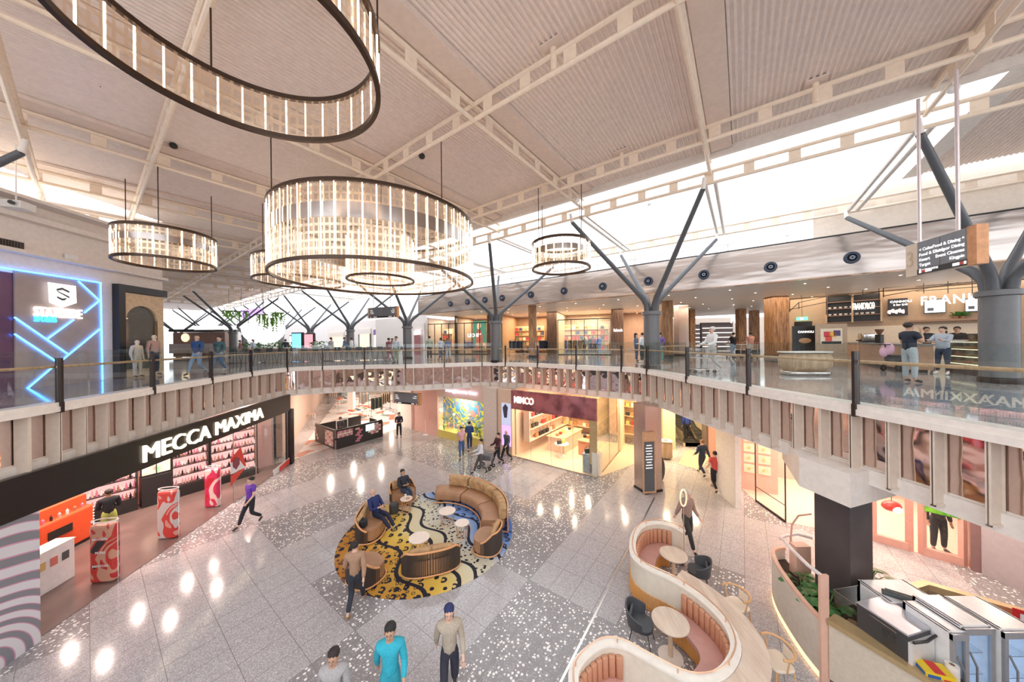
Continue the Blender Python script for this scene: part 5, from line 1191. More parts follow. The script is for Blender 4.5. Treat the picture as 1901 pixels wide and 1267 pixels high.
shelf2(e-ux*.45, e_-ux*.45, .5, 2.9, 5, 12, bgm, 'tall corner window shelf of handbags facing the escalator', 'handbag', 'handbag', 'handbags on the corner window shelf', ilabel='handbag on the corner window shelf facing the escalator', frame=gold, back=glz, depth=.35, ih=.5)
def plinth(s, dd, w_, l_, h_, m, lab, nm='display_table'):
    q = MP(s,dd); t = thing(nm, lab, 'table', (q.x,q.y,0), rotz(ux)); B().rbox((0,0,h_-.03),(w_,l_,.06),0,.03).build('top', timber if m is mimw else m, t, world=False); B().rbox((0,0,(h_-.06)/2),(w_*.92,l_*.92,h_-.06),0,.03).build('base', m, t, world=False); return q
q = plinth(1.7,3.2,1.2,2.6,.9,mimw,'long timber counter inside the bag shop'); r_ = plinth(3.6,3.0,1.4,1.4,.85,mat('tbl_terracotta',(.55,.25,.15)),'terracotta display table in the bag shop'); s_ = plinth(4.3,1.9,.9,1.2,.7,mimw,'stepped display table near the corner of the bag shop'); c_ = plinth(4.35,.45,.42,.42,.95,mat('pl_grey',(.35,.38,.42),.5,noise=.3),'grey speckled plinth at the bag shop corner','display_plinth'); d_ = plinth(4.85,.42,.42,.42,1.1,creamw,'cream plinth with a red bag at the bag shop corner','display_plinth')
t_ = MP(2.3,1.6); t = thing('round_table', 'small round table of yellow and black bags in the shop window', 'table', (t_.x,t_.y,0)); B().lathe([(.25,0),(.25,.02),(.03,.04),(.03,.68),(.4,.7),(.4,.73),(0,.73)], n=24).build('pedestal_top', creamw, t, world=False, smooth=True)
def bagat(q, z, k, lab, sc=1.0, dx=0, dy=0):
    o = B().rbox((0,0,.10),(.28,.12,.2),0,.04).tube([(-.09,0,.19),(-.06,0,.32),(.06,0,.32),(.09,0,.19)], .01, 6).build('handbag', bgm[k], smooth=False); o.location = (q.x+dx,q.y+dy,z); o.scale = (sc,sc,sc); o.rotation_euler = (0,0,random.uniform(-.6,.6)); tag(o, lab, 'handbag')
bagat(c_, .95, 0, 'black round handbag on the grey speckled plinth', 1.1); bagat(d_, 1.1, 2, 'small red handbag on the cream plinth', .8)
bagat(t_, .73, 3, 'yellow handbag on the round table', 1.0, .1, .05); bagat(t_, .73, 0, 'black handbag on the round table', 1.0, -.15, -.1)
for i in range(6):
    o = B().rbox((0,0,.08),(.2,.1,.16),0,.03).build('handbag', bgm[i % 5]); o.location = (r_.x+ux.x*(-.5+.2*i), r_.y+ux.y*(-.5+.2*i), .85); tag(o, 'handbag on the terracotta display table', 'handbag', 'bags on the terracotta table')
    o = B().rbox((0,0,.08),(.2,.1,.16),0,.03).build('handbag', bgm[(i+1) % 5]); o.location = (q.x-nR.x*(-1.0+.4*i), q.y-nR.y*(-1.0+.4*i), .9); tag(o, 'handbag on the long timber counter', 'handbag', 'bags on the long counter')
# ---------------------------------------------------------------- escalator hall
struct('wall_escalator', B().beam((q2.x,q2.y,1.9),(8.0,22.0,1.9),.2,3.8).beam((8,28,1.9),(17.5,18.2,1.9),.2,3.8), mat('hall_cream', (.78,.66,.46), .4))
for x, y in ((8,17.5),(11.2,18.5)): lamps('hall_lamp', (x,y,3.7), 2, 170, (1,.83,.55))
p = G(1216,918); t = thing('steel_column', 'brushed steel clad column with timber directory standing at the void edge', 'column', (p.x-.1,p.y+.45,0), RB+.95)
B().box((0,0,1.9),(.86,.72,3.8)).build('cladding', mat('column_steel', (.60,.50,.46), .25, 1), t, world=False); B().box((0,0,.05),(.9,.76,.1)).build('kick_plate', dark, t, world=False)
c = W(1206,850,12.9); t = thing('directory_board', 'slim timber and charcoal directory board on the steel column', 'sign', (p.x-.22,p.y+.02,0), .12)
B().box((0,0,1.35),(.56,.10,2.6)).build('timber_panel', mat('dir_timber', (.62,.36,.20), .5, noise=.1), t, world=False); B().box((-.03,-.06,1.2),(.44,.03,2.1)).build('dark_panel', mat('dir_charcoal', (.10,.11,.125), .4), t, world=False)
for i in range(9): B().box((-.05,-.078,2.1-.12*i),(.30 if i % 3 else .22,.004,.035)).build('text_line', mat('sign_white', (.9,.9,.9)), t, world=False)
def escalator(loc, rz, run, rise, label, w_=1.0):
    t = thing('escalator', label, 'escalator', loc, rz); n = 22
    st = B()
    for i in range(n):
        y = .9+run*i/n; z = rise*i/n; st.box((0,y+run/n/2,z+.0),(w_,run/n,.22))
    st.box((0,.45,-.0),(w_,.9,.06)); st.build('steps', mat('step_grey', (.08,.075,.07), .45), t, world=False)
    for s in (-1,1):
        x = s*(w_/2+.06)
        P = [(x,-.1,.25),(x,.5,.25),(x,.9,.28),(x,.9+run,rise+.3)]
        B().add([(x-.01,-.1,.1),(x-.01,.8,.1),(x-.01,.9+run,rise+.1),(x-.01,.9+run,rise+.95),(x-.01,.9,.95),(x-.01,.1,.9),(x-.01,-.1,.6)], [(0,1,2,3,4,5,6)]).build('glass_side', glz, t, world=False)
        B().tube([(x,.05,.35),(x,-.15,.6),(x,.05,.92),(x,.9,.98),(x,.9+run,rise+.98)], .04, 8).build('handrail', black, t, world=False, smooth=True)
        B().beam((x,-.1,.1),(x,.9,.1),.14,.3).beam((x,.9,.1),(x,.9+run,rise+.1),.14,.3).build('skirt', steel, t, world=False)
    B().box((0,.3,.02),(w_,.8,.02)).build('comb_plate', steel, t, world=False)
p = G(1287,830); escalator((p.x,p.y,0), facing(.12,1), 6.2, 3.6, 'escalator rising away with a person in blue on it')
p = G(1192,815); escalator((p.x+.15,p.y+.3,0), facing(.15,1), 5.5, 3.6, 'escalator half hidden between the bag shop and the steel column', .8)
c0_, c1_ = W(1229,633,18.7), W(1252,633,18.7); struct('wall_pillar', B().prism([(c0_.x,18.7),(c1_.x,18.7),(c1_.x+.9,21.5),(c0_.x+.9,21.5)], 0, 3.8), mat('hall_cream', (.78,.66,.46), .4))
p = G(1330,850); solo('wall_post', B().box((p.x+.05,p.y+.8,1.35),(.42,.9,2.7), -.3), mat('lift_bronze', (.16,.12,.10), .4), 'dark bronze end panel at the right of the escalator', 'panel')
p = G(1240,856); t = thing('litter_bin', 'timber clad litter bin beside the escalator foot', 'bin', (p.x+.05,p.y+.3,0), -.3); B().rbox((0,0,.5),(.62,.5,.9),0,.15,5).build('body', oak, t, world=False, smooth=True); B().rbox((0,0,.98),(.66,.54,.08),0,.16,5).build('lid', mat('lid_cream', (.7,.6,.5)), t, world=False, smooth=True); B().lathe([(0,1.025),(.1,1.025),(.1,1.02)], n=16).build('opening', black, t, world=False)
p = G(1234,902); t = thing('rubber_wedge', 'dark rounded leaflet holder behind the steel column', 'stand', (p.x+.02,p.y+.5,0)); B().ell((0,0,.55),(.25,.12,.62)).build('shell', mat('holder_dark', (.07,.06,.06), .4), t, world=False, smooth=True)
p = G(1300,850); struct('floor_timber_landing', B().prism([G(1258,862).xy,G(1300,874).xy,G(1325,838).xy,G(1275,836).xy], .003,.012), mat('landing', (.62,.50,.36), .3))
# ---------------------------------------------------------------- lounge
RC = Vector((-2.95,10.9)); RR = 2.88
def rugf(nt, v):
    s = sep(nt, v); M_ = mth
    g = M_(nt, 'ADD', M_(nt, 'MULTIPLY', s[0], .80), M_(nt, 'MULTIPLY', s[1], .60))     # towards upper right
    h = M_(nt, 'ADD', M_(nt, 'MULTIPLY', s[0], -.60), M_(nt, 'MULTIPLY', s[1], .80))
    wv = M_(nt, 'MULTIPLY', M_(nt, 'SINE', M_(nt, 'MULTIPLY', h, 3.2)), .20)
    gw = M_(nt, 'ADD', g, wv); f = M_(nt, 'MULTIPLY_ADD', gw, 1/5.8, .5)
    base = ramp(nt, f, [(.0, (.45,.17,.02)), (.2, (.62,.32,.04)), (.36, (.80,.55,.10)), (.47, (.72,.64,.42)), (.62, (.62,.60,.50)), (.72, (.22,.36,.68)), (.9, (.06,.16,.50))])
    # wavy black river bands
    def band(c, w): return M_(nt, 'LESS_THAN', M_(nt, 'ABSOLUTE', M_(nt, 'SUBTRACT', gw, c)), w)
    bands = None
    for c, w_ in ((-2.2,.06),(-1.35,.06),(-.38,.06),(.12,.055),(1.0,.055),(1.38,.04),(2.3,.03)):
        b = band(c, w_); bands = b if bands is None else M_(nt, 'MAXIMUM', bands, b)
    # dots in the middle field
    d = nt.nodes.new('ShaderNodeTexVoronoi'); d.inputs['Scale'].default_value = 8; nt.links.new(v, d.inputs['Vector'])
    dots = M_(nt, 'MULTIPLY', M_(nt, 'LESS_THAN', d.outputs['Distance'], .34), M_(nt, 'MULTIPLY', M_(nt, 'GREATER_THAN', gw, .15), M_(nt, 'LESS_THAN', gw, 1.0)))
    # arcs in the outer fields
    e = nt.nodes.new('ShaderNodeTexVoronoi'); e.inputs['Scale'].default_value = 3.1; e.inputs['Randomness'].default_value = .4; nt.links.new(v, e.inputs['Vector'])
    ring = M_(nt, 'MULTIPLY', M_(nt, 'GREATER_THAN', e.outputs['Distance'], .19), M_(nt, 'LESS_THAN', e.outputs['Distance'], .36))
    p = nt.nodes.new('ShaderNodeVectorMath'); p.operation = 'SUBTRACT'; nt.links.new(v, p.inputs[0])
    e2 = nt.nodes.new('ShaderNodeVectorMath'); e2.operation = 'SUBTRACT'; sc = nt.nodes.new('ShaderNodeVectorMath'); sc.operation = 'SCALE'; sc.inputs['Scale'].default_value = 1
    nt.links.new(e.outputs['Position'], sc.inputs[0]); nt.links.new(sc.outputs[0], p.inputs[1])
    half = M_(nt, 'GREATER_THAN', sep(nt, p.outputs[0])[0], -.05)
    ring = M_(nt, 'MULTIPLY', ring, half)
    core = M_(nt, 'LESS_THAN', e.outputs['Distance'], .10); ring = M_(nt, 'MAXIMUM', ring, core)
    outer = M_(nt, 'MAXIMUM', M_(nt, 'LESS_THAN', gw, -.33), M_(nt, 'GREATER_THAN', gw, 1.38)); ring = M_(nt, 'MULTIPLY', ring, outer)
    fine = nt.nodes.new('ShaderNodeTexVoronoi'); fine.inputs['Scale'].default_value = 7; nt.links.new(v, fine.inputs['Vector'])
    fr = M_(nt, 'MULTIPLY', M_(nt, 'MULTIPLY', M_(nt, 'GREATER_THAN', fine.outputs['Distance'], .22), M_(nt, 'LESS_THAN', fine.outputs['Distance'], .36)), M_(nt, 'LESS_THAN', gw, -1.3))
    m = M_(nt, 'MAXIMUM', M_(nt, 'MAXIMUM', bands, dots), M_(nt, 'MAXIMUM', ring, fr))
    return mixc(nt, m, base, (.018,.016,.03))
rug = B().lathe([(0,.0),(RR,.0),(RR,.012),(RR-.01,.016),(0,.016)], n=96).build('round_rug', rampmat('round_rug_pattern', rugf, .85), smooth=False)
rug.location = (RC.x,RC.y,0); tag(rug, 'large round rug patterned in gold, black, cream and blue under the lounge seats', 'rug')
leather = mat('tan_leather', (.42,.22,.115), .42, noise=.12, nscale=3); velvet = mat('tan_velvet', (.50,.31,.15), .7, noise=.25, nscale=5, bump=.2)
rim = mat('orange_timber_rim', (.78,.38,.17), .35, noise=.06); slat = mat('dark_rattan', (.07,.05,.04), .55)
def slatted(b, P, z0, z1, step=.055, r=.012):
    for p, d in resample(P, step): b.tube([(p.x,p.y,z0),(p.x,p.y,z1)], r, 5)
    return b
def arcpts(r, a0, a1, n=24, c=(0,0)): return [Vector((c[0]+r*math.cos(a0+(a1-a0)*i/n), c[1]+r*math.sin(a0+(a1-a0)*i/n))) for i in range(n+1)]
# big curved sofa
t = thing('curved_sofa', 'long curved tan leather sofa on the far right side of the round rug', 'sofa', (RC.x,RC.y,.016)); A0, A1 = -.08, 1.72
def sector(r0, r1, a0, a1, z0, z1, n=28, rr=.0):
    o = arcpts(r1, a0, a1, n); i = arcpts(r0, a1, a0, n); return B().prism([tuple(p) for p in o+i], z0, z1)
def rsector(r0, r1, a0, a1, z0, z1, n=14):     # cushion with rounded section
    prof = []; cr, cz = (r0+r1)/2, (z0+z1)/2; hr, hz = (r1-r0)/2, (z1-z0)/2; k = min(hr, hz)*.6
    for sx, sz, q0 in ((1,1,0),(-1,1,1),(-1,-1,2),(1,-1,3)):
        for j in range(4): a = PI/2*(q0+j/3); prof.append((cr+sx*(hr-k)+k*math.cos(a), cz+sz*(hz-k)+k*math.sin(a)))
    b = B(); m = len(prof)
    for i in range(n+1):
        a = a0+(a1-a0)*i/n; sc = .90 if i in (0, n) else 1
        for r, z in prof: rr = cr+(r-cr)*sc; zz = cz+(z-cz)*sc; b.v.append(Vector((rr*math.cos(a), rr*math.sin(a), zz)))
    for i in range(n):
        for j in range(m): b._f([i*m+j, i*m+(j+1) % m, (i+1)*m+(j+1) % m, (i+1)*m+j])
    b._f(list(range(m))); b._f([n*m+j for j in range(m)]); return b
for k in range(3):
    a0 = A0+(A1-A0)*k/3+.012; a1 = A0+(A1-A0)*(k+1)/3-.012
    rsector(1.80+(.0 if k < 2 else .0), 2.62, a0, a1, .10, .45).build('seat_cushion', leather, t, world=False, smooth=True)
    b1 = a1 if k < 2 else a1-.22
    rsector(2.42, 2.70, a0+.02, b1, .44, .82).build('back_cushion', velvet, t, world=False, smooth=True)
for k, (r, a0, a1, z) in enumerate(((1.78,A0,A1,.07),(2.74,A0,A1-.2,.78),(2.74,A0,A1,.07))):
    B().tube([(p.x,p.y,z) for p in arcpts(r, a0, a1)], .025, 8).build('timber_rim', rim, t, world=False, smooth=True)
B().tube([(1.78*math.cos(A0),1.78*math.sin(A0),.07),(2.74*math.cos(A0),2.74*math.sin(A0),.07),(2.74*math.cos(A0),2.74*math.sin(A0),.78)], .025, 8).build('timber_rim', rim, t, world=False, smooth=True)
slatted(B(), arcpts(2.74, A0, A1-.2), .07, .78).build('slatted_back', slat, t, world=False)
# two seat sofas and tub chairs with slatted shells: seat opens to +y
def oval(w_, d_, a0, a1, n=30, p=2.6):
    out = []
    for i in range(n+1):
        a = a0+(a1-a0)*i/n; c, s = math.cos(a), math.sin(a); out.append(Vector((w_*math.copysign(abs(c)**(2/p), c), d_*math.copysign(abs(s)**(2/p), s))))
    return out
def tub(name, label, cat, loc, rz, w_, d_, nc, group=None, zb=.72):
    t = thing(name, label, cat, (loc[0],loc[1],.016), rz, group); full = oval(w_, d_, 0, 2*PI, 40); sh = oval(w_, d_, PI*.98, PI*2.02, 30)
    B().prism([tuple(p*.93) for p in full[:-1]], .10, .40).build('seat', leather, t, world=False); B().prism([tuple(p*.91) for p in full[:-1]], .40, .44).build('seat_top', leather, t, world=False)
    B().tube([(p.x,p.y,.06) for p in full[:-1]], .026, 8, closed=True).build('base_rim', rim, t, world=False, smooth=True)
    top = []
    for i, p in enumerate(sh): f = math.sin(PI*i/30); top.append((p.x,p.y,.44+(zb-.44)*min(1, f*1.6)))
    B().tube(top, .028, 8).build('arm_rim', rim, t, world=False, smooth=True)
    b = B()
    for i in range(0, 60): 
        f = i/59*30; k = min(int(f), 29); p = sh[k].lerp(sh[k+1], f-k); z = top[k][2]+(top[k+1][2]-top[k][2])*(f-k); b.tube([(p.x,p.y,.06),(p.x,p.y,z)], .014, 5)
    b.build('slatted_shell', slat, t, world=False); B().wall([p*.955 for p in sh], -.01, .01, .1, .5).build('inner_lining', leather, t, world=False)
    for k in range(nc):
        x = (k-(nc-1)/2)*w_*1.5/nc; B().rbox((0,0,0),(w_*1.45/nc,.15,.34),0,.07,4).build('back_cushion', velvet, t, world=False, smooth=True).location = (x,-d_*.62,.62)
    return t
tub('two_seat_sofa', 'slatted tan sofa seen from behind at the near edge of the rug', 'sofa', (-2.42,9.12), .27, .82, .42, 2)
tub('two_seat_sofa', 'slatted tan sofa on the left of the rug with a seated man', 'sofa', (-4.95,10.95), -PI/2+.15, .85, .45, 1)
tub('tub_chair', 'slatted tub chair at the right edge of the rug below the curved sofa', 'armchair', (-.85,9.95), PI/2-.25, .48, .44, 1)
tub('tub_chair', 'slatted tub chair at the near left edge of the rug, empty', 'armchair', (-4.15,8.75), -.55, .50, .46, 1)
tub('tub_chair', 'slatted tub chair behind the small table where a woman sits', 'armchair', (-4.60,13.0), -PI+.65, .50, .46, 1)
def sidetable(x, y, r, h, label):
    t = thing('side_table', label, 'side table', (x,y,.016)); B().lathe([(.0,h-.025),(r-.005,h-.025),(r,h-.012),(r-.003,h),(0,h)], n=36).build('top', mat('table_cream', (.86,.72,.62), .3), t, world=False, smooth=True)
    n = 14; 
    for i in range(n): a = 2*PI*i/n; B().tube([(r*.72*math.cos(a),r*.72*math.sin(a),.01),(r*.86*math.cos(a+.25),r*.86*math.sin(a+.25),h-.02)], .008, 5).build('wire', copper, t, world=False)
    B().tube([(r*.72*math.cos(2*PI*i/24),r*.72*math.sin(2*PI*i/24),.01) for i in range(24)], .01, 6, closed=True).build('base_ring', copper, t, world=False)
sidetable(-4.17,12.15,.23,.52,'small wire side table beside the seated woman, cup on top')
sidetable(-2.42,11.35,.30,.46,'round wire side table in the centre in front of the curved sofa')
sidetable(-1.75,10.55,.24,.48,'smaller wire side table beside the right tub chair')
sidetable(-2.97,9.78,.32,.48,'largest wire side table behind the near sofa')
solo('cup', B().lathe([(.03,0),(.04,.1),(.042,.13),(.036,.13),(.0,.12)], (-4.22,12.2,.537), 14), mat('cup_frost', (.8,.85,.85), .2), 'pale takeaway cup on the small table by the seated woman', 'cup')
solo('snack_box', B().rbox((-4.1,12.1,.565),(.14,.1,.05),.3,.02), mat('snack', (.6,.35,.2)), 'small brown snack packet on the small wire table', 'packet')
solo('backpack', B().rbox((0,0,.14),(.26,.2,.26),.4,.08).tube([(-.08,0,.26),(0,0,.33),(.08,0,.26)], .015, 6), mat('bag_black', (.02,.02,.025), .6), 'black shoulder bag on the left sofa beside the man', 'bag').location = (-5.0,10.38,.48)
solo('backpack', B().rbox((0,0,.2),(.34,.28,.40),.4,.1), mat('bag_grey', (.06,.06,.065), .6), 'dark grey bag standing on the rug beside the woman', 'bag').location = (-4.62,12.05,.018)
# ---------------------------------------------------------------- serpentine banquette
SP = [(4.93,9.1),(4.75,9.42),(4.36,9.57),(3.85,9.42),(3.40,8.90),(3.12,8.2),(3.22,7.75),(3.69,7.30),(4.02,6.80),(4.16,6.2),(4.0,5.68),(3.56,5.3),(3.13,5.16),(2.77,5.22),(2.35,5.5),(1.97,5.76),(1.58,5.78),(1.09,5.45),(.94,5.1),(.95,4.4)]
SC = spline(SP, .1)
def near(p): return min(range(len(SC)), key=lambda k: (SC[k]-Vector(p)).length)
bq = thing('serpentine_banquette', 'cream serpentine divider with pink banquette seats and copper rail', 'banquette seat', (3.2,7,0))
bcream = mat('banquette_cream', (.80,.72,.60), .4); pink = mat('pink_seat', (.66,.36,.31), .4); tanp = mat('tan_channel', (.62,.30,.18), .42)
B().wall(SC, -.06, .06, .08, .97).build('divider_wall', bcream, bq, smooth=True); B().wall(SC, -.085, .085, .97, 1.0).build('top_rim', mat('rim_cream', (.88,.84,.76), .3), bq, smooth=True)
B().wall(SC, -.03, .03, 0, .08).build('kick_base', mat('kick_dark', (.2,.12,.08)), bq)
B().tube([(p.x,p.y,1.09) for p in SC], .014, 6).build('copper_rail', copper, bq, smooth=True)
for p, d in resample(SC, 1.0, .15): B().tube([(p.x,p.y,1.0),(p.x,p.y,1.09)], .012, 6).build('rail_post', copper, bq)
orr = rampmat('ribbed_orange', lambda nt, v: ramp(nt, tex(nt, 'ShaderNodeTexNoise', v, Scale=2), [(.3, (.80,.38,.10)), (.7, (.88,.46,.15))]), .4)
def seat(i0, i1, sgn, s0=.06):
    seg = SC[i0:i1+1]
    B().wall(seg, sgn*s0, sgn*.56, .38, .46).build('seat_pad', pink, bq, smooth=True)
    b = B()
    f = offs(seg, sgn*.50)
    B().wall(seg, sgn*s0, sgn*.47, .06, .38).build('seat_base', mat('base_cream', (.75,.62,.48)), bq)
    for p, d in resample(f, .035): b.tube([(p.x,p.y,.02),(p.x,p.y,.38)], .014, 5)
    b.build('ribbed_front', orr, bq)
    k = 0; acc = resample(offs(seg, sgn*(s0+.045)), .135, .06)
    for p, d in acc:
        o = B().rbox((0,0,0),(.125,.09,.40),0,.04,3).build('channel_cushion', tanp, bq, world=False, smooth=True) if k == 0 else o.copy()
        if k: C.objects.link(o)
        q = wm(bq).inverted() @ Vector((p.x,p.y,.66)); o.location = q; o.rotation_euler = (0,0,rotz(d)); k += 1
i0 = near((4.75,9.42)); i1 = near((3.22,7.75)); i2 = near((3.80,7.15)); i3 = near((3.13,5.16)); i4 = near((2.0,5.74)); i5 = len(SC)-2
seat(i0, i1, -1); seat(i2, i3, 1); seat(i4, i5, -1)
b = B()
for p, d in resample(offs(SC[near((3.40,8.9)):near((3.95,6.9))], .075), .04): b.tube([(p.x,p.y,.02),(p.x,p.y,.40)], .015, 5)
b.build('ribbed_skirt', orr, bq)
# ring lamp on the end
t = thing('ring_lamp', 'slim copper pole lamp with glowing loop at the head of the banquette', 'lamp', (4.93,9.1,0))
B().tube([(0,0,0),(0,0,1.75)], .014, 8).build('pole', copper, t, world=False); B().tube([(.09*math.cos(a), 0, 1.98+.24*math.sin(a)) for a in [2*PI*i/24 for i in range(24)]], .022, 8, closed=True).build('loop', mat('loop_copper', (.8,.5,.34), .3, .5, emit=(1,.75,.5), es=.6), t, world=False, smooth=True)
def cafetable(x, y, r, label):
    t = thing('cafe_table', label, 'table', (x,y,0)); B().lathe([(0,.72),(r-.01,.72),(r,.735),(r-.005,.75),(0,.75)], n=40).build('top', palewood, t, world=False, smooth=True)
    B().lathe([(.045,.02),(.045,.72)], n=14).build('pedestal', mat('pedestal_cream', (.82,.62,.46)), t, world=False); B().lathe([(0,.0),(.24,0),(.24,.015),(0,.02)], n=32).build('base', mat('pedestal_base', (.85,.74,.64)), t, world=False)
cafetable(4.33,8.52,.35,'round pale timber table inside the upper curve of the banquette'); cafetable(3.22,6.5,.36,'round pale timber table at the lower curve of the banquette')
chm = mat('chair_charcoal', (.075,.08,.09), .45)
def bucket(x, y, rz, label):
    t = thing('bucket_chair', label, 'chair', (x,y,0), rz)
    sh = oval(.27, .27, PI*.95, PI*2.05, 24, 2.4); full = oval(.25,.25,0,2*PI,32,2.6)
    B().prism([tuple(p) for p in full[:-1]], .42, .49).build('seat', chm, t, world=False)
    b = B(); 
    for i, p in enumerate(sh):
        f = i/24; h = .66+.16*math.sin(PI*f); q = p*1.12; b.v += [Vector((p.x,p.y,.44)), Vector((q.x*1.05,q.y*1.05,h)), Vector((q.x*.95,q.y*.95,h)), Vector((p.x*.92,p.y*.92,.46))]
    for i in range(24):
        for k in range(4): b._f([4*i+k, 4*i+4+k, 4*i+4+(k+1) % 4, 4*i+(k+1) % 4])
    b._f([0,1,2,3]); b._f([96,97,98,99]); b.build('shell', chm, t, world=False, smooth=True)
    B().rbox((0,-.2,.60),(.36,.06,.18),0,.03).build('back_pad', chm, t, world=False)
    for sx in (-1,1):
        for sy in (-1,1): B().tube([(sx*.17,sy*.15,.43),(sx*.25,sy*.24,0)], .009, 6).build('leg', black, t, world=False)
bucket(4.86,8.28, facing(-.5,.25), 'charcoal bucket chair facing the upper banquette table'); bucket(2.72,6.78, facing(.5,-.28), 'charcoal bucket chair left of the lower banquette table')
# timber bar on the outside of the second bend
j0, j1 = near((3.69,7.30)), near((3.3,5.2)); seg = SC[j0:j1+1]; t = thing('curved_bar', 'curved pale timber bar shelf wrapped round the outside of the banquette', 'counter', (4.6,6,0))
B().wall(seg, -.09, -.50, .94, .98).build('top', palewood, t, smooth=True); B().wall(seg, -.085, -.12, .2, .94).build('back_panel', bcream, t)
for p, d in resample(offs(seg, -.42), 1.1, .4): B().tube([(p.x,p.y,0),(p.x,p.y,.94)], .025, 8).build('leg', copper, t)
def armchair(x, y, rz, label):
    t = thing('bar_chair', label, 'chair', (x,y,0), rz, None); wd = mat('chair_honey', (.72,.42,.20), .4, noise=.08)
    top = [Vector((.27*math.cos(a)*(1), .25*math.sin(a), .93)) for a in [PI*(.88)+PI*1.24*i/20 for i in range(21)]]
    B().tube(top, .022, 8).build('back_rail', wd, t, world=False, smooth=True); B().rbox((0,0,.66),(.42,.40,.05),0,.1,4).build('seat', mat('chair_cream_pad', (.85,.72,.58)), t, world=False)
    for sx, sy in ((-1,-1),(1,-1),(-1,1),(1,1)): B().tube([(sx*.17,sy*.15,.66),(sx*.24,sy*.22,0)], .016, 6).build('leg', wd, t, world=False)
    for i in (2,10,18): p = top[i]; B().tube([(p.x*.8,p.y*.8,.66),(p.x,p.y,.93)], .014, 6).build('spindle', wd, t, world=False)
    B().rbox((0,-.21,.80),(.22,.03,.2),0,.02).build('back_pad', mat('chair_cream_pad', (.85,.72,.58)), t, world=False)
armchair(4.93,6.98, facing(-.6,-.15), 'honey timber bar chair at the upper end of the curved bar'); armchair(4.80,5.75, facing(-.6,.0), 'honey timber bar chair at the lower end of the curved bar')
# ---------------------------------------------------------------- dark column, soffit box, planter, kiosk at right
t = thing('square_column', 'large charcoal clad square column behind the planter', 'column', (7.1,6.9,0))
ca, cb_, cc = Vector((6.72,7.0)), Vector((6.76,6.3)), Vector((7.42,6.48)); cd = ca+(cc-cb_)
B().prism([tuple(ca),tuple(cb_),tuple(cc),tuple(cd)], 0, 3.5).build('cladding', rampmat('column_charcoal', lambda nt, v: ramp(nt, tex(nt, 'ShaderNodeTexNoise', v, Scale=.9, Detail=3), [(.3, (.06,.055,.06)), (.7, (.12,.10,.10))]), .38, .25), t)
struct('trim_soffit_box', B().prism([G(1484,903,3.3).xy, G(1579,944,3.3).xy, G(1720,905,3.3).xy, G(1720,905,3.3).xy+Vector((.3,1.8)), G(1484,903,3.3).xy+Vector((1.0,1.6))], 3.3, 3.95), creamw)
pm2 = mat('portal_pink', (.80,.50,.38), .4); tileg = mat('kiosk_tile', (.66,.58,.47), .35, noise=.06, nscale=18)
t = thing('curved_planter', 'tall curved cream planter with peach rim at the front of the kiosk', 'planter', (6.1,6.8,0))
PLc = spline([(7.0,8.15),(6.62,8.05),(6.30,7.55),(6.08,6.95),(5.93,6.4),(5.88,6.02)], .1)
B().wall(PLc, -.0, -.05, .12, 1.12).build('wall', rampmat('planter_cream', lambda nt, v: ramp(nt, tex(nt, 'ShaderNodeTexNoise', v, Scale=9), [(.3, (.66,.60,.52)), (.7, (.74,.68,.60))]), .5), t, smooth=True)
B().wall(PLc, .01, -.07, 1.12, 1.18).build('rim', pm2, t, smooth=True); B().wall(PLc, .0, -.04, 0, .12).build('lit_kick', emis('kick_glow', (1,.62,.30), 1.3), t)
B().prism([tuple(p) for p in offs(PLc, -.06)]+[(6.7,6.05),(6.72,7.2)], .84, .88).build('soil', mat('soil', (.05,.03,.02), .9), t)
t = thing('portal_frame', 'pink-copper portal frame with white handrail curving over the planter', 'frame', (5.9,6.0,0))
B().beam((5.92,6.0,0),(5.92,6.0,2.05),.16,.05,up=(0,1,0)).build('upright', pm2, t)
hr = [W(1526,1070,6.0), W(1500,1050,6.35), W(1472,1023,6.9), W(1455,1003,7.4), W(1448,1000,7.75), W(1455,996,8.0), W(1480,992,8.15), W(1508,1000,8.0)]
B().tube(hr, .035, 8).build('handrail', mat('rail_white', (.85,.80,.80), .3), t, smooth=True)
hr2 = [W(1468,998,8.0), W(1470,975,8.0), W(1482,958,8.0), W(1506,955,8.0)]
B().tube(hr2, .02, 8).build('loop_rail', pm2, t, smooth=True); B().tube([W(1468,998,8.0), Vector((*W(1468,998,8.0).xy,0))], .02, 8).build('loop_leg', pm2, t)
q = W(1485,1015,7.6); B().beam((q.x,q.y,0),(q.x,q.y,q.z+.05),.35,.2).build('column_panel', pm2, t)
leafm = mat('monstera_green', (.05,.16,.04), .35, noise=.3, nscale=6)
def leaf(b, base, tip, up, w_):
    d = tip-base; L = d.length; d.normalize(); s = d.cross(up).normalized(); n = 7; pts = []
    for sd in (1, -1):
        row = []
        for i in range(n+1):
            f = i/n; ww = w_*math.sin(PI*min(1, f*1.02))**.7; row.append((f, ww*(1 if i % 2 == 0 else .55)))
        for i in range(n):
            f0, w0 = row[i]; f1, w1 = row[i+1]; p0 = base+d*L*f0; p1 = base+d*L*f1; dr = -up*L*.35*f0*f0; dr1 = -up*L*.35*f1*f1
            b.quad(p0+dr, p1+dr1, p1+dr1+s*sd*w1-up*w1*.2, p0+dr+s*sd*w0-up*w0*.2)
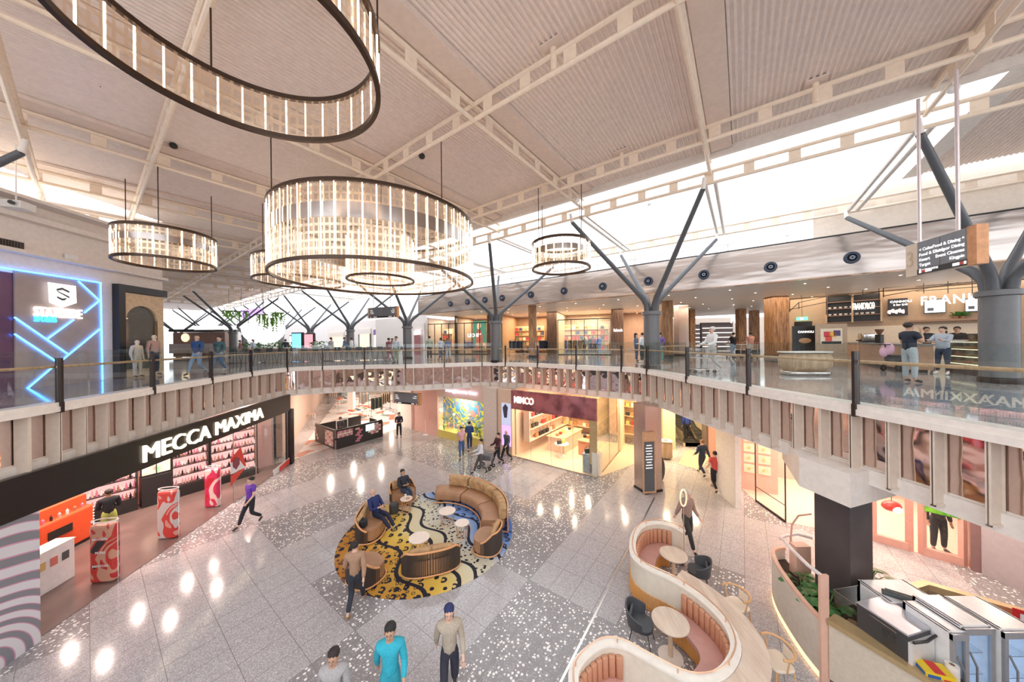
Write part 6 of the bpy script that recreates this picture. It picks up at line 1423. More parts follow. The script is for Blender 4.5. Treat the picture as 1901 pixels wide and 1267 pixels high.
def monstera(c, n, spread, label, h=.5):
    t = thing('monstera_plant', label, 'plant', c); b = B(); st = B(); c = Vector(c)
    for k in range(n):
        a = random.uniform(0, 2*PI); r = random.uniform(.05, spread); z = random.uniform(.12, h); m = c+Vector((math.cos(a)*r, math.sin(a)*r, z)); tip = m+Vector((math.cos(a)*.26, math.sin(a)*.26, random.uniform(-.05,.08)))
        leaf(b, m, tip, Vector((0,0,1)), .13); st.tube([c, c.lerp(m,.5)+Vector((0,0,.06)), m], .008, 5)
    b.build('foliage', leafm, t, fix=False); st.build('stems', mat('stem_green', (.12,.2,.06)), t)
monstera((6.42,6.45,.88), 34, .27, 'split-leaf plant filling the curved planter left of the portal upright', .38); monstera((6.50,7.1,.88), 16, .2, 'split-leaf plant at the back of the curved planter', .34); monstera((7.75,6.9,1.0), 30, .35, 'split-leaf plant behind the square column over the kiosk counter', .42)
# kiosk counter
kg = mat('kiosk_gold', (.52,.38,.20), .35, .35, noise=.06)
t = thing('kiosk_counter', 'food kiosk counter with tiled front and bronze ledge at the lower right', 'counter', (7.4,5.6,0))
F0, F1, F2 = Vector((5.95,5.95)), Vector((6.42,4.95)), Vector((6.75,4.2)); R0, R1, R2 = Vector((7.45,6.5)), Vector((8.95,6.85)), Vector((10.6,5.6))
front = [F0,F1,F2]; back = [F0+Vector((.1,.05)),R0,R1,R2]
B().wall(front, -.02, -.08, .1, 1.16).build('tiled_front', tileg, t); B().wall(front, .03, -.26, 1.16, 1.25).build('ledge', kg, t); B().wall(front, -.26, -.34, 1.08, 1.2).build('inner_strip', mat('ledge_light', (.80,.70,.55), .3), t)
B().wall(front, -.34, -.9, .85, .92).build('worktop', timber, t)
B().wall(back[1:], .0, .07, .1, 1.12).build('back_wall', mat('kiosk_taupe', (.36,.27,.17), .4), t); B().wall(back[1:], -.03, .12, 1.12, 1.25).build('back_ledge', kg, t)
t = thing('glass_guard', 'tinted glass sneeze guard standing on the kiosk counter beside the column', 'glass guard', (6.5,6.0,1.25)); 
ga, gb, gc = G(1547,1095,1.62), G(1617,1083,1.62), G(1592,1118,1.62)
smk = glass('smoked_glass', (.45,.45,.47), .12)
B().quad(Vector((ga.x,ga.y,1.25)),Vector((gb.x,gb.y,1.25)),gb,ga).build('rear_pane', smk, t); B().quad(Vector((ga.x,ga.y,1.25)),Vector((6.4,5.25,1.25)),Vector((6.4,5.25,1.62)),ga).build('front_pane', glz, t); B().tube([ga,gb], .008, 6).tube([ga,Vector((6.4,5.25,1.62))], .008, 6).build('edge', steel, t)
t = thing('ice_machine', 'steel topped ice machine with white front on the kiosk counter', 'appliance', (6.8,5.52,0))
IM = [G(1591,1118.5,1.7).xy, G(1642,1107,1.7).xy, Vector((6.95,5.24)), Vector((6.43,5.12))]
B().prism(IM, .93, 1.68).build('casing', mat('casing_dark', (.06,.06,.065), .3), t); B().prism(IM, 1.68, 1.71).build('top', mat('top_steel', (.62,.64,.70), .28, .5), t)
a, b = Vector(IM[3]), Vector(IM[2]); dd = (b-a).normalized(); nn = Vector((dd.y,-dd.x)); B().beam((a.x+nn.x*.02,a.y+nn.y*.02,1.27),(b.x+nn.x*.02,b.y+nn.y*.02,1.27),.05,.66).build('door', mat('door_white', (.70,.68,.66), .3), t)
B().tube([(a.x+nn.x*.06,a.y+nn.y*.06,1.64),((a.x+b.x)/2+nn.x*.08,(a.y+b.y)/2+nn.y*.08,1.62),(b.x+nn.x*.06,b.y+nn.y*.06,1.64)], .02, 8).build('handle', black, t, smooth=True)
whf = mat('fridge_white', (.86,.85,.84), .3); fl_ = emis('fridge_glow', (.42,.66,1), 1.1)
def fridge(x, y, w_, d_, z, label, rz=0):
    t = thing('glass_door_fridge', label, 'fridge', (x,y,0), rz)
    for sx in (-1,1): B().box((sx*(w_/2-.02),0,z/2),(.04,d_,z)).build('side_panel', whf, t, world=False)
    B().rbox((0,0,z-.02),(w_,d_,.04),0,.02).build('top', whf, t, world=False); B().box((0,d_/2-.07,z/2),(w_-.1,.02,z-.2)).build('lit_back', fl_, t, world=False); B().box((0,d_/2-.02,z/2),(w_,.04,z-.01)).build('back_panel', whf, t, world=False); B().box((0,0,.05),(w_,d_,.1)).build('base', whf, t, world=False)
    for k in range(4):
        b = B(); zz = .35+k*(z-.5)/4
        for i in range(9): b.tube([(-w_/2+.05+i*(w_-.1)/8,-d_/2+.06,zz),(-w_/2+.05+i*(w_-.1)/8,d_/2-.05,zz)], .004, 4)
        b.tube([(-w_/2+.05,-d_/2+.06,zz),(w_/2-.05,-d_/2+.06,zz)], .006, 4).build('wire_shelf', steel, t, world=False)
    f = B()
    for sx in (-1,1): f.box((sx*(w_/2-.03),-d_/2-.02,z/2),(.06,.04,z-.06))
    f.box((0,-d_/2-.02,z-.07),(w_,.045,.1)).box((0,-d_/2-.02,.1),(w_,.04,.14)); f.build('door_frame', mat('door_frame_grey', (.40,.40,.42), .3, .4), t, world=False)
    B().quad((-w_/2+.05,-d_/2-.02,.15),(w_/2-.05,-d_/2-.02,.15),(w_/2-.05,-d_/2-.02,z-.12),(-w_/2+.05,-d_/2-.02,z-.12)).build('door_pane', glass('fridge_glass', (.9,.95,1), .05), t, world=False)
    B().tube([(-w_/2+.07,-d_/2-.04,z*.45),(-w_/2+.10,-d_/2-.1,z*.55),(-w_/2+.10,-d_/2-.1,z*.7),(-w_/2+.07,-d_/2-.04,z*.8)], .015, 6).build('handle', mat('handle_grey', (.3,.3,.32), .3, .6), t, world=False, smooth=True)
fridge(7.105,5.33,.26,.6,1.85,'glass door fridge nearest the ice machine',0); fridge(7.47,5.38,.48,.62,1.9,'middle glass door fridge with blue-lit shelves',0); fridge(8.05,5.33,.58,.66,1.9,'rightmost glass door fridge at the photo edge',0)
fridge(7.35,6.02,.9,.55,1.72,'white topped fridge behind the others',0)
t = thing('noodle_carton', 'yellow and blue printed carton on the kiosk worktop', 'box', (6.66,4.98,1.12), -.35); B().box((0,0,.1),(.34,.24,.2)).build('carton', mat('carton_yellow', (.80,.58,.03), .5), t, world=False); B().box((-.08,-.125,.11),(.14,.01,.12)).build('print', mat('carton_blue', (.03,.12,.40)), t, world=False); B().box((.08,-.125,.1),(.1,.01,.09)).build('print', mat('carton_red', (.65,.04,.04)), t, world=False); B().box((-.175,0,.1),(.01,.2,.14)).build('print', mat('carton_blue', (.03,.12,.40)), t, world=False); B().box((0,0,.205),(.12,.22,.008)).build('print', mat('carton_red', (.65,.04,.04)), t, world=False)
t = thing('paper_roll', 'white paper towel roll beside the yellow carton', 'paper roll', (6.93,4.97,1.12)); B().lathe([(.03,.26),(.075,.26),(.075,0),(.03,0),(.03,.26)], n=20).build('roll', creamw, t, world=False, smooth=True); B().lathe([(.028,0),(.03,.262),(.026,.262)], n=14, cap=False).build('core', mat('card_brown', (.35,.22,.12)), t, world=False)
t = thing('equipment_stand', 'dark worktop equipment stand under the yellow carton', 'stand', (6.80,4.93,0)); B().box((0,0,.54),(.62,.36,1.08)).build('body', black, t, world=False); B().rbox((0,0,1.10),(.66,.40,.03),0,.02).build('top', mat('stand_top', (.08,.06,.05), .3), t, world=False)
solo('folded_cloth', B().ell((7.28,5.62,1.75),(.16,.10,.05),14,8).ell((7.38,5.50,1.75),(.1,.12,.04),12,6), mat('cloth_white', (.85,.78,.74), .8, bump=.5, bscale=20), 'crumpled cream cloth lying on the white fridge tops', 'cloth', smooth=True)
solo('rubber_mat_roll', B().tube([(6.98,5.95,1.76),(7.25,5.72,1.77)], .05, 10).tube([(7.08,5.98,1.75),(7.33,5.77,1.76)], .045, 10), mat('roll_dark', (.07,.08,.08), .6), 'dark rolled mats lying on the white fridge tops', 'mat', smooth=True)
p = G(1899,1140,1.3); t = thing('fire_sign', 'small red and white fire equipment sign at the right photo edge', 'sign', (p.x+.03,p.y-.02,1.12), RB); B().box((0,0,.1),(.3,.02,.28)).build('plate', mat('sign_red_', (.65,.02,.02), .4), t, world=False); B().box((0,-.012,.1),(.14,.01,.14)).build('pictogram', white, t, world=False)
# ---------------------------------------------------------------- right pink shop under the balcony
rp = [G(1403,931).xy, G(1458.5,970.6).xy, G(1614.6,1002).xy, G(1705,1029.5).xy, G(1803.5,1055.5).xy]
struct('floor_pink', B().prism([tuple(rp[1]), tuple(rp[2]), tuple(rp[4]), (17,12),(14,17),(10.3,15.5),tuple(rp[0])], .004,.011), mat('pink_shop_floor', (.66,.52,.42), .2))
struct('wall_pink_back', B().beam((10.3,16.5,1.9),(18,11.2,1.9),.2,3.8), pinkw)
for x, y in ((11.6,12.6),(13.6,11.3)): lamps('pink_shop_lamp', (x,y,3.6), 1.6, 170, (1,.76,.62))
t = thing('glass_corner', 'frameless glass corner panels at the entrance of the pink shop', 'shop window', (*rp[1],0)); 
B().quad((*rp[0],0),(*rp[1],0),(*rp[1],2.9),(*rp[0],2.9)).build('glass_panel', glz, t); f = B()
for q in (rp[0],rp[1]): f.beam((*q,0),(*q,2.9),.03,.03)
f.beam((*rp[0],.03),(*rp[1],.03),.05,.06); f.beam((*rp[0],.6),(*rp[1],.6),.02,.02); f.build('frame', dark, t)
u, v = rp[0]+Vector((.25,1.2)), rp[0]+Vector((1.35,.55)); d = (v-u).normalized(); n = Vector((d.y,-d.x))
t = thing('display_cabinet', 'pink cabinet showing rows of yellow framed cards at the shop entrance', 'display', (*((u+v)/2),0)); B().beam((u.x,u.y,1.35),(v.x,v.y,1.35),.25,2.7).build('body', pinkw, t)
for i in range(2):
    for j in range(4):
        a = u+d*(.12+.5*i)+n*.14; B().beam((a.x,a.y,.95+.45*j),(a.x+d.x*.42,a.y+d.y*.42,.95+.45*j),.02,.36).build('card', mat('card_cream', (.82,.76,.58)), t); B().ell((a.x+d.x*.2+n.x*.02,a.y+d.y*.2+n.y*.02,.95+.45*j),(.06,.012,.06),8,5).build('card_motif', mat('motif_gold', (.70,.50,.12)), t)
p = G(1393,960); solo('pier', B().beam((p.x,p.y+.6,1.9),(p.x+.1,p.y+1.9,1.9),.22,3.8), creamw, 'cream wall pier between the escalator hall and the pink shop', 'pier')
struct('wall_hall_right', B().beam((p.x+.2,p.y+1.9,1.9),(p.x+5.3,p.y+7.4,1.9),.2,3.8), mat('hall_cream', (.78,.66,.46), .4))
PPk = (tuple(rp[2]), tuple(rp[4]))
def pw(x0, x1, lab, yy): 
    t = thing('display_window', lab, 'shop window', Vp((x0+x1)/2, 1020, PPk)); f = B()
    for x in (x0, x1): a = Vp(x,633,PPk); f.beam((a.x,a.y,0),(a.x,a.y,2.9),.12,.12)
    a, b = Vp(x0,633,PPk), Vp(x1,633,PPk); f.beam((a.x,a.y,.12),(b.x,b.y,.12),.14,.24).beam((a.x,a.y,2.85),(b.x,b.y,2.85),.14,.2); f.build('frame', mat('frame_pink', (.78,.42,.34), .35), t)
    B().quad((a.x,a.y,.2),(b.x,b.y,.2),(b.x,b.y,2.8),(a.x,a.y,2.8)).build('pane', glz, t); return a, b, t
pw(1617,1684,'left pink framed shop window with red lamp display','')
a, b, t = pw(1708,1783,'right pink framed shop window with glossy green banner','')
B().beam((a.x-.0,a.y-.06,1.72),(b.x,b.y-.06,1.72),.03,.75).build('green_banner', rampmat('banner_green', lambda nt, v: ramp(nt, tex(nt, 'ShaderNodeTexNoise', v, Scale=2.5, Distortion=2), [(.35, (.05,.28,.03)), (.6, (.25,.60,.05))]), .2), t)
t = thing('red_lantern', 'red lantern ornament behind the left pink framed window', 'ornament', Vp(1656,940,PPk,-.4)); c = Vp(1655,940,PPk,-.4); B().ell(c, (.28,.18,.16), 14, 8).build('shell', mat('lantern_red', (.65,.05,.04), .3), t, smooth=True); B().ell((c.x,c.y-.15,c.z-.05), (.14,.1,.1), 10, 6).build('lamp', emis('lantern_glow', (1,.8,.7), 1.5), t)
B().tube([(c.x,c.y,c.z+.1),(c.x,c.y,3.8)], .008, 5).build('cord', dark, t)
wv = [(rp[4]+Vector((.1,-.05))), Vector((13.4,8.1)), Vector((13.8,6.0))]
struct('wall_right_lower', B().beam((rp[4].x+.1,rp[4].y-.2,1.9),(13.2,7.9,1.9),.3,3.8).beam((13.2,7.9,1.9),(15.5,5.5,1.9),.3,3.8), mat('wall_lilac_grey', (.48,.42,.44), .4))
solo('pier', B().beam((rp[4].x-.05,rp[4].y+.0,1.9),(rp[4].x+.3,rp[4].y-.35,1.9),.25,3.8), mat('pier_rose', (.30,.17,.16), .3), 'dark rose pier right of the pink framed windows', 'pier')
lamps('kiosk_lamp', (8,7.6,3.72), 1.8, 150, (1,.82,.66)); lamps('kiosk_lamp', (11,8.2,3.72), 1.8, 130, (1,.82,.70))
# ---------------------------------------------------------------- far gallery on the upper floor
def GP(px, py=None, D=None, z=UZ):
    if D is None: return G(px, py, z)
    p = W(px, 633, D); return Vector((p.x, p.y, z))
struct('wall_gallery', B().beam((-62,62,7.8),(-16,62,7.8),.3,5.1), mat('gallery_wall', (.80,.74,.72), .5))
struct('wall_gallery_left', B().beam((-30.2,18.5,7.8),(-62,52,7.8),.3,5.1), mat('gallery_wall_left', (.72,.66,.64), .5))
PG = ((-34,56),(-13,37)); dG = (Vector(PG[1])-Vector(PG[0])).normalized()
struct('wall_gallery_right', pane(PG, 610, 792, UZ, 9.6, .3, 0), mat('gallery_front', (.80,.73,.70), .45))
struct('ceiling_gallery', B().beam((-13,37.5,10.2),(-34,56.5,10.2),.3,1.5), white)
for x0, x1, z1, m, lab in ((611,638,8.3,emis('shop_glow_a',(.75,.52,.36),.9),'warm lit shop opening with cream blind, far gallery'),(642,655,8.5,emis('shop_glow_b',(.80,.58,.38),1.0),'narrow warm lit shop opening in the far gallery'),(666,688,8.5,emis('shop_glow_c',(.80,.55,.34),1.0),'wide warm lit shop opening left of the lilac shop'),(694,724,8.3,emis('shop_glow_d',(.82,.66,.55),1.1),'lilac framed shop opening in the far gallery'),(768,788,8.6,emis('shop_glow_e',(.30,.24,.24),.5),'dark grey shopfront beside the framed window')):
    t = thing('shop_opening', lab, 'shopfront', Vp((x0+x1)/2,655,PG,.2)); pane(PG, x0, x1, UZ, z1, .05, .2).build('interior_panel', m, t)
    f = B(); pane(PG, x0, x0+1.2, UZ, z1, .1, .25, f); pane(PG, x1-1.2, x1, UZ, z1, .1, .25, f); f.build('frame', dark if x0 in (642,666) else white, t)
    pane(PG, x0, x1, z1-.7, z1, .12, .28).build('header', {694: mat('lilac_head', (.25,.12,.35)), 611: mat('blind', (.8,.7,.6))}.get(x0, mat('front_cream', (.8,.74,.7))), t)
t = thing('pink_sign', 'small white and red lit sign board on the dark grey front', 'sign', Vp(774,620,PG,.5)); pane(PG, 769, 780, zof(774,622,PG,.5), zof(774,614,PG,.5), .06, .5).build('board', emis('sgn_w', (1,.9,.9), 1.4), t); pane(PG, 769, 780, UZ, zof(774,622,PG,.5), .04, .48).build('panel', mat('panel_redgrey', (.35,.12,.12)), t)
# food court shapes at the far left
def hplant(px, py, D, label, n=14):
    c = W(px, py, D); t = thing('hanging_plant', label, 'plant', c, 0, 'trailing plants hanging in the far gallery'); b = B()
    for k in range(n):
        x = random.uniform(-.7,.7); L = random.uniform(.4,1.6); p = c+Vector((x, random.uniform(-.2,.2), 0))
        for j in range(6): q = p-Vector((random.uniform(-.08,.08),0,L*j/6)); b.quad(q+Vector((-.09,0,0)), q+Vector((0,.02,-.16)), q+Vector((.09,0,0)), q+Vector((0,0,.08)))
    b.build('foliage', mat('trail_green', (.20,.42,.06), .5), t, fix=False); B().tube([c+Vector((-.75,0,.05)), c+Vector((.75,0,.05))], .04, 6).build('bar', dark, t); B().tube([c+Vector((0,0,.05)), Vector((c.x,c.y,12.7))], .015, 5).build('cord', dark, t)
for px, py in ((425,578),(448,579),(487,585),(503,592),(515,582)): hplant(px, py, 34, 'trailing green plant hanging over the far seating')
t = thing('long_bar_table', 'long timber topped cafe bar behind the balustrade on the far walkway', 'counter', GP(560,D=21)); a, b = GP(425,D=22), GP(735,D=24.5)
B().beam((a.x,a.y,6.22),(b.x,b.y,6.22),.6,.08).build('top', timber, t); B().beam((a.x,a.y+.15,5.75),(b.x,b.y+.15,5.75),.3,.9).build('base', mat('bar_base', (.66,.60,.58)), t)
st = None; dd = (b-a).normalized(); nn = Vector((dd.y,-dd.x,0)); nn = nn if nn.y < 0 else -nn
for i in range(16):
    p = a+dd*(.7+i*.72)+nn*.65
    if st is None:
        st = thing('bar_stool', 'dark curved-leg bar stool drawn up to the long far bar', 'stool', p, rotz(dd), 'dark bar stools along the long far bar'); sm_ = mat('stool_dark', (.06,.07,.08), .4)
        B().rbox((0,0,.72),(.4,.38,.06),0,.08).build('seat', sm_, st, world=False); B().rbox((0,-.19,.92),(.4,.04,.26),0,.02).build('backrest', sm_, st, world=False)
        for sx in (-1,1):
            for sy in (-1,1): B().tube([(sx*.16,sy*.15,.7),(sx*.19,sy*.19,.35),(sx*.24,sy*.24,0)], .016, 6).build('leg', sm_, st, world=False)
    else: dup(st, p, rotz(dd))
random.seed(11)
for i in range(9):
    p = GP(452+i*19, D=30+random.random()*5); t = thing('planter_box', 'leafy planter box in the far seating area', 'planter', p, 0, 'leafy planter boxes in the far seating area'); B().rbox((0,0,.45),(1.3,.4,.9),0,.04).build('box', [timber, white, dark][i % 3], t, world=False); bb = B()
    for k in range(46):
        c = Vector((random.uniform(-.6,.6), random.uniform(-.15,.15), random.uniform(.85,1.5))); r = .12; a_ = random.uniform(0,PI); s = Vector((math.cos(a_),math.sin(a_),.3))*r; bb.quad(c-s, c+Vector((0,.03,-r*.5)), c+s, c+Vector((0,0,r*.6)))
    bb.build('foliage', mat('leaf_green', (.08,.22,.05), .5), t, world=False, fix=False)
t = thing('lantern_feature', 'large pale globe lamp with violet flare over the far seating', 'lamp', W(490,610,36)); B().ell(W(489,612,36), (2.4,1.2,1.7), 18, 12).build('globe', emis('globe_glow', (1,.98,.95), 1.4), t, smooth=True); c = W(471,598,36); B().add([c+Vector((-1.5,0,1.4)), c+Vector((1.2,0,1.6)), c+Vector((.2,0,-1.6)), c+Vector((-.9,0,-1.2)), c+Vector((0,.5,.2))], [(0,1,4),(1,2,4),(2,3,4),(3,0,4),(0,1,2,3)]).build('violet_shade', emis('violet_glow', (.50,.30,.95), 1.2), t); B().tube([W(489,600,36), Vector((*W(489,600,36).xy,12.7))], .03, 6).build('cord', dark, t)
t = thing('food_stall', 'brown food stall with round sign behind the couple at left', 'stall', GP(385,D=34)); c = GP(383,D=34); B().box((c.x,c.y,6.6),(5.5,1.6,2.6)).build('body', mat('stall_brown', (.32,.20,.17), .5), t); B().box((c.x,c.y-.1,8.1),(5.8,2,.25)).build('canopy', mat('stall_canopy', (.05,.05,.05)), t); B().box((c.x+2,c.y-1.0,8.35),(4.4,.2,.4)).build('light_panel', emis('stall_light', (1,.97,.92), 1.6), t); B().box((c.x,c.y-1.0,6.2),(5.6,.3,1.0)).build('counter', mat('stall_counter', (.55,.5,.5)), t); B().ell((c.x-1.4,c.y-.85,7.35),(.45,.06,.45),16,8).build('round_sign', emis('round_sign', (.95,.75,.45), 1.0), t, smooth=True)
for i, (px, D, cl, lab) in enumerate(((553,30,emis('disp_blue',(.2,.5,.85),1.2),'blue lit advertising screen in the far gallery'),(575,33,emis('disp_pink',(.75,.3,.35),1.1),'pink lit advertising screen in the far gallery'),(546,40,emis('disp_white',(.9,.88,.85),1.2),'pale lit column sign in the far gallery'))):
    p = GP(px,D=D); t = thing('advertising_screen', lab, 'screen', p, -.3); B().box((0,0,1.3),(1.3,.25,2.2)).build('casing', dark, t, world=False); B().box((0,-.14,1.35),(1.15,.02,1.9)).build('display', cl, t, world=False)
for x, y in ((-30,38),(-22,30),(-38,46),(-14,26)): pass
# bench seat fittings in far entrance
for px, D, lab in ((1330,34,'bright distant shop display in the far entrance'),(1305,38,'second bright distant shop display deep in the entrance')):
    p = GP(px,D=D); t = thing('shop_display', lab, 'display', p); B().box((0,0,1.6),(3.4,.3,3.0)).build('wall_unit', mat('unit_dark', (.18,.15,.15)), t, world=False)
    for k in range(5): B().box((0,-.2,.5+.5*k),(3.2,.1,.06)).build('light_shelf', emis('shelf_glow', (.95,.85,.8), 1.8), t, world=False)
t = thing('far_sign', 'white lit sign in the far entrance left of the thin lit column', 'sign', W(1360,596,30)); text('PRZ', .7, signw, t, W(1356,600,30), face(1,0), .03, .005)
t = thing('wall_sign', 'small white lit lettering on the walnut front right of the outdoor shop', 'sign', Vp(1146,614,PS,.4)); p = Vp(1139,616,PS,.4); text('Kathmandu', .36, signw, t, p, face(PSn), .02, .003, sx=.45)
glassrail = thing('glass_railing', 'short glass railing on the upper walkway behind the middle tree column', 'balustrade', GP(1215,D=16)); a, b = GP(1204,D=14.2), GP(1232,D=17.5); B().quad((a.x,a.y,UZ),(b.x,b.y,UZ),(b.x,b.y,UZ+1.2),(a.x,a.y,UZ+1.2)).build('glass_panel', glb, glassrail); c = GP(1275,D=19); B().quad((b.x,b.y,UZ),(c.x,c.y,UZ),(c.x,c.y,UZ+1.2),(b.x,b.y,UZ+1.2)).build('glass_panel', glb, glassrail); B().tube([(a.x,a.y,UZ+.95),(b.x,b.y,UZ+.95),(c.x,c.y,UZ+.95)], .03, 6).build('handrail', timber, glassrail)
# small ceiling fittings
for px, py, D, lab in ((186,124,7.5,'short white linear lamp under the top left roof'),):
    c = W(px,py,D); t = thing('linear_lamp', lab, 'ceiling light', c, .8); B().box((0,0,0),(.34,.06,.03)).build('diffuser', emis('lin', (1,.95,.9), 4), t, world=False); B().box((0,0,.03),(.36,.08,.03)).build('housing', white, t, world=False); B().tube([(0,0,.04),(0,0,12.8-c.z)], .008, 5).build('cord', dark, t, world=False)
for px, py, D, lab in ((322,271,9.6,'small black security camera at the left cross truss'),(783,290,9.6,'small black security camera below the chandelier truss'),(1770,165,6.9,'spotlight fixed to the right truss above the hanging sign'),(1072,372,12.6,'white camera at the truss node before the skylight'),(1205,378,14,'white floodlight hanging before the skylight window')):
    c = W(px,py,D); t = thing('camera' if 'camera' in lab else 'spotlight', lab, 'camera' if 'camera' in lab else 'light', c); m_ = black if 'black' in lab else white
    B().ell(c, (.10,.10,.09), 12, 8).build('dome', m_, t, smooth=True); B().tube([c+Vector((0,0,.05)), Vector((c.x,c.y,max(c.z+.2, 12.25)))], .02, 6).build('bracket', m_, t)
# ---------------------------------------------------------------- people on the lower floor
P_ = person
def lp(label, px, py, dirv, z=0, dy=0, **k): p = G(px, py, z); return P_(label, (p.x, p.y+dy, z+.0), facing(*dirv), **k)
t = P_('bald man in navy tracksuit reclining on the left sofa with legs stretched out', (-4.86,11.12,.03), facing(.85,-.45), top=(.02,.035,.14), bottom=(.015,.02,.05), skin='light', hair='bald', pose='recline', arms='hold', lean=-.35, h=1.75)
t = P_('woman in dark jacket sitting cross-legged in the tub chair looking at her phone', (-4.52,12.92,.03), facing(.65,-.75), top=(.025,.03,.045), bottom=(.03,.05,.10), skin='tan', hair='tail', pose='cross', arms='hold', lean=-.2, h=1.68)
lp('person walking in purple top carrying a dark bag past the beauty shop', 466, 975, (-.4,-1), top=(.16,.05,.42), bottom=(.02,.02,.03), sleeve='short')
lp('customer in black top and yellow-green trousers facing the cosmetics shelf', 203, 1004, (-.7,.5), top=(.015,.015,.02), bottom=(.45,.48,.12), skin='brown', pose='stand', arms='front')
lp('person in tan top walking past the near left tub chair', 660, 1137, (-.2,1), top=(.42,.25,.16), bottom=(.03,.035,.05), shoe=(.35,.18,.03), hair='short')
for lab, px, D, h, tp, bt, hc, kw in (('dark haired person in grey at the bottom edge, leftmost of three', 612, 5.05, 1.62, (.40,.38,.38), (.1,.1,.1), (.03,.02,.02), {'skin':'tan'}), ('person in turquoise dress at the bottom edge, middle of three', 718, 5.35, 1.75, (.03,.42,.55), (.03,.35,.45), (.02,.02,.02), {'skin':'tan','hair':'tail'}), ('person with navy hair covering and beige top at the bottom edge, rightmost of three', 828, 5.75, 1.72, (.45,.38,.30), (.03,.03,.05), (.02,.03,.12), {'hair':'long'})):
    p = W(px,633,D); P_(lab, (p.x,p.y,0), facing(.2,-1), top=tp, bottom=bt, hc=hc, h=h, **kw)
lp('woman in black standing with a bag by the salmon shop wall', 741, 813, (.2,-1), top=(.03,.02,.04), bottom=(.015,.015,.02), pose='stand', arms='front', hair='long')
lp('small child-like figure in black walking on the patterned floor', 573, 744, (0,-1), top=(.02,.03,.03), bottom=(.02,.02,.02))
lp('woman in pink top and jeans before the mural window', 857, 850, (.2,-1), top=(.75,.42,.45), bottom=(.06,.12,.30), sleeve='short', arms='down')
lp('person in dark blue dress bending towards the mural window', 872, 838, (-.2,1), top=(.03,.06,.20), bottom=(.04,.06,.18), lean=.25, arms='front')
lp('man in white shirt walking left in front of the bag shop', 893, 880, (-.9,-.3), top=(.74,.76,.82), bottom=(.10,.09,.09), arms='push')
lp('person in black and red top walking near the cream pier', 925, 865, (-.8,-.5), top=(.08,.02,.03), bottom=(.02,.02,.03), arms='push')
lp('tall man in dark grey walking beside the lit figure poster', 941, 858, (-.7,-.6), top=(.07,.08,.10), bottom=(.02,.02,.02), skin='light', hair='bald')
p = G(886,872); t = thing('pram', 'small grey pram pushed between the man in white and the pair in black', 'pram', (p.x+.45,p.y+.15,0), 1.2)
B().rbox((0,0,.6),(.45,.75,.3),0,.1).build('bassinet', mat('pram_grey', (.15,.15,.17), .6), t, world=False); B().tube([(0,-.3,.7),(0,-.55,1.0)], .02, 6).tube([(-.2,-.55,1.0),(.2,-.55,1.0)], .02, 6).build('handle', steel, t, world=False)
for sx in (-1,1):
    for sy in (-1,1): 
        b = B().tube([(sx*.2,sy*.25,.5),(sx*.22,sy*.3,.1)], .012, 5); b.build('strut', steel, t, world=False); R = Matrix.Rotation(PI/2,4,'Y'); b = B().lathe([(.05,-.02),(.1,-.02),(.1,.02),(.05,.02),(.05,-.02)], n=14); b.v = [R @ v+Vector((sx*.24,sy*.3,.1)) for v in b.v]; b.build('wheel', black, t, world=False)
lp('person with pale hair and brown top striding behind the banquette', 1276, 1017, (.3,-1), top=(.36,.24,.20), bottom=(.03,.03,.03), hc=(.55,.52,.48), h=1.8)
lp('person in navy walking away left of the red dressed person', 1304, 884, (-.1,1), top=(.03,.05,.10), bottom=(.03,.04,.07), hair='short', hc=(.3,.15,.08))
lp('person in coral red dress walking beside the person in navy', 1328, 913, (.1,1), top=(.75,.10,.08), bottom=(.03,.02,.03), girth=1.15, sleeve='short')
e = G(1287,830); P_('person in blue top standing on the rising escalator', (e.x+.12,e.y+.95,.18), facing(.12,1), top=(.02,.05,.30), bottom=(.02,.02,.03), pose='stand', arms='down')
P_('kiosk attendant in striped black top behind the photo kiosk counter', (*kp(.9,1.3,0)[:2],0), facing(.2,-1), top=(.08,.07,.08), bottom=(.02,.02,.02), skin='brown', pose='stand', arms='front', h=1.65)
q = Vp(1742,1000,PPk,-.55); P_('person in dark trousers standing behind the green banner', (q.x,q.y,0), facing(-.3,-1), top=(.04,.04,.05), bottom=(.015,.02,.03), pose='stand', arms='down', h=1.8)
# ---------------------------------------------------------------- people on the upper floor
def up(label, px, D, dirv, **k): p = GP(px, D=D); return P_(label, (p.x, p.y, UZ), facing(*dirv), **k)
up('man in navy jacket and light jeans walking left behind the balustrade at left', 366, 13.9, (.1,-1), top=(.03,.08,.20), bottom=(.25,.38,.55), h=1.75, skin='light', hair='bald')
up('person in dark teal jacket walking beside the man in navy', 407, 14.6, (.15,-1), top=(.05,.12,.14), bottom=(.12,.22,.40), h=1.72)
up('man in dark t-shirt and light grey trousers standing at the cafe, hand to his face', 1688, 9.2, (1,-.1), top=(.015,.02,.035), bottom=(.42,.46,.48), skin='tan', pose='stand', arms='phone', sleeve='short', h=1.74, shoe=(.01,.01,.015))
up('woman in light grey jumper and navy trousers facing the man at the cafe', 1750, 11.0, (-1,-.25), top=(.42,.46,.52), bottom=(.02,.03,.06), skin='light', hair='long', pose='stand', arms='reach', girth=1.3, h=1.66, shoe=(.8,.8,.8))
bp = ka+dK*(LK*.95)-nK*1.3
P_('barista with beard in black t-shirt behind the espresso machine', (bp.x,bp.y,UZ), facing(-.6,-.9), top=(.01,.01,.012), bottom=(.02,.02,.02), skin='tan', pose='stand', arms='front', sleeve='short')
up('cafe worker in black behind the cake case', 1777, 13.2, (-.9,-.5), top=(.015,.015,.02), bottom=(.02,.02,.02), skin='tan', pose='stand', arms='down')
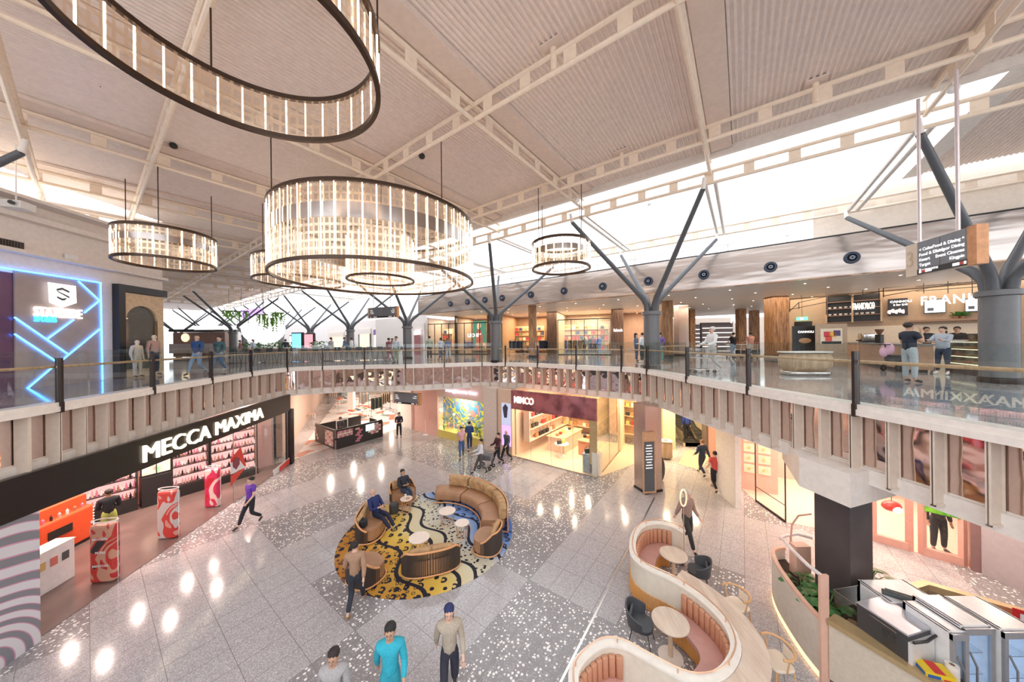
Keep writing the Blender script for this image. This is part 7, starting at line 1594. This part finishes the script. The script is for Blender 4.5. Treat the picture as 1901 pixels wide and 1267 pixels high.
up('woman in denim jacket left of the middle tree column', 1181, 19.0, (.9,-.2), top=(.12,.18,.28), bottom=(.05,.08,.20), hair='long', pose='stand', arms='front')
up('person in white top touching the left side of the middle tree column', 1192, 18.4, (-.6,.6), top=(.75,.74,.74), bottom=(.03,.04,.04), pose='stand', arms='front', shoe=(.8,.8,.8))
up('person in purple top half hidden by the middle tree column', 1225, 17.8, (.4,.6), top=(.16,.10,.30), bottom=(.02,.35,.33), pose='stand', arms='down')
up('shopper in white top with trolley nearest the right balustrade', 1322, 12.4, (-1,-.1), top=(.78,.77,.76), bottom=(.55,.52,.50), hair='cap', hc=(.7,.68,.66), arms='push', h=1.8, shoe=(.6,.6,.6))
up('man in black t-shirt with white back print pushing a trolley away', 1361, 20.5, (-.1,1), top=(.015,.015,.02), bottom=(.30,.42,.55), arms='push', girth=1.25, sleeve='short')
up('woman in salmon t-shirt and cream trousers walking away', 1393, 20.0, (.05,1), top=(.80,.36,.27), bottom=(.65,.58,.5), arms='push', girth=1.2, sleeve='short', skin='tan')
random.seed(5)
pal = [(.6,.65,.72),(.1,.15,.25),(.7,.7,.7),(.3,.1,.12),(.5,.55,.6),(.05,.05,.06),(.35,.4,.3)]
desc = {}
for i, (px, D, lab) in enumerate(((615,24,'person in grey-blue by the far bar, nearest the wide cream shop opening'),(640,26,'person in dark blue seated area behind the far bar'),(652,27,'person in pale grey near the narrow warm shop'),(722,21,'person in dark red walking before the lilac shop'),(735,20,'person in pale blue walking before the lilac shop'),(728,24,'person in black further back by the lilac shop'),(797,23,'person in olive left of the striped tree column'),(818,22.5,'person in grey-blue by the framed dark shop'),(832,22,'person in dark blue right of the framed dark shop'),(655,31,'distant pale grey figure before the warm shop'),(446,27,'person in dark red near the planters at far left'),(470,28,'person in blue-grey near the planters'),(530,30,'person in black near the far screens'),(585,29,'person in olive beside the pink far screen'))):
    up(lab, px, D, (random.uniform(-1,1), random.uniform(-1,1)), top=pal[[4,1,2,3,0,5,6,4,1,2,3,0,5,6][i]], bottom=pal[(i*3+1) % 7], h=random.uniform(1.6,1.8), skin=['light','tan','brown'][i % 3], pose='walk' if i % 2 else 'stand', arms='swing' if i % 2 else 'down')
def trolley(px, D, rz, label):
    p = GP(px,D=D); t = thing('shopping_trolley', label, 'trolley', p, rz); b = B()
    for z, s in ((.95,1),(.6,.85)): b.tube([(-.25*s,-.4*s,z),(.25*s,-.4*s,z),(.25*s,.4*s,z),(-.25*s,.4*s,z)], .012, 5, closed=True)
    for i in range(7): x = -.25+.5*i/6; b.tube([(x,-.4,.95),(x*.85,-.34,.6),(x*.85,.34,.6),(x,.4,.95)], .005, 4)
    for i in range(9): y = -.4+.8*i/8; b.tube([(-.25,y,.95),(-.21,y*.85,.6),(.21,y*.85,.6),(.25,y,.95)], .005, 4)
    b.build('basket', steel, t, world=False); B().tube([(-.25,-.45,1.05),(.25,-.45,1.05)], .02, 6).build('handle', mat('handle_red', (.6,.1,.08)), t, world=False)
    B().tube([(-.22,-.4,.95),(-.22,-.35,.15),(-.2,.4,.15)], .014, 5).tube([(.22,-.4,.95),(.22,-.35,.15),(.2,.4,.15)], .014, 5).build('frame', steel, t, world=False); R = Matrix.Rotation(PI/2,4,'Y')
    for x, y in ((-.22,-.35),(.22,-.35),(-.2,.4),(.2,.4)): b = B().lathe([(.02,-.015),(.07,-.015),(.07,.015),(.02,.015),(.02,-.015)], n=12); b.v = [R @ v+Vector((x,y,.07)) for v in b.v]; b.build('wheel', black, t, world=False)
trolley(1303, 12.4, PI/2, 'shopping trolley pushed by the shopper in white'); trolley(1362, 21.4, 0, 'shopping trolley in front of the man in black'); trolley(1392, 20.9, 0, 'shopping trolley in front of the woman in salmon')
p = GP(1668,D=12.2); t = thing('pushchair', 'dark pushchair with pink blanket beside the cafe counter', 'pram', p, PI/2); B().rbox((0,0,.5),(.45,.7,.25),0,.08).build('seat', mat('pram_black', (.03,.03,.035), .6), t, world=False); B().tube([(0,.3,.5),(0,.55,1.05)], .02, 6).tube([(-.2,.55,1.05),(.2,.55,1.05)], .02, 6).build('handle', black, t, world=False); B().ell((0,.42,.88),(.22,.10,.24),14,8).ell((.1,.46,.75),(.14,.1,.2),10,6).build('blanket', mat('blanket_pink', (.80,.45,.58), .9, bump=.5, bscale=10), t, world=False, smooth=True); R = Matrix.Rotation(PI/2,4,'Y')
for sx in (-1,1):
    for sy in (-1,1): b = B().lathe([(.04,-.02),(.12,-.02),(.12,.02),(.04,.02),(.04,-.02)], n=14); b.v = [R @ v+Vector((sx*.26,sy*.3,.12)) for v in b.v]; b.build('wheel', black, t, world=False)
    B().tube([(sx*.2,0,.45),(sx*.25,.3,.12)], .014, 5).tube([(sx*.2,0,.45),(sx*.25,-.3,.12)], .014, 5).build('strut', black, t, world=False)
